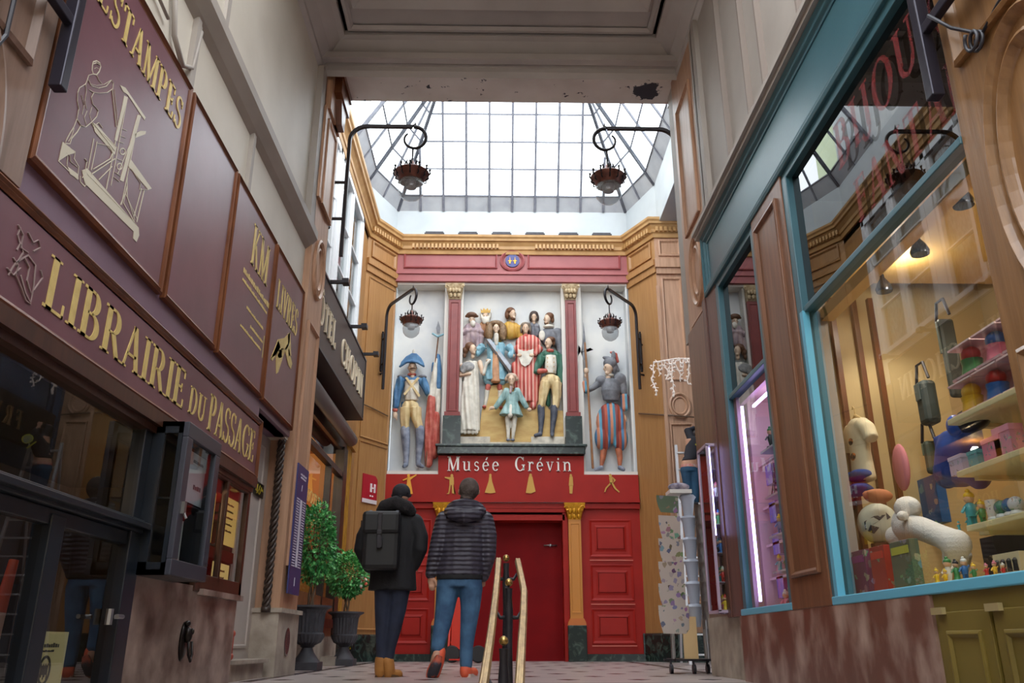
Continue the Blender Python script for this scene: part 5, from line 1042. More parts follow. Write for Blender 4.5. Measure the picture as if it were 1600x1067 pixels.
# ------------------------------------------------------------------ shop interior
m = MB(); m.box(XYZ, 3.45, 3.6, 1.9, 7.2, -.2, 3.5); m.box(XYZ, 2.12, 3.6, 7.1, 7.2, -.2, 3.5); m.box(XYZ, 2.12, 3.6, 1.8, 1.95, -.2, 3.5); m.box(XYZ, 2.12, 3.6, 1.9, 7.2, 3.42, 3.5)
struct(m, 'wall_shop', WARMIN)
m = MB(); m.box(XYZ, 2.08, 3.6, 1.9, 7.2, .5, .56); struct(m, 'floor_display', mat('cream display board', (206,190,150), .5))
m = MB(); m.box(XYZ, 2.16, 3.5, 1.95, 5.2, 2.6, 2.66); m.box(XYZ, 2.16, 2.24, 1.95, 5.2, 2.32, 2.4); struct(m, 'ceiling_shop', mat('ochre canopy', (196,158,92), .5))
m = MB(); m.box(XYZ, 2.2, 3.5, 5.5, 5.56, .5, 3.4); m.k = 1
for x in (2.34, 2.5, 2.62): m.box(XYZ, x, x+.035, 5.46, 5.5, .5, 2.6)
struct(m, 'wall_partition', [mat('golden panel', (196,172,124), .5), FRAMEBR])
# glass shelves of the large window: three long cream shelves
SHW = mat('cream shelf', (222,210,164), .45)
shx = (2.42, 2.95); shy = (2.0, 4.36); shz = (1.42, 1.14, .86)
for z, lb in zip(shz, ('top', 'middle', 'lowest')):
    root = thing('display_shelf', ((shx[0]+shx[1])/2, 3.1, z), 'long cream display shelf in the right shop window, %s of three' % lb, 'shelf')
    m = MB(); m.box(XYZ, shx[0], shx[1], shy[0], shy[1], z-.03, z); m.build('board', SHW, root, bevel=.004)
    m = MB(); m.box(XYZ, 2.62, 2.66, 4.36, 4.6, z-.02, z); m.box(XYZ, 2.5, 2.9, 4.3, 4.34, z-.05, z-.03); m.build('bracket', SHW, root)
m = MB(); m.box(XYZ, 2.72, 2.78, 3.72, 3.78, .5, 2.6); m.box(XYZ, 2.72, 2.78, 2.4, 2.46, .5, 2.6); struct(m, 'trim_shelf_posts', SHW)
def pick(seed): return random.Random(seed)
# toy figures: body, head, base
def toy(name, x, y, z, h, body, hair, skin, label, group=None, rz=0, kind=0):
    root = thing(name, (x,y,z), label, 'figurine', group); r = h*.16; m = MB()
    if kind == 0: m.lathe((x,y,z), [(r*1.1,0),(r*1.1,h*.05),(r*.9,h*.08),(r*.75,h*.3),(r*.95,h*.5),(r*.4,h*.6)], 14)
    elif kind == 1:
        for s_ in (-1,1): m.tube([(x+s_*r*.4,y,z),(x+s_*r*.4,y,z+h*.3)], r*.35, 8)
        m.lathe((x,y,z+h*.26), [(r*.8,0),(r*.9,h*.15),(r*.8,h*.3),(r*.4,h*.36)], 14)
    else: m.lathe((x,y,z), [(r*1.3,0),(r*1.3,h*.06),(r*.5,h*.12),(r*.9,h*.4),(r*.5,h*.6)], 14)
    m.tube([(x-r*.8,y,z+h*.52),(x-r*1.5,y,z+h*.36)], r*.25, 6); m.tube([(x+r*.8,y,z+h*.52),(x+r*1.4,y,z+h*.62)], r*.25, 6)
    m.build('body', body, root, smooth=50)
    m = MB(); m.ell((x,y,z+h*.72), (r*.8,r*.8,r*.85)); m.ell((x-r*.8,y,z+h*.7), r*.14, seg=6, rings=5); m.build('head', skin, root, smooth=True)
    m = MB(); m.ell((x+r*.1,y,z+h*.8), (r*.86,r*.86,r*.7)); m.ell((x,y,z+h*.93), (r*.4,r*.4,r*.35)); m.build('hair', hair, root, smooth=True)
    return root
TB = [mat('toy enamel %s' % n, c, .3) for n, c in (('yellow',(236,196,50)), ('red',(196,50,44)), ('blue',(50,110,180)), ('green',(70,140,80)), ('white',(228,228,224)), ('pink',(226,130,150)), ('turquoise',(80,170,176)), ('black',(40,40,44)))]
TS = mat('toy skin', (226,180,144), .4)
def c2(u, v, x=2.17): q = onx(u, v, x); return q.x, q.y
row = [(1462,890,.075,0,0,'yellow dress figurine at the left end of the window sill row'), (1475,888,.07,0,0,'second small yellow figurine on the window sill'), (1478,872,.13,4,3,'tallest sill figurine, in a white gown behind the yellow ones'), (1492,880,.1,3,7,'green suited figurine with dark hair on the window sill'), (1506,884,.11,2,4,'blue and white figurine leaning on the window sill'), (1520,884,.08,3,0,'small green figurine with yellow hair on the window sill'), (1540,884,.06,1,5,'small pink haired red figurine on the window sill'), (1553,882,.07,0,5,'yellow and pink figurine right of the red one on the sill'), (1566,880,.06,1,4,'red and white figurine near the right end of the sill')]
for i, (u, v, h, a, b, lb) in enumerate(row):
    x, y = c2(u, v, 2.13 + .03*(i % 3)); toy('figurine', x, y, .56, h, TB[a], TB[b], TS, lb, kind=i % 3)
for i in range(7):
    y = 3.32+i*.045 if i < 4 else 3.0+i*.05
    if i < 4: toy('figurine', 2.22, y-.1, .56, .085, TB[(i*3) % 8], TB[(i+4) % 8], TS, 'small enamel figurine in the crowd at the right end of the sill', 'figurines crowded at the right end of the sill', kind=i % 3)
m = MB(); q = onx(1582,870,2.25); m.box(XYZ, 2.22, 2.3, q.y-.1, q.y+.1, .56, .66); m.k = 1
for i in range(4): m.lathe((2.215,q.y-.07+i*.045,.58), [(.012,0),(.01,.03),(.012,.045),(.004,.055)], 8)
m.build('toy_box', [mat('cream toy box', (220,206,170), .5), TB[7]], label='cream box of little dark figures at the right end of the sill', cat='box')
# things on the lowest shelf
def on3(u, v, x=2.5): return onx(u, v, x)
z3 = .86
for (u, h, a, b, lb) in ((1520,.2,6,0,'taller figurine in a turquoise coat with yellow hair on the lowest shelf'), (1537,.13,3,0,'green figurine with yellow hair on the lowest shelf'), (1513,.07,6,6,'small turquoise toy in front of the tall figurine'), (1497,.05,6,6,'small turquoise toy at the left end of the lowest shelf')):
    y = on3(u,815,2.48).y; toy('figurine', 2.48, y, z3, h, TB[a], TB[b], TS, lb, kind=1 if h > .1 else 0)
for i, (u, c, lb) in enumerate(((1553,(228,222,214),'white ornament mug on the lowest shelf'), (1567,(70,130,110),'green snow globe ball on the lowest shelf'), (1580,(60,100,150),'blue snow globe ball on the lowest shelf'), (1590,(220,220,224),'pale snow globe ball at the right end of the lowest shelf'))):
    y = on3(u,800,2.5).y; root = thing('snow_globe' if i else 'ornament_mug', (2.5,y,z3), lb, 'ornament')
    m = MB(); m.lathe((2.5,y,z3), [(.032,0),(.036,.015),(.028,.03)], 16); m.build('base', TB[4], root, smooth=40)
    m = MB(); (m.ell((2.5,y,z3+.06), .038) if i else m.lathe((2.5,y,z3+.02), [(.03,0),(.034,.05),(.034,.09)], 16)); m.build('ball' if i else 'cup', doodle('globe decor %s' % 'abcd'[i], c, 40, .25, i), root, smooth=40)
m = MB(); m.box(XYZ, 2.7, 2.75, 2.9, 3.4, z3, z3+.2); m.build('blue_board', mat('cobalt display panel', (40,90,160), .5), label='cobalt blue board standing at the back of the lowest shelf', cat='board')
root = thing('teapot_box', (2.6,3.05,z3), 'cream patterned plate standing above the globes on the lowest shelf', 'plate'); m = MB(); m.box(XYZ, 2.6, 2.62, 2.92, 3.22, z3+.1, z3+.24); m.k = 1; m.box(XYZ, 2.58, 2.66, 2.95, 3.2, z3, z3+.1); m.build('plate_panel', [doodle('plate decor', (226,214,186), 30, .2), SHW], root)
# middle shelf: pink boxes
z2 = 1.14
for (u, w, h, c, lb) in ((1508,.13,.1,(206,190,214),'white box with lilac print, first on the middle shelf'), (1530,.1,.14,(190,120,150),'mauve box behind the white one on the middle shelf'), (1537,.09,.09,(110,170,176),'turquoise box with a ribbon on the middle shelf'), (1570,.16,.12,(216,130,160),'pink printed tin on the middle shelf'), (1590,.14,.15,(224,150,170),'pink box with white print at the right end of the middle shelf')):
    y = on3(u,712,2.52).y; xx = 2.46 if c[0] != 190 else 2.6; root = thing('gift_box', (xx,y,z2), lb, 'box')
    m = MB(); m.box(XYZ, xx, xx+.07, y-w/2, y+w/2, z2, z2+h*.8); m.build('box_body', doodle('gift print '+lb[:14], c, 34, .3, u, sat=.5, val=.6), root)
    m = MB(); m.box(XYZ, xx-.003, xx+.073, y-w/2-.003, y+w/2+.003, z2+h*.8, z2+h); m.build('lid', mat('lid '+lb[:14], tuple(min(255,int(k_*1.08)) for k_ in c), .4), root)
for i, (u, v) in enumerate(((1565,650),(1590,645))):
    y = on3(u,690,2.7).y; root = thing('snow_globe', (2.7,y,z2), ('clear dark snow globe behind the pink tin','second dark snow globe at the right end behind the pink box')[i], 'ornament')
    m = MB(); m.lathe((2.7,y,z2), [(.05,0),(.05,.04),(.04,.05)], 16); m.build('base', TB[7], root, smooth=40); m = MB(); m.ell((2.7,y,z2+.1), .06); m.build('glass_ball', CLEAR, root, smooth=True); m = MB(); m.lathe((2.7,y,z2+.05), [(.03,0),(.012,.03),(.004,.07)], 8); m.build('tower_ornament', TB[7], root)
# top shelf: clear boxed figures, two layers
z1_ = 1.42
for i in range(8):
    for lay in range(2):
        y = 4.22-i*.235-lay*.06; zz = z1_+lay*.185
        if y < 2.4: continue
        root = thing('boxed_figure', (2.5,y,zz), 'clear box with a painted toy inside in the %s layer on the top shelf' % ('lower','upper')[lay], 'box', 'clear toy boxes, %s layer' % ('lower','upper')[lay])
        m = MB(); m.box(XYZ, 2.44, 2.6, y-.11, y+.11, zz, zz+.012); m.box(XYZ, 2.59, 2.6, y-.11, y+.11, zz, zz+.17); m.box(XYZ, 2.44, 2.6, y-.11, y+.11, zz+.168, zz+.178); m.build('pink_carton', mat('pink toy carton', (226,160,170), .4, rgb2=(232,226,226), vs=10), root)
        m = MB(); m.plane(FR(2.44), y-.11, y+.11, zz, zz+.17); m.build('window_pane', glassm('toy box film', (246,240,244), 1.4), root)
        c_ = TB[(i*2+lay*3) % 7]; m = MB(); m.lathe((2.5,y,zz+.012), [(.06,0),(.05,.05),(.055,.08)], 12); m.build('toy_body', c_, root, smooth=40)
        m = MB(); m.ell((2.5,y,zz+.12), (.045,.06,.045)); m.build('toy_head', TB[(i+lay) % 6], root, smooth=True)
# white plush animal lying over the books
q = onx(1410,800,2.4); bx = 2.36
root = thing('plush_animal', (bx,4.75,.95), 'large white plush animal lying across the window display', 'plush toy')
W_ = lambda u, v, x=2.38: onx(u, v, x)
FUR = mat('white plush', (226,222,216), .9, bump=.6, bs=120)
m = MB(); m.tube([W_(1412,822), W_(1440,826), W_(1470,838), W_(1496,850)], [.08,.068,.064,.072], 14); m.ell(W_(1415,818), (.08,.08,.09)); m.ell(W_(1494,850), .078)
m.tube([W_(1490,855), W_(1484,885)], [.055,.04], 10); m.tube([W_(1505,862,2.5), W_(1500,895,2.5)], [.05,.04], 10); m.tube([W_(1420,835), W_(1408,862)], [.045,.035], 10)
m.ell(W_(1402,838), (.07,.07,.065)); b_ = m.fuse(.012, 5).build('body', FUR, root, smooth=True)
m = MB(); m.ell(W_(1418,794), (.075,.085,.07)); m.ell(W_(1407,788), (.03,.03,.04)); m.ell(W_(1430,790), (.03,.03,.04)); m.ell(W_(1410,806,2.3), (.035,.04,.03)); m.fuse(.012, 4).build('head', FUR, root, smooth=True)
# cream round lamp-like globe with painted bird
q = onx(1372,818,2.36); root = thing('painted_globe', (2.36,q.y,q.z-.14), 'pale round paper globe with a dark painted bird, left of the plush animal', 'globe')
m = MB(); m.ell(q, (.12,.13,.125), seg=20, rings=12); m.build('globe_body', mat('pale paper globe', (206,206,186), .5), root, smooth=True)
m = MB(); 
for pts in ([(1350,815),(1366,806),(1384,804),(1376,812),(1366,818),(1352,828)], [(1384,800),(1392,808),(1386,812)], [(1360,820),(1374,824),(1366,834),(1356,830)]):
    cq = q; V_ = []
    for u, v in pts:
        d = Vector(ray(u, v)).normalized(); o = Vector((0,0,CAM_H)); A_ = Vector((1/.123,1/.133,1/.128)); oo = Vector([(o[i]-cq[i])*A_[i] for i in range(3)]); dd = Vector([d[i]*A_[i] for i in range(3)])
        b2 = oo.dot(dd); c_ = oo.dot(oo)-1; a2 = dd.dot(dd); dis = b2*b2-a2*c_
        if dis > 0: V_.append(o+d*((-b2-math.sqrt(dis))/a2))
    if len(V_) > 2: m.add(V_, [list(range(len(V_)))])
if m.v: m.build('painted_bird', mat('ink bird', (60,60,66), .5), root)
m = MB(); m.lathe((2.36,q.y,.56), [(.06,0),(.06,q.z-.68)], 12); m.build('stand', FRAMEBR, root)
# stacked books / boxed sets in the window corner
for i, (u0, u1, v0, v1, c, lb) in enumerate(((1318,1342,864,918,(150,40,44),'dark red picture book standing first in the window corner'), (1343,1372,858,914,(110,50,90),'purple picture book between two red ones'), (1374,1400,852,908,(170,44,40),'red picture book with a cartoon cover, right of the purple one'), (1404,1440,850,905,(96,110,92),'grey green boxed set beside the red picture books'))):
    A_, B2 = onx(u0,v1,2.2), onx(u1,v1,2.2); root = thing('picture_book', (2.2,(A_.y+B2.y)/2,.5), lb, 'book')
    m = MB(); m.box(XYZ, 2.14+.01*i, 2.19+.01*i, B2.y+.01, A_.y-.01, .56, .56+.25); m.build('cover', doodle('book cover %s' % 'abcd'[i], c, 16, .32, i*3, sat=.6, val=.45), root, bevel=.003)
    m = MB(); m.box(XYZ, 2.137+.01*i, 2.14+.01*i, B2.y+.03, A_.y-.03, .74, .78); m.build('title_band', mat('title band %s' % 'abcd'[i], ((220,60,50),(150,60,130),(224,70,56),(200,200,80))[i], .5), root)
m = MB(); q = onx(1350,838,2.35); m.box(XYZ, 2.3, 2.4, q.y-.08, q.y+.08, .78, .84); m.build('orange_box', mat('orange carton', (210,110,50), .5), label='small orange box on top of the picture books', cat='box')
# folded blue cloths and red caps under the shirt
for i, (u, v, w, c, lb) in enumerate(((1345,745,.14,(44,76,150),'blue folded cloth under the white shirt'), (1340,768,.2,(70,86,160),'lilac blue folded cloth, lower of the pile'), (1372,775,.08,(190,120,80),'small tan plush between cloth and globe'), (1322,790,.1,(150,84,70),'small brown plush at the left of the pile'))):
    q = onx(u, v, 2.3); m = MB(); m.ell(q, (.09,w*.8,.028 if i < 2 else .045)); m.ell(q+Vector((-.02,w*.35,.02)), (.07,w*.45,.022)); m.ell(q+Vector((-.02,-w*.4,.018)), (.07,w*.4,.02)); m.fuse(.014,3).build('folded_cloth' if i < 2 else 'small_plush', mat('cloth '+lb[:12], c, .8), smooth=True, label=lb, cat='cloth' if i < 2 else 'plush toy')
# white shirt hanging
q = onx(1342,690,2.33); root = thing('hanging_shirt', (2.33,q.y,q.z-.25), 'cream t-shirt with an orange and black print on a wooden hanger', 'shirt')
S_ = lambda u, v, x=2.33: onx(u, v, x)
zt_, yc_, xs_ = S_(1345,652).z, q.y, 2.33
m = MB(); m.loft([((xs_,yc_,zt_+.01),.03,.045), ((xs_,yc_,zt_-.02),.05,.1), ((xs_,yc_,zt_-.08),.06,.125), ((xs_,yc_,zt_-.22),.05,.11), ((xs_,yc_,zt_-.4),.06,.125)], 20)
for s_ in (-1,1): m.tube([(xs_,yc_+s_*.07,zt_-.04), (xs_,yc_+s_*.15,zt_-.09), (xs_,yc_+s_*.19,zt_-.17)], [.05,.05,.045], 12)
m.fuse(.012,3).build('shirt_body', mat('cream shirt cloth', (226,212,176), .8, rgb2=(206,190,158), vs=8, bump=.8, bs=10, bst=(2,2,.5)), root, smooth=True)
m = MB(); m.ell((xs_-.045,yc_,zt_-.14), (.016,.04,.03)); m.ell((xs_-.05,yc_,zt_-.24), (.012,.035,.025)); m.ell((xs_-.05,yc_,zt_-.34), (.014,.05,.012)); m.build('chest_print', mat('black orange print', (40,34,32), .6, rgb2=(210,120,40), vs=16, lo=.5, hi=.55), root, smooth=True)
m = MB(); m.tube([(xs_,yc_-.12,zt_-.03), (xs_,yc_,zt_+.035), (xs_,yc_+.12,zt_-.03)], .01, 6); m.tube([(xs_,yc_,zt_+.035), (xs_,yc_,zt_+.08), (xs_,yc_+.02,zt_+.1), (xs_,yc_+.03,zt_+.08)], .004, 5); m.build('hanger', mat('pale wooden hanger', (206,176,120), .5), root)
# blue rucksack and hanging bags
root = thing('rucksack', (2.75,4.6,1.05), 'bright blue rucksack hanging at the end of the shelves', 'rucksack')
S_ = lambda u, v, x=2.62: onx(u, v, x)
m = MB(); m.tube([S_(1498,672), S_(1503,700), S_(1503,745)], [.09,.14,.15], 14); m.cube(S_(1503,715), (.16,.26,.3)); m.ell(S_(1478,738), (.07,.08,.1)); m.ell(S_(1528,740), (.07,.08,.09)); m.fuse(.02, 3).build('bag_body', mat('royal blue nylon', (36,70,150), .5, rgb2=(28,52,120), vs=6, bump=.6, bs=8), root, smooth=True)
m = MB(); m.ell(S_(1492,665,2.5), (.04,.06,.06)); m.build('round_pocket', mat('cobalt pocket', (40,84,180), .4), root, smooth=True)
m = MB(); m.ell(S_(1520,660,2.55), (.07,.13,.05)); m.tube([S_(1500,650), S_(1515,640), S_(1530,655)], .02, 6); m.build('black_top', BLACKM, root, smooth=True)
for i, (u0,v0,u1,v1,c,lb) in enumerate(((1432,600,1458,660,(70,82,82),'grey green shoulder bag hanging behind the shop glass'), (1468,500,1496,620,(60,66,58),'dark olive printed bag hanging under the reflection'), (1445,690,1460,740,(74,84,70),'small olive pouch hanging low beside the shelves'))):
    A_, B2 = onx(u0,v0,2.75), onx(u1,v1,2.75); root = thing('hanging_bag', (2.75,(A_.y+B2.y)/2,B2.z), lb, 'bag')
    m = MB(); m.box(XYZ, 2.72, 2.82, min(A_.y,B2.y), max(A_.y,B2.y), B2.z, A_.z); m.build('bag_body', mat('bag %s' % 'abc'[i], c, .6, rgb2=tuple(int(k_*.7) for k_ in c), vs=5), root, bevel=.03)
    ym = (A_.y+B2.y)/2; m = MB(); m.tube([(2.76,ym-.08,A_.z), (2.76,ym-.04,A_.z+.12), (2.76,ym+.04,A_.z+.12), (2.76,ym+.08,A_.z)], .01, 6); m.build('strap', BLACKM, root)
    m = MB(); m.box(XYZ, 2.71, 2.72, min(A_.y,B2.y)+.03, max(A_.y,B2.y)-.03, B2.z+(A_.z-B2.z)*.55, A_.z-.02); m.build('flap', mat('bag flap %s' % 'abc'[i], tuple(min(255,int(k_*1.25)) for k_ in c), .5), root, bevel=.004)
m = MB(); m.ell(onx(1408,730,2.55), (.03,.1,.15)); m.build('pink_cushion', mat('pink felt', (206,130,140), .8), smooth=True, label='rounded pink felt shape hanging left of the bags', cat='cushion')
m = MB(); A_ = onx(1455,775,2.8); m.box(XYZ, 2.78, 2.84, A_.y-.12, A_.y+.12, A_.z-.18, A_.z+.12); m.build('blue_album', doodle('blue album', (40,90,150), 12, .3, 7, sat=.7), label='blue and red album standing left of the rucksack', cat='album')
m = MB(); m.box(XYZ, 2.7, 2.95, 4.3, 4.75, .6, .84); m.build('dark_carton', mat('dark carton', (44,46,54), .5), label='dark carton behind the plush animal', cat='carton')
# downlights of the shop
for i, (u, v) in enumerate(((1506,322),(1438,398),(1382,456))):
    q = onx(u, v, 2.35 + .1*i); root = thing('shop_spotlight', (q.x,q.y,q.z), 'chrome spotlight glowing under the shop canopy, %s from the right' % ('first','second','third')[i], 'spotlight')
    m = MB(); m.lathe(q, [(.05,0),(.055,.02),(.04,.06),(.015,.1),(.012,.14)], 18); m.build('housing', mat('dark chrome', (60,60,66), .2, metal=.8), root, smooth=40)
    m = MB(); m.lathe(q, [(.0,.006),(.044,.004),(.044,.012)], 18); m.build('bulb', mat('warm lamp face', (255,240,210), .5, emit=(255,232,190), es=9), root)
    lamp('shop_spot', 'SPOT', q-Vector((0,0,.03)), 24, (1,.9,.76), (0,-.15,0), .05, 2.2)
[lamp('shop_fill_light', 'POINT', (x_,y_,2.5), 6, (1,.9,.76), size=.05) for x_,y_ in ((2.4,2.8),(2.9,3.8),(2.6,4.8))]  # added fill for the window display, no fixtures belong to these lamps
# ------------------------------------------------------------------ small lit window with LED strips
LED = mat('violet white LED', (230,216,255), .5, emit=(200,176,255), es=7)
m = MB(); m.box(XYZ, 2.16, 2.9, 7.0, 7.06, .5, 2.3); m.box(XYZ, 2.16, 2.9, 5.9, 5.96, .5, 2.3); m.box(XYZ, 2.85, 2.9, 5.9, 7.06, .5, 2.3); m.box(XYZ, 2.12, 2.9, 5.9, 7.06, 2.26, 2.32)
struct(m, 'wall_display_niche', mat('lilac white niche', (196,164,160), .5))
m = MB(); m.box(XYZ, 2.06, 2.09, 6.98, 7.08, .55, 2.3); m.box(XYZ, 2.1, 2.14, 5.95, 7.05, 2.24, 2.3); struct(m, 'trim_niche', mat('dusty pink niche trim', (178,140,150), .4))
root = thing('led_strip', (2.15,6.95,.58), 'glowing violet white LED strip running up the edge of the small display window', 'LED strip')
m = MB(); m.box(XYZ, 2.075, 2.095, 6.9, 6.92, .6, 1.4); m.box(XYZ, 2.075, 2.095, 6.9, 6.92, 1.41, 2.2); m.build('vertical_tube', LED, root)
m = MB(); m.box(XYZ, 2.14, 2.16, 6.0, 6.8, 2.16, 2.18); m.build('top_tube', LED, root)
lamp('niche_light', 'POINT', (2.3,6.5,2.1), 4, (.74,.66,1), size=.04)
nz = (1.72, 1.36, 1.06, .8)
for i, z in enumerate(nz):
    root = thing('niche_shelf', (2.5,6.45,z), 'white glass shelf in the violet lit display, %s from the top' % ('first','second','third','fourth')[i], 'shelf')
    m = MB(); m.box(XYZ, 2.09, 2.5, 5.97, 6.55, z-.015, z); m.build('board', mat('lilac shelf', (226,216,230), .3), root); m = MB(); m.box(XYZ, 2.2, 2.23, 6.55, 6.99, z-.035, z-.015); m.build('support_rail', mat('wood rail', (200,170,160), .5), root)
rr = random.Random(12)
for i, z in enumerate(nz+(.5,)):
    n_ = (3, 4, 6, 7, 8)[i]
    for j in range(n_):
        y = 6.0+j*(.54/n_)+.03; hh = (.22,.24,.17,.15,.2)[i]*rr.uniform(.7,1.1); a, b = rr.randrange(8), rr.randrange(8)
        if i == 1:
            root = thing('tower_souvenir', (2.15,y,z), 'small dark iron tower souvenir on the second shelf of the violet lit display', 'souvenir', 'tower souvenirs in the lit display'); m = MB()
            for s_ in ((-1,-1),(1,-1),(-1,1),(1,1)): m.tube([(2.15+s_[0]*.035,y+s_[1]*.035,z),(2.15+s_[0]*.016,y+s_[1]*.016,z+hh*.45),(2.15+s_[0]*.003,y+s_[1]*.003,z+hh)], .005, 4)
            m.build('tower_legs', TB[7], root); m = MB(); m.box(XYZ, 2.13, 2.17, y-.02, y+.02, z+hh*.4, z+hh*.45); m.box(XYZ, 2.12, 2.18, y-.03, y+.03, z+hh*.18, z+hh*.22); m.lathe((2.15,y,z+hh*.9), [(.004,0),(.001,hh*.2)], 6); m.build('platforms', TB[7], root)
        else: toy('figurine', 2.13+.05*(j % 2), y, z, hh, TB[a], TB[b], TS, 'small painted figurine on the %s of the violet lit display' % ('top shelf','','third shelf','fourth shelf','floor')[i], 'figurines on the %s of the lit display' % ('top shelf','','third shelf','fourth shelf','floor')[i], kind=j % 3)
for i in range(4):
    z = (1.5, 1.2, .95, .62)[i]; m = MB(); m.box(XYZ, 2.2, 2.3, 6.66, 6.82, z, z+.16); m.build('blue_gift_box', doodle('lilac gift %s' % 'abcd'[i], (110,100,170), 20, .3, i, sat=.5), label='blue violet printed box beside the shelves of the lit display', cat='box', group='violet boxes in the lit display')
# ------------------------------------------------------------------ free glass case at the end of the shop
root = thing('glass_case', (2.0,7.8,.55), 'tall narrow glass case with violet lit edges beside the postcard rack', 'display case')
ALU = mat('lilac aluminium edge', (196,180,206), .3, metal=.4)
za, zb = .55, 2.02; xa_, xb_ = 1.93, 2.06; ya, yb = 7.6, 7.95
m = MB()
for x in (xa_, xb_):
    for y in (ya, yb): m.box(XYZ, x-.012, x+.012, y-.012, y+.012, za, zb)
for z in (za, zb): m.box(XYZ, xa_-.012, xb_+.012, ya-.012, ya+.012, z-.012, z+.012); m.box(XYZ, xa_-.012, xa_+.012, ya, yb, z-.012, z+.012); m.box(XYZ, xb_-.012, xb_+.012, ya, yb, z-.012, z+.012); m.box(XYZ, xa_, xb_, yb-.012, yb+.012, z-.012, z+.012)
m.build('frame', ALU, root)
m = MB(); m.plane(FR(xa_), ya, yb, za, zb, 0); m.build('side_pane', glassm('mirror like case glass', (120,116,118), 2.4), root); m = MB(); m.plane(FF(ya), xa_, xb_, za, zb, 0); m.build('front_pane', GLASS, root)
m = MB(); m.box(XYZ, xa_+.02, xa_+.032, ya+.02, ya+.03, 1.2, zb-.02); m.build('edge_light', mat('soft violet LED', (220,210,255), .5, emit=(190,180,255), es=7), root)
for z in (.8, 1.05, 1.3, 1.55, 1.8):
    m = MB(); m.box(XYZ, xa_+.01, xb_, ya+.02, yb-.02, z-.006, z); m.build('case_shelf', ALU, root)
for i in range(20):
    z = (.56, .8, 1.05, 1.3, 1.55)[i % 5]; y = ya+.06+(i//5)*.075; toy('figurine', 2.0, y, z, .14, TB[i % 8], TB[(i*3+1) % 8], TS, 'small figurine inside the narrow glass case', 'figurines inside the narrow glass case', kind=i % 3)
# ------------------------------------------------------------------ postcard rack on castors
root = thing('postcard_rack', (2.02,9.25,0), 'steel postcard rack on castors with a central white column', 'rack')
m = MB(); m.box(XYZ, 1.8, 2.34, 9.0, 9.5, .12, .14); m.box(XYZ, 1.72, 2.4, 9.2, 9.24, .12, .14); base_ = m.build('wheeled_base', BLACKM, root)
for (x,y) in ((1.76,9.05),(1.98,9.0),(2.14,9.1),(2.3,9.3),(2.4,9.45),(2.46,9.2)):
    m = MB(); m.lathe((x,y,.045), [(.045,-.015),(.045,.015)], 14, ax=Matrix(((0,0,1),(0,1,0),(-1,0,0)))); m.tube([(x,y,.045),(x,y+.02,.12)], .012, 6); m.build('castor', BLACKM, root, smooth=40)
for x, y in ((1.8,9.1),(2.14,9.1),(2.22,9.3)):
    m = MB(); m.tube([(x,y,.14),(x,y,.55)], .022, 10); m.build('leg_post', STEEL, root, smooth=40)
m = MB(); m.box(XYZ, 1.92, 2.06, 9.12, 9.16, .14, .55); m.build('wooden_upright', mat('pale plywood', (222,190,140), .5), root)
LBW = mat('pale blue grey sheet metal', (176,184,200), .4)
m = MB(); z = .5; segs = []
m.lathe((2.08,9.22,.45), sum([[(.05,i*.23), (.075,i*.23+.17), (.095,i*.23+.2), (.07,i*.23+.225)] for i in range(6)], []), 12); m.build('central_column', LBW, root, smooth=30)
# card sheets: left-facing column and grey right-facing column
lef = [(1024,775,1062,800), (1027,806,1066,845), (1027,842,1070,880), (1027,878,1072,918), (1027,912,1074,950), (1027,946,1080,990)]
for i, (u0,v0,u1,v1) in enumerate(lef):
    y = 9.05; A_, B2 = ony(u0,v0,y), ony(u1,v1,y); x0, x1 = A_.x, B2.x; zt_, zb_ = A_.z, B2.z
    P_ = lambda s_, t_: Vector((x0+(x1-x0)*s_+.05*(t_)**2*(1-s_), y-.06*(1-t_)+.08*s_, zt_+(zb_-zt_)*t_))
    m = MB(); NU, NV = 6, 6; V_ = [P_(a/NU, b/NV)+Vector((0,th,0)) for th in (0,.006) for b in range(NV+1) for a in range(NU+1)]; F_ = []
    k0 = (NU+1)*(NV+1)
    for b in range(NV):
        for a in range(NU): i0 = b*(NU+1)+a; F_ += [(i0,i0+1,i0+NU+2,i0+NU+1), (k0+i0,k0+i0+NU+1,k0+i0+NU+2,k0+i0+1)]
    m.add(V_, F_)
    lb = ('top, a painted landscape','second from the top','third from the top','fourth from the top','fifth from the top','lowest')[i]
    m.build('postcard_sheet', doodle('postcard print %s' % 'abcdef'[i], (206,196,188) if i else (110,130,110), 15, .4, i*5, sat=.55, val=.5) , label='tilted sheet of illustrated postcards on the rack, '+lb, cat='postcard sheet', smooth=True)
for i in range(6):
    y = 9.1; A_, B2 = ony(1100-i*1.5, 790+i*30, y), ony(1125, 830+i*30, y)
    m = MB(); x0 = 2.1; Q_ = [Vector((x0,8.99,A_.z)), Vector((x0+.17,9.12,A_.z)), Vector((x0+.14,9.2,A_.z-.27)), Vector((x0+.02,9.06,A_.z-.27))]; m.add(Q_+[q_+Vector((-.004,.008,0)) for q_ in Q_], [(0,1,2,3),(4,7,6,5),(0,4,5,1),(1,5,6,2),(2,6,7,3),(3,7,4,0)])
    m.build('card_holder', mat('grey brown clear holder', (128,118,110), .35, rgb2=(96,88,84), vs=14), label='grey clear card holder on the right side of the rack', cat='holder', group='grey card holders on the rack')
m = MB(); q = ony(1058,768,9.2); m.box(XYZ, q.x-.1, q.x+.14, 9.1, 9.35, q.z-.03, q.z+.01); m.k = 1; m.ell((q.x+.02,9.2,q.z+.05), (.12,.1,.045)); m.build('folded_scarf', [TB[4], mat('navy scarf', (46,44,90), .7, rgb2=(200,190,200), vs=12)], smooth=50, label='folded navy and white scarf lying on top of the rack', cat='scarf')
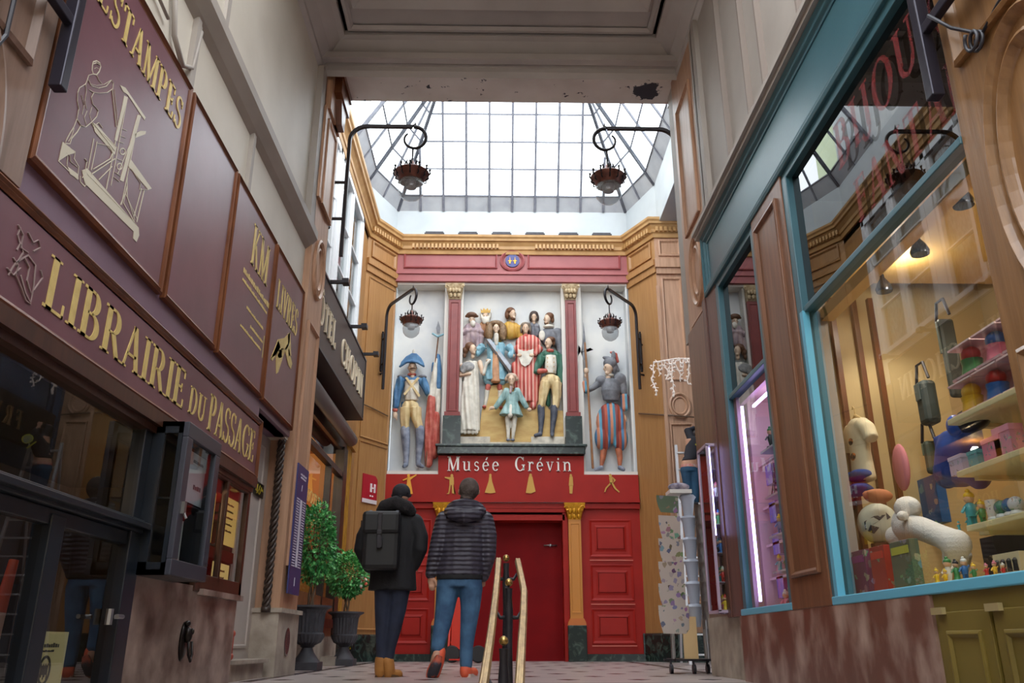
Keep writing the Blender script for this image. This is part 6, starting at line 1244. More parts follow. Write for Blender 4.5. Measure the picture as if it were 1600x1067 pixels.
# ------------------------------------------------------------------ icicle fairy lights
m = MB(); rr = random.Random(3); y = 12.6
A_ = ony(1022,566,y); B2 = ony(1090,560,y)
m.tube([A_, (A_+B2)/2+Vector((0,0,.03)), B2], .012, 5)
for i in range(13):
    p_ = A_.lerp(B2, i/12); L_ = (.55,.2,.15,.3,.25,.6,.35,.15,.2,.1,.45,.5,.2)[i]; pts = [p_]; n_ = int(L_/.06)
    for j in range(n_): pts.append(pts[-1]+Vector((rr.uniform(-.03,.03), rr.uniform(-.02,.02), -.06)))
    if len(pts) > 1: m.tube(pts, .012, 4)
    for q in pts: m.ell(q+Vector((rr.uniform(-.04,.04),0,0)), .02, seg=6, rings=4); m.tube([q, q+Vector((rr.uniform(-.06,.06),0,rr.uniform(-.05,.05)))], .008, 4)
m.build('fairy_lights', mat('warm white fairy lights', (240,226,216), .5), label='string of white icicle fairy lights hanging before the right oak bay', cat='fairy lights')
m = MB(); m.tube([(2.6,15.02,4.3), (2.9,14.44,4.12), (3.1,14.33,4.08), (3.5,14.33,4.05)], .015, 5); m.tube([(-2.05,15.1,4.25),(-2.3,14.7,4.3),(-2.46,14.35,4.3)], .012, 5); m.build('wall_cable', mat('brown cable', (90,64,44), .5), label='thin brown cable sagging along the oak walls near the rear lanterns', cat='cable')
# dark shop board of the hall's right side
m = MB(); m.box(XYZ, 3.5, 3.6, 11.0, 14.2, 3.3, 4.0); m.k = 1; text(m, Fr((3.5,0,0), (0,-1,0), (0,0,1), (-1,0,0)), 'FRE', -13.2, 3.5, .3, -12.3, 0, .02, .3); m.build('dark_shop_board', [mat('near black board', (34,36,40), .4), mat('bronze letters', (150,120,84), .4)], label='near black shop board with bronze letters on the right side of the hall', cat='sign')
# ================================================================== LANTERNS
IRON = mat('blackened lantern iron', (36,32,36), .4, metal=.4); COPPER = mat('aged copper crown', (120,72,58), .38, metal=.4, rgb2=(80,48,44), vs=12)
def lantern(px, py, cx, ztop, zpolebot, zg, R, label, dark=True, square=.03, wallx=None, scale=1.0, wallp=None):
    """px: pole x, cx: lantern centre x, ztop: arm height, zg: height of the crown rim, R: crown radius"""
    root = thing('wall_lantern', (px,py,zpolebot), label, 'lantern'); s = 1 if cx > px else -1; k = R/.225
    pts = [(px,py,zpolebot), (px,py,ztop-.22*k)] + [(px+s*(.22*k-.22*k*math.cos(a*PI/12)), py, ztop-.22*k+.22*k*math.sin(a*PI/12)) for a in range(1,7)]
    xs = cx-s*.0; rs = .165*k
    pts += [(xs-s*.02,py,ztop)]
    m = MB(); m.tube(pts, square, 4 if square > .025 else 8, up=(0,1,0)); m.build('pole_and_arm', IRON, root, smooth=30, bevel=0)
    c = Vector((xs,py,ztop-rs)); sp = []
    for i in range(0, 23):
        t = math.radians(i*14); r_ = rs*(1-.42*max(0,(i-12)/10)); sp.append((c.x+s*r_*math.sin(t), py, c.z+r_*math.cos(t)))
    m = MB(); m.tube(sp, [max(.01,square*(.95-.55*i/len(sp))) for i in range(len(sp))], 8); m.tube([(xs-s*.03*k,py,ztop), (xs+s*.02*k,py,ztop+.04*k), (xs+s*.01*k,py,ztop+.1*k)], [.018*k,.015*k,.003], 8); m.build('scroll_hook', IRON, root, smooth=True)
    z = zg; zh = c.z-rs
    m = MB(); m.tube([(cx,py,zh+.01), (cx,py,z+.12*k)], .012*k, 8); m.build('hanging_rod', IRON, root)
    m = MB(); m.lathe((cx,py,z), [(R*.66,-.1*k),(R*.72,-.09*k),(R*.78,-.03*k),(R*.98,.0),(R,.03*k),(R*.9,.05*k),(R*.5,.09*k),(R*.2,.13*k),(R*.12,.2*k),(.012,.22*k)], 24); cr = m.build('crown_hood', COPPER, root, smooth=50)
    m = MB()
    for i in range(12):
        a = 2*PI*i/12; ca, sa = math.cos(a), math.sin(a); q = lambda r, zz: (cx+r*ca, py+r*sa, z+zz)
        m.tube([q(R*.95,.0), q(R*1.05,.03*k), q(R*1.0,.07*k), q(R*1.1,.09*k)], [.012*k,.012*k,.01*k,.004*k], 5); m.ell(q(R*1.02,.075*k), .017*k, seg=6, rings=5)
        m.tube([q(R*.8,-.06*k), q(R*.92,-.05*k), q(R*.9,-.0*k)], .009*k, 5)
    for i in range(8):
        a = 2*PI*i/8; m.tube([(cx+R*.3*math.cos(a),py+R*.3*math.sin(a),z+.11*k), (cx+R*.42*math.cos(a),py+R*.42*math.sin(a),z+.17*k), (cx+R*.3*math.cos(a),py+R*.3*math.sin(a),z+.22*k)], [.012*k,.012*k,.004*k], 5)
    m.build('filigree_finials', IRON, cr, smooth=True)
    m = MB(); m.lathe((cx,py,z-.1*k), [(R*.7,0),(R*.76,-.07*k),(R*.7,-.16*k),(R*.5,-.22*k),(R*.24,-.255*k),(0.0,-.265*k)], 24); m.build('glass_globe', CLEAR, root, smooth=True)
    m = MB(); m.lathe((cx,py,z-.18*k), [(R*.3,0),(R*.34,.06*k),(R*.4,.1*k)], 16); m.build('lamp_holder', mat('dark mauve lamp holder', (96,84,92), .4), root, smooth=40)
    # wall bracket
    wx = wallx; zz = (zpolebot+(ztop-zpolebot)*.31, zpolebot+(ztop-zpolebot)*.62) if wallp is None else wallp
    m = MB(); m.box(XYZ, wx-.018, wx+.018, py-.02, py+.02, zz[0]-.1, zz[1]+.12)
    for q in zz: m.tube([(px,py,q), (wx,py,q)], .02, 6)
    m.ell((wx,py,zz[0]-.12), .025); m.ell((wx,py,zz[1]+.14), .02); m.build('wall_bracket', IRON, root)
    return root
yl = 9.4
lantern(-1.955, yl, -1.13, 6.66, 4.78, 5.93, .225, 'iron bracket lantern with copper crown, high on the left before the roof glass', wallx=-2.14, wallp=(5.3,5.82))
lantern(2.3, yl, 1.39, 6.66, 4.8, 5.9, .225, 'iron bracket lantern with copper crown, high on the right before the roof glass', wallx=2.48, wallp=(5.31,5.86))
def lantern2(pu, pv, cu, crv, atv, s, lab):
    yp, yc = 14.75, 13.9
    p_ = ony(pu, pv, yp); c = ony(cu, crv, yc); top = ony(cu+2, atv, yc); L_ = (Vector((c.x,c.y))-Vector((p_.x,p_.y))).length
    r = lantern(p_.x, yp, p_.x+s*L_, top.z, p_.z, c.z, .2, lab, wallx=p_.x-s*.12)
    r.rotation_euler.z = -s*math.atan2(yp-yc, abs(c.x-p_.x))
    return p_
A_ = lantern2(598, 608, 643, 501, 452, 1, 'smaller iron bracket lantern with copper crown before the soldier relief')
B2 = lantern2(1000, 608, 953, 506, 452, -1, 'smaller iron bracket lantern with copper crown before the guard relief')
m = MB()
for z in (5.0, 5.6): m.tube([(A_.x-.05,14.84,z),(A_.x-.12,15.0,z)], .02, 6); m.tube([(B2.x+.05,14.84,z),(B2.x+.2,14.95,z)], .02, 6)
m.tube([(-2.14,9.4,5.5),(-2.14,9.0,5.5)], .02, 6); m.tube([(2.48,9.4,5.5),(2.48,9.0,5.5)], .02, 6); struct(m, 'trim_lantern_arms', IRON)
for s_, lb in ((-1,'dark steel lantern pole at the upper left corner, close to the camera'), (1,'dark steel lantern pole at the upper right corner, close to the camera')):
    y = 3.15; px = s_*1.965; root = thing('lantern_pole', (px,y,2.6), lb, 'lantern pole')
    m = MB(); m.box(XYZ, px-.03, px+.03, y-.03, y+.03, 2.6, 4.5); m.box(XYZ, min(px,px-s_*1.0), max(px,px-s_*1.0), y-.03, y+.03, 4.44, 4.5); m.build('pole', mat('dark slate steel', (52,50,62), .3, metal=.4), root, bevel=.006)
    m = MB(); yy = 2.78; m.box(XYZ, px-.025, px+.025, yy-.03, yy+.03, 2.86, 3.7); m.box(XYZ, px-.02, px+.02, yy, y, 2.93, 2.98); m.box(XYZ, px-.02, px+.02, yy, y, 3.5, 3.55); m.build('bracket', mat('dark slate steel', (52,50,62), .3), root, bevel=.005)
m = MB(); m.tube([(-1.99,2.78,2.86), (-2.0,2.8,2.6), (-2.01,2.72,2.4), (-2.02,2.6,2.3)], .01, 6); m.build('hanging_cable', mat('grey rubber cable', (44,44,54), .45), label='dark cable dangling beside the left lantern pole', cat='cable')
# ================================================================== HANDRAIL
root = thing('stair_handrail', (.05,6.0,-.6), 'double brass handrail on black iron posts in the middle of the stairs', 'handrail')
BRASS = mat('worn brass rail', (196,168,116), .3, metal=.55, rgb2=(150,120,80), vs=6, st=(6,.5,6))
for pts in ([(779,876,7.2),(777,905,6.7),(773,945,6.1),(766,1000,5.2),(756,1067,4.5),(742,1150,3.8)], [(809,877,7.2),(814,900,6.7),(819,925,6.3),(818,960,5.8),(815,1010,5.1),(812,1067,4.5),(806,1150,3.8)]):
    q = [ony(u,v,y) for u,v,y in pts]; m = MB()
    W0 = .026
    for a in range(len(q)-1):
        d = (q[a+1]-q[a]).normalized(); u_ = d.cross(Vector((1,0,0))).normalized()
    m.tube(q, W0, 12, up=(1,0,0)); m.tube([p_+Vector((-.012,0,.02)) for p_ in q], .008, 6); m.tube([p_+Vector((.012,0,.02)) for p_ in q], .008, 6); m.build('rail', BRASS, root, smooth=40)
for (u, v, y) in ((791,872,7.0),(795,910,6.1),(787,1001,4.9)):
    t_ = ony(u, v, y); m = MB(); m.lathe((t_.x,y,t_.z-1.3), [(.03,0),(.026,.3),(.03,.6),(.024,.9),(.03,1.1),(.022,1.2),(.026,1.26)], 14); p_ = m.build('post', BLACKM, root, smooth=40)
    m = MB(); m.ell((t_.x,y,t_.z), .028 if y > 5 else .026); m.build('brass_ball', mat('brass ball', (170,140,84), .25, metal=.8), p_, smooth=True)
    m = MB(); zb_ = t_.z-.2 if y < 6.5 else t_.z-.13
    for s_ in (-1,1): m.tube([(t_.x,y,zb_-.03), (t_.x+s_*.06,y,zb_-.035), (t_.x+s_*.09,y,zb_+.01)], [.016,.014,.012], 8)
    m.build('rail_arms', BLACKM, p_, smooth=True)
# ================================================================== PLANTS IN URNS
def urn_plant(u, vbase, y, htree, rad, vtree, lab1, lab2, seed, flowers=False):
    b = ony(u, vbase, y); bx, bz = b.x, 0
    root = thing('stone_urn', (bx,y,0), lab1, 'urn'); UR = mat('dark grey cast urn', (66,66,72), .55, rgb2=(50,50,58), vs=10)
    m = MB(); m.box(XYZ, bx-.16, bx+.16, y-.16, y+.16, 0, .09); m.build('plinth', UR, root, bevel=.008)
    m = MB(); m.lathe((bx,y,.09), [(.15,0),(.13,.03),(.08,.1),(.06,.15),(.09,.17)], 24); m.build('foot', UR, root, smooth=50)
    m = MB(); m.lathe((bx,y,.26), [(.07,0),(.15,.04),(.185,.1),(.185,.13),(.165,.15),(.17,.25),(.18,.36),(.2,.4),(.25,.425),(.25,.445),(.2,.445),(.17,.38),(0,.37)], 48, flute=lambda z: z < .38 and (z < .12 or z > .14)); m.build('fluted_bowl', UR, root, smooth=20)
    root = thing('potted_tree', (bx,y,.6), lab2, 'tree'); rr = random.Random(seed); zc = ony(u, vtree, y).z
    m = MB()
    for i in range(3): m.tube([(bx+.03*math.cos(t*.4+i*2.1), y+.03*math.sin(t*.4+i*2.1), .62+t*(zc-.72)/14) for t in range(15)], .014, 6)
    for i in range(16):
        a, e_ = rr.uniform(0,2*PI), rr.uniform(-.3,1.4); m.tube([(bx,y,zc-rad*.7), (bx+rad*.45*math.cos(a),y+rad*.45*math.sin(a),zc-rad*.3+e_*rad*.3), (bx+rad*.85*math.cos(a)*math.cos(e_),y+rad*.85*math.sin(a)*math.cos(e_),zc+htree*.45*math.sin(e_))], [.01,.007,.003], 5)
    m.build('trunk', mat('braided bark', (104,84,66), .7), root, smooth=40)
    m = MB()
    for i in range(2800):
        d = Vector((rr.gauss(0,1), rr.gauss(0,1), rr.gauss(0,1))).normalized(); r_ = rr.uniform(.45,1.04)**.6
        lump = 1+.18*noise.noise(d*2.2+Vector((seed,0,0))); c = Vector((bx,y,zc)) + Vector((d.x*rad, d.y*rad, d.z*htree/2))*r_*lump
        m.k = 0 if rr.random() < .6 else 1
        ax = (d+Vector((rr.gauss(0,.5),rr.gauss(0,.5),rr.gauss(0,.4)-.35))).normalized(); sd = ax.orthogonal().normalized(); sd = Matrix.Rotation(rr.uniform(0,PI), 3, ax) @ sd; L_ = rr.uniform(.035,.06); w_ = L_*.3; nn = ax.cross(sd)*w_*.25
        m.add([c, c+ax*L_*.5+sd*w_, c+ax*L_, c+ax*L_*.5-sd*w_, c+ax*L_*.5+nn], [(0,1,4),(1,2,4),(2,3,4),(3,0,4)])
    m.build('foliage', [mat('leaf green', (60,146,74), .4, rgb2=(38,112,58), vs=8), mat('light leaf green', (120,196,116), .35, rgb2=(76,164,86), vs=8)], root)
    if flowers:
        m = MB()
        for i in range(10): m.k = i % 2; m.ell((bx+rad*.75+rr.uniform(-.06,.06), y-rad*.4+rr.uniform(-.06,.06), zc-htree*.2+rr.uniform(-.1,.1)), rr.uniform(.014,.026), seg=7, rings=5)
        m.build('flower_cluster', [mat('coral flowers', (226,100,80), .5), mat('white flowers', (230,224,220), .5)], root, smooth=True)
urn_plant(478, 1041, 10.35, .94, .235, 848, 'dark fluted urn beside the hotel window, nearer of the pair', 'tall leafy green ficus in the nearer urn', 5)
urn_plant(536, 1036, 12.4, .62, .29, 897, 'dark fluted urn further along the hotel wall', 'round leafy ficus ball with coral flowers in the further urn', 9, True)
# ================================================================== BANNER ON THE PIER
f = FL(-2.02)
root = thing('information_banner', (-2.04,8.62,.72), 'narrow navy banner with white text column fixed on the wooden pier', 'banner')
m = MB(); m.box(f, 8.38, 8.86, .74, 2.0, 0, .015); m.build('panel', mat('navy banner', (52,54,110), .45), root)
m = MB(); m.box(f, 8.58, 8.66, 1.0, 1.66, .015, .018); rr = random.Random(2)
for k_ in range(26):
    z = 1.0+k_*.026; scribble(m, f, 8.43, z, .12, .012, .015, .018, k_); scribble(m, f, 8.69, z, .12, .012, .015, .018, k_+40)
scribble(m, f, 8.5, 1.9, .26, .022, .015, .018, 91); scribble(m, f, 8.52, 1.87, .22, .018, .015, .018, 92); m.box(f, 8.6, 8.61, 1.75, 1.81, .015, .018); m.box(f, 8.6, 8.62, .82, .9, .015, .018)
m.build('printed_text', mat('banner white', (210,208,222), .5), root)
# ================================================================== HAND TRUCK
root = thing('hand_truck', (-.25,14.2,0), 'red hand truck standing behind the man in the padded jacket', 'hand truck'); q = ony(712,1028,14.2); bx = q.x
RT = mat('red truck tube', (206,52,34), .35)
m = MB()
for s_ in (-.12,.14): m.tube([(bx+s_*1.0,14.25,.15), (bx+s_*.7,14.4,1.45), (bx,14.5,1.62)], .022, 8)
for z in (.3,.75,1.15): m.tube([(bx-.11,14.3,z), (bx+.11,14.3,z)], .018, 8)
m.box(XYZ, bx-.1, bx+.12, 14.1, 14.25, .04, .06); m.build('frame', RT, root, smooth=40)
m = MB(); m.box(XYZ, bx-.08, bx+.09, 14.26, 14.3, .2, 1.3); m.build('back_plate', RT, root)
AX = Matrix(((0,0,1),(0,1,0),(-1,0,0)))
for x in (bx-.06, bx+.36):
    AXW = Matrix(((1,0,0),(0,0,1),(0,-1,0)))
    m = MB(); m.lathe((x,14.15,.13), [(.07,-.03),(.115,-.03),(.13,-.01),(.13,.01),(.115,.03),(.07,.03)], 20, ax=AXW); w_ = m.build('wheel', mat('black tyre', (36,34,36), .6), root, smooth=40)
    m = MB(); m.lathe((x,14.15,.13), [(.0,-.022),(.025,-.024),(.07,-.02),(.07,.02),(0,.02)], 16, ax=AXW); m.build('hub', RT, w_, smooth=40)
# ================================================================== PEOPLE
SK = mat('skin', (196,150,124), .5, rgb2=(180,132,106), vs=6)
def person_map(y): 
    k = y/FPX/3.262*1.0
    def P(u, v, d=0): q = ony(540+u/3.262, 740+v/3.262, y); return Vector((q.x, y-d, q.z))
    return P, k
def skin(P, k, prims, vox=.012, it=4):
    m = MB()
    for q in prims:
        if q[0] == 't':
            fl_ = q[2] if len(q) > 2 else 1
            m.tube([P(a,b,n) for a,b,n,r in q[1]], [r*k for a,b,n,r in q[1]], 14)
            for a,b,n,r in (q[1][0], q[1][-1]): m.ell(P(a,b,n), r*k*.98, seg=12, rings=8)
        elif q[0] == 'l': m.loft([(P(a,b,n), rx*k, ry*k) for a,b,n,rx,ry in q[1]], 20)
        else: m.ell(P(q[1],q[2],q[3]), (q[4]*k, q[6]*k, q[5]*k), seg=18, rings=12)
    return m.fuse(vox, it)
# -- left man
P, k = person_map(8.2)
root = thing('person', P(225,1040), 'person in a long black coat, dark cap and tan boots, standing with hands in pockets', 'person')
SKb = SK
def fingers(P, u, v, n, du, dv, L, r, k, spread=7):
    out = []
    for i in range(4):
        o = (i-1.5)*spread; l = L*(.85,1,.95,.78)[i]; out.append(('t', [(u+o,v,n,r), (u+o+du*l*.5,v+dv*l*.5,n+.012,r*.9), (u+o+du*l*.8,v+dv*l,n+.0,r*.75)]))
    return out
body = [('e',284,105,.0,40,52,48), ('e',284,122,-.05,13,16,22), ('e',286,148,-.02,30,20,30), ('e',243,112,0,6,14,9), ('e',325,112,0,6,14,9), ('t',[(278,150,0,26),(268,205,0,30)]), ('l',[(250,215,0,95,40),(248,300,0,92,52),(245,400,0,78,48),(240,520,0,80,52),(236,590,0,76,50)]),
 ('t',[(150,250,0,34),(84,385,.04,26),(130,480,-.02,22)]), ('t',[(340,250,0,34),(388,375,.04,26),(345,470,-.02,22)]), ('e',138,490,-.04,18,22,14), ('e',338,480,-.04,18,22,14)] + fingers(P,136,500,-.05,0,1,24,6,k) + fingers(P,340,490,-.05,0,1,24,6,k) + [('t',[(122,485,-.06,7),(112,500,-.07,6)]), ('t',[(352,478,-.06,7),(362,492,-.07,6)])] + [
 ('t',[(195,590,0,42),(190,760,.0,30),(184,930,0,20),(182,985,0,18)]), ('t',[(285,590,0,42),(245,790,.0,29),(222,935,0,20),(220,1000,0,18)]), ('t',[(180,1010,0,18),(176,1020,-.1,16)]), ('t',[(220,1025,0,18),(240,1030,-.1,16)])]
skin(P, k, body, .009, 2).build('body', SK, root, smooth=True)
COAT = mat('black wool coat', (9,9,13), .8, rgb2=(14,14,20), vs=20, bump=.2, bs=80)
skin(P, k, [('l',[(252,190,0,62,40),(248,215,0,125,52),(246,260,0,135,62),(246,340,0,124,70),(244,430,0,112,66),(242,500,0,112,68),(240,560,0,116,70),(238,596,0,120,72)]), ('t',[(140,250,0,48),(96,330,.03,42),(84,385,.05,38),(120,470,-.02,34)]), ('t',[(350,250,0,48),(384,330,.03,40),(382,385,.05,38),(345,462,-.02,34)]), ('e',270,178,-.0,66,30,48)], .012, 4).build('coat', COAT, root, smooth=True)
m = MB(); m.tube([P(178,205,.05), P(205,178,.1), P(262,160,.13), P(320,182,.1), P(348,208,.04)], [.05,.07,.075,.07,.045], 12); m.fuse(.012,4).build('shearling_collar', mat('dark shearling', (20,18,20), .95, rgb2=(36,32,34), vs=30, bump=.6, bs=90), root, smooth=True)
skin(P, k, [('e',284,96,0,47,46,54), ('t',[(240,112,0,9),(284,124,.08,9),(328,112,0,9)])], .008, 3).build('dark_cap', mat('charcoal knit cap', (34,32,38), .85, bump=.5, bs=90), root, smooth=True)
DEN = mat('dark indigo denim', (20,26,44), .8, rgb2=(30,38,60), vs=10)
skin(P, k, [('t',[(198,560,0,50),(192,680,.0,42),(188,780,0,35),(184,880,0,27),(182,945,0,26)]), ('t',[(280,560,0,52),(266,680,.0,44),(246,790,0,36),(226,890,0,27),(218,945,0,26)]), ('l',[(238,540,0,90,55),(238,600,0,88,55)])], .01, 3).build('trousers', DEN, root, smooth=True)
BT = mat('tan suede', (166,112,50), .7, rgb2=(140,90,38), vs=8)
for nm, pr in (('boot', [('t',[(180,950,0,30),(178,1000,0,29),(176,1012,-.03,28)]), ('t',[(176,1016,0,26),(170,1018,-.16,22)])]), ('boot', [('t',[(214,955,0,31),(222,1005,0,29)]), ('t',[(222,1024,0,27),(262,1026,-.1,23)])])):
    o_ = skin(P, k, pr, .008, 3).build(nm, BT, root, smooth=True)
    m = MB(); c_ = P(pr[1][1][0][0], pr[1][1][0][1]+22, 0); e_ = P(pr[1][1][1][0], pr[1][1][0][1]+22, pr[1][1][1][2]); m.tube([c_+Vector((0,-.03,0)), (c_+e_)/2, e_+Vector((0,.04,0))], [.045,.05,.045], 10, flat=1); 
    for v_ in m.v: v_.z = max(.0, min(.022, v_.z*0+ (.022 if v_.z > c_.z else 0)))
    m.build('sole', mat('dark brown sole', (84,56,30), .7), o_)
# backpack
root = thing('backpack', P(200,500,.2), 'black square flap backpack worn over the black coat', 'backpack'); BP = mat('black waterproof canvas', (12,12,14), .55, rgb2=(16,16,19), vs=5)
m = MB(); a, b = P(122,235,.12), P(284,500,.34)
NX, NZ = 10, 12
def slabr(u0, v0, u1, v1, d0, d1, name, mt, par, bev=.02):
    A_, B2 = P(u0,v0,0), P(u1,v1,0); m = MB(); m.box(XYZ, A_.x, B2.x, 8.2-d1, 8.2-d0, B2.z, A_.z); return m.build(name, mt, par, bevel=bev)
bag = slabr(120,232,284,502,.16,.33,'main_bag', BP, root, .04)
slabr(114,215,292,328,.15,.355,'flap', BP, root, .035)
slabr(192,225,204,400,.355,.368,'closing_strap', BLACKM, root, .004); slabr(186,312,210,332,.36,.376,'buckle', mat('gunmetal buckle', (60,60,66), .3, metal=.8), root, .003)
slabr(186,345,210,395,.33,.366,'strap_tip', BLACKM, root, .004)
for u in (150, 270):
    m = MB(); m.tube([P(u,235,.3), P(u+6*(1 if u>200 else -1),205,.2), P(u+14*(1 if u>200 else -1),206,.05), P(u+14*(1 if u>200 else -1),240,-.14)], .018, 6, flat=.4); m.build('shoulder_strap', mat('grey webbing', (84,86,94), .5), root, smooth=True)
m = MB(); m.tube([P(120,222,.2), P(200,219,.25), P(290,222,.2)], .012, 6); m.build('piping', mat('grey webbing', (84,86,94), .5), root, smooth=True)
# -- right man
root = thing('person', P(610,1035), 'person in a grey quilted hooded jacket, blue jeans and orange trainers, walking and looking up', 'person')
body = [('e',628,85,.01,48,56,54), ('e',622,108,-.07,30,30,36), ('e',612,70,-.075,9,9,14), ('e',578,92,-.01,7,15,10), ('e',678,92,-.01,7,15,10), ('t',[(622,120,.02,34),(610,185,.0,38)]), ('l',[(610,205,0,110,42),(606,300,0,100,55),(590,400,0,92,52),(580,500,0,92,56),(578,560,0,96,58)]),
 ('t',[(500,230,0,38),(462,370,.02,28),(432,500,-.02,20),(436,535,-.02,17)]), ('t',[(710,230,0,38),(728,370,.02,28),(706,500,-.08,20),(700,520,-.1,17)]), ('e',436,545,-.02,19,26,12)] + fingers(P,438,560,-.02,.15,1,34,6.2,k,8.5) + [('t',[(452,540,.0,7.5),(462,556,.01,6.5),(462,572,.01,5.5)]), ('e',698,530,-.11,17,22,12)] + fingers(P,698,544,-.12,0,1,28,6,k) + [
 ('t',[(515,580,0,46),(500,740,.0,30),(478,880,.1,20),(472,920,.16,20)]), ('t',[(640,580,0,50),(632,780,.0,33),(618,930,0,22),(616,985,0,20)]), ('t',[(465,930,.17,19),(445,1000,.1,18)]), ('t',[(616,1005,0,19),(640,1015,-.1,17)])]
skin(P, k, body, .009, 2).build('body', SK, root, smooth=True)
def quilt():
    mt = mat('quilted grey nylon', (64,60,72), .5, rgb2=(50,46,58), vs=3); N = mt.node_tree.nodes; L = mt.node_tree.links; tc = N.new('ShaderNodeTexCoord'); mp = N.new('ShaderNodeMapping'); mp.inputs['Scale'].default_value = (1,1,1); L.new(tc.outputs['Object'], mp.inputs[0])
    w1 = N.new('ShaderNodeTexWave'); w1.bands_direction = 'Z'; w1.inputs['Scale'].default_value = 7.5; w1.inputs['Distortion'].default_value = 1.0; w1.inputs['Detail Scale'].default_value = 2; L.new(mp.outputs[0], w1.inputs[0])
    w2 = N.new('ShaderNodeTexWave'); w2.bands_direction = 'X'; w2.inputs['Scale'].default_value = 4; w2.inputs['Distortion'].default_value = 1.5; L.new(mp.outputs[0], w2.inputs[0])
    a = N.new('ShaderNodeMath'); a.operation = 'MULTIPLY_ADD'; a.inputs[1].default_value = .35; L.new(w2.outputs['Fac'], a.inputs[0]); L.new(w1.outputs['Fac'], a.inputs[2])
    b = N.new('ShaderNodeBump'); b.inputs['Strength'].default_value = .8; b.inputs['Distance'].default_value = .014; L.new(a.outputs[0], b.inputs['Height']); L.new(b.outputs[0], N['Principled BSDF'].inputs['Normal']); return mt
Q = quilt()
skin(P, k, [('l',[(612,180,0,70,45),(608,205,0,118,58),(606,245,0,126,68),(604,320,0,120,74),(596,400,0,112,72),(584,470,0,112,72),(580,522,0,113,74)]), ('t',[(508,238,0,50),(480,330,.02,44),(456,420,.02,37),(434,510,-.02,29)]), ('t',[(706,238,0,50),(728,320,.02,44),(728,420,.0,38),(702,518,-.08,30)])], .012, 3).build('jacket', Q, root, smooth=True)
m = MB(); m.tube([P(522,195,.05), P(545,215,.14), P(608,232,.19), P(672,215,.14), P(700,190,.04)], [.045,.06,.07,.06,.045], 12); m.tube([P(530,178,.03), P(560,168,.1), P(610,160,.13), P(660,168,.1), P(690,176,.03)], [.04,.05,.05,.05,.04], 12); m.ell(P(608,200,.1), (.15,.09,.08)); m.fuse(.012,4).build('hood', Q, root, smooth=True)
skin(P, k, [('l',[(580,505,0,112,72),(580,542,0,114,74)])], .012, 2).build('hem_band', mat('black hem', (18,18,22), .8), root, smooth=True)
HR = mat('short brown hair', (66,54,48), .85, rgb2=(96,84,78), vs=14, bump=1, bs=50)
skin(P, k, [('e',630,80,.025,52,58,54), ('e',618,128,.05,34,26,24)], .008, 3).build('hair', HR, root, smooth=True)
JN = mat('blue denim', (70,108,142), .8, rgb2=(42,72,104), vs=7, bump=.7, bs=16, bst=(1,1,.5))
skin(P, k, [('l',[(580,530,0,110,66),(580,580,0,112,68)]), ('t',[(522,580,0,58),(508,680,-.0,49),(496,760,.02,43),(482,830,.08,37),(474,885,.13,32)]), ('t',[(638,580,0,60),(636,680,.0,49),(626,780,.0,40),(616,880,0,33),(614,975,0,31)])], .011, 3).build('jeans', JN, root, smooth=True)
SH = mat('orange trainer mesh', (226,100,64), .6, rgb2=(206,80,50), vs=20); SO = mat('pale trainer sole', (206,190,180), .6); SOG = mat('dark trainer tread', (52,50,58), .7, rgb2=(180,84,60), vs=9, lo=.5, hi=.6)
o_ = skin(P, k, [('t',[(490,905,.13,24),(478,950,.15,30),(452,1010,.1,34),(440,1030,.04,28)])], .008, 3).build('trainer', SH, root, smooth=True)
m = MB(); m.tube([P(486,925,.21), P(472,965,.22), P(455,1005,.18), P(440,1030,.12)], [.03,.048,.052,.04], 10, flat=1); m.fuse(.008,3).build('sole', SOG, o_, smooth=True)
o_ = skin(P, k, [('t',[(612,990,.0,28),(612,1012,.02,28)]), ('t',[(612,1016,.02,28),(650,1016,-.14,24)])], .008, 3).build('trainer', SH, root, smooth=True)
A_ = P(612,1016,.02); B2 = P(650,1016,-.14); m = MB(); m.tube([Vector((A_.x,A_.y-.03,.018)), Vector((B2.x,B2.y+.03,.018))], [.05,.045], 12)
for v_ in m.v: v_.z = .0 if v_.z < .018 else .028
m.build('sole', SO, o_)
# -- man on the ladder
yL = 13.3; kL = yL/FPX/4.107
def PL(u, v, d=0): q = ony(1010+u/4.107, 640+v/4.107, yL); return Vector((q.x, yL-d, q.z))
root = thing('person', PL(300,580), 'person in a dark sweatshirt and jeans standing on a ladder, reaching up', 'person')
body = [('e',318,150,-.12,24,30,28), ('e',322,160,-.16,8,9,9), ('l',[(310,190,0,60,34),(300,260,0,50,34),(280,340,0,56,38),(280,380,0,60,40)]), ('t',[(290,190,0,22),(272,120,-.06,19),(320,112,-.14,14),(352,104,-.2,12)]), ('t',[(350,195,0,22),(372,150,-.1,18),(372,110,-.2,13)]), ('e',364,100,-.2,16,16,12), ('e',372,88,-.2,12,15,10), ('t',[(258,390,0,30),(268,480,0,24),(276,590,0,18)]), ('t',[(306,390,0,30),(310,480,0,24),(316,590,0,18)]), ('t',[(278,600,0,14),(278,602,-.12,13)]), ('t',[(316,600,0,14),(316,602,-.12,13)])]
for i in range(4): body.append(('t',[(358+i*7,96,-.2,4.4),(360+i*7,80,-.23,4),(362+i*7,74,-.27,3.5)]))
body.append(('t',[(352,104,-.2,5),(346,92,-.22,4)]))
skin(PL, kL, body, .011, 2).build('body', SK, root, smooth=True)
SWT = mat('navy black sweatshirt', (30,30,40), .8)
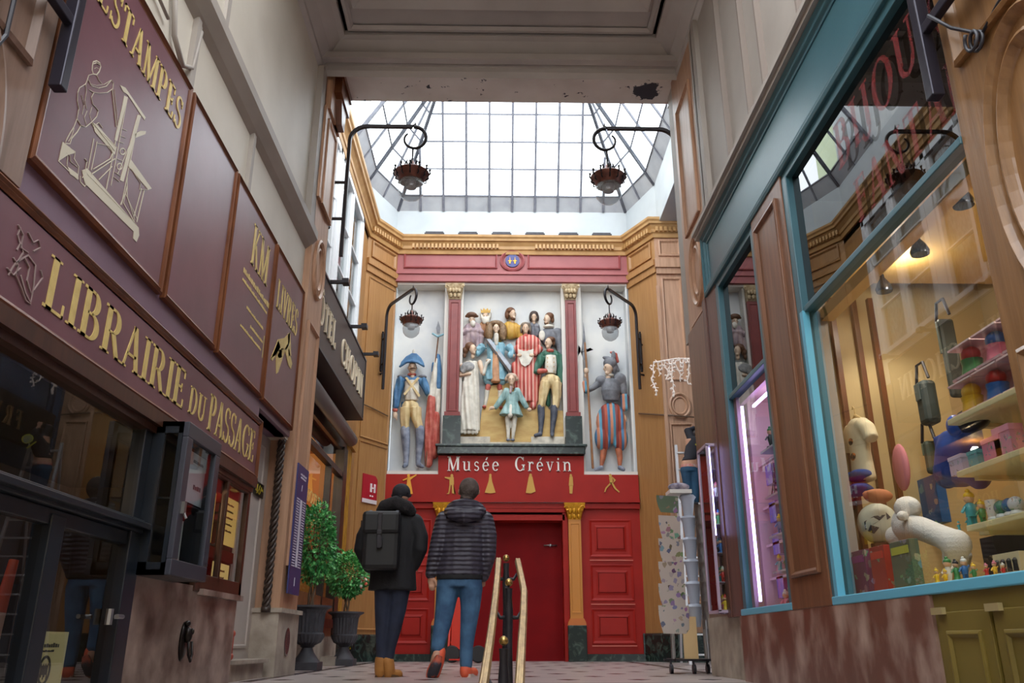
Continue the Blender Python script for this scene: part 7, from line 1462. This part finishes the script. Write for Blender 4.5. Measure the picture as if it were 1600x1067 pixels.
skin(PL, kL, [('l',[(322,180,0,60,38),(312,230,0,62,42),(290,300,0,52,42),(276,330,0,52,42)]), ('t',[(294,195,0,30),(270,130,-.05,26),(315,112,-.14,21),(335,108,-.18,19)]), ('t',[(350,195,0,28),(374,155,-.1,23),(374,125,-.18,19)])], .012, 3).build('sweatshirt', SWT, root, smooth=True)
m = MB(); c = PL(356,218,.17); m.lathe((c.x,c.y+.02,c.z), [(.0,0),(.07,.005),(.075,0)], 20, ax=Matrix(((1.1,0,0),(0,0,-1),(0,.9,0)))); m.build('logo_patch', mat('blue grey patch', (120,150,180), .6, rgb2=(206,196,90), vs=14), root)
m = MB(); m.tube([Vector((c.x+.085*math.cos(a*PI/10), c.y+.012, c.z+.07*math.sin(a*PI/10))) for a in range(20)], .008, 5, closed=True); m.tube([PL(300,235,.16), PL(325,255,.16), PL(355,275,.15)], .012, 5); m.build('yellow_emblem', mat('yellow print', (214,206,70), .6), root)
skin(PL, kL, [('e',318,146,-.11,27,27,28)], .01, 2).build('dark_hair', HAIRD, root, smooth=True)
skin(PL, kL, [('l',[(278,368,0,60,40),(278,400,0,62,42)]), ('t',[(254,400,0,34),(264,480,0,29),(272,585,0,22)]), ('t',[(308,400,0,34),(312,480,0,29),(316,585,0,22)])], .012, 3).build('jeans', mat('petrol blue jeans', (36,78,108), .8, rgb2=(26,60,88), vs=6), root, smooth=True)
m = MB(); m.lathe(PL(278,363,0), [(.145,-.02),(.145,.02)], 18, sy=.72); m.build('belt', mat('red and pale belt', (200,60,50), .5, rgb2=(190,180,170), vs=14), root)
for u in (277,316):
    m = MB(); c = PL(u,600,0); m.ell(c+Vector((0,.05,-.01)), (.045,.12,.04)); m.build('shoe', BLACKM, root, smooth=True)
# ladder
ALUM = mat('pale aluminium ladder', (196,196,200), .35, metal=.5)
root = thing('step_ladder', (3.2,13.1,0), 'pale aluminium ladder under the man at the right, behind the postcard rack', 'ladder')
tl = PL(200,215,-.1); zt_ = tl.z; ft = PL(297,612,0).z
lx = tl.x; rx = lx+.5
for a, b in (((lx,13.45,zt_),(lx+.0-.1,13.0,0)), ((rx,13.45,zt_),(rx+.1,13.0,0))):
    m = MB(); m.tube([a, b], .03, 4); m.build('rail', ALUM, root)
for i in range(12):
    t_ = i/11*.92+.04; z = zt_*t_; y = 13.0+.45*t_; w0 = .1*(1-t_)
    m = MB(); m.box(XYZ, lx-w0, rx+w0, y-.04, y+.04, z-.012, z+.012); m.build('rung', ALUM, root)
for x in (lx+.02, rx-.02):
    m = MB(); m.tube([(x,13.5,zt_-.1),(x,14.2,0)], .022, 4); m.build('rear_leg', ALUM, root)
# a few warm spots of the passage
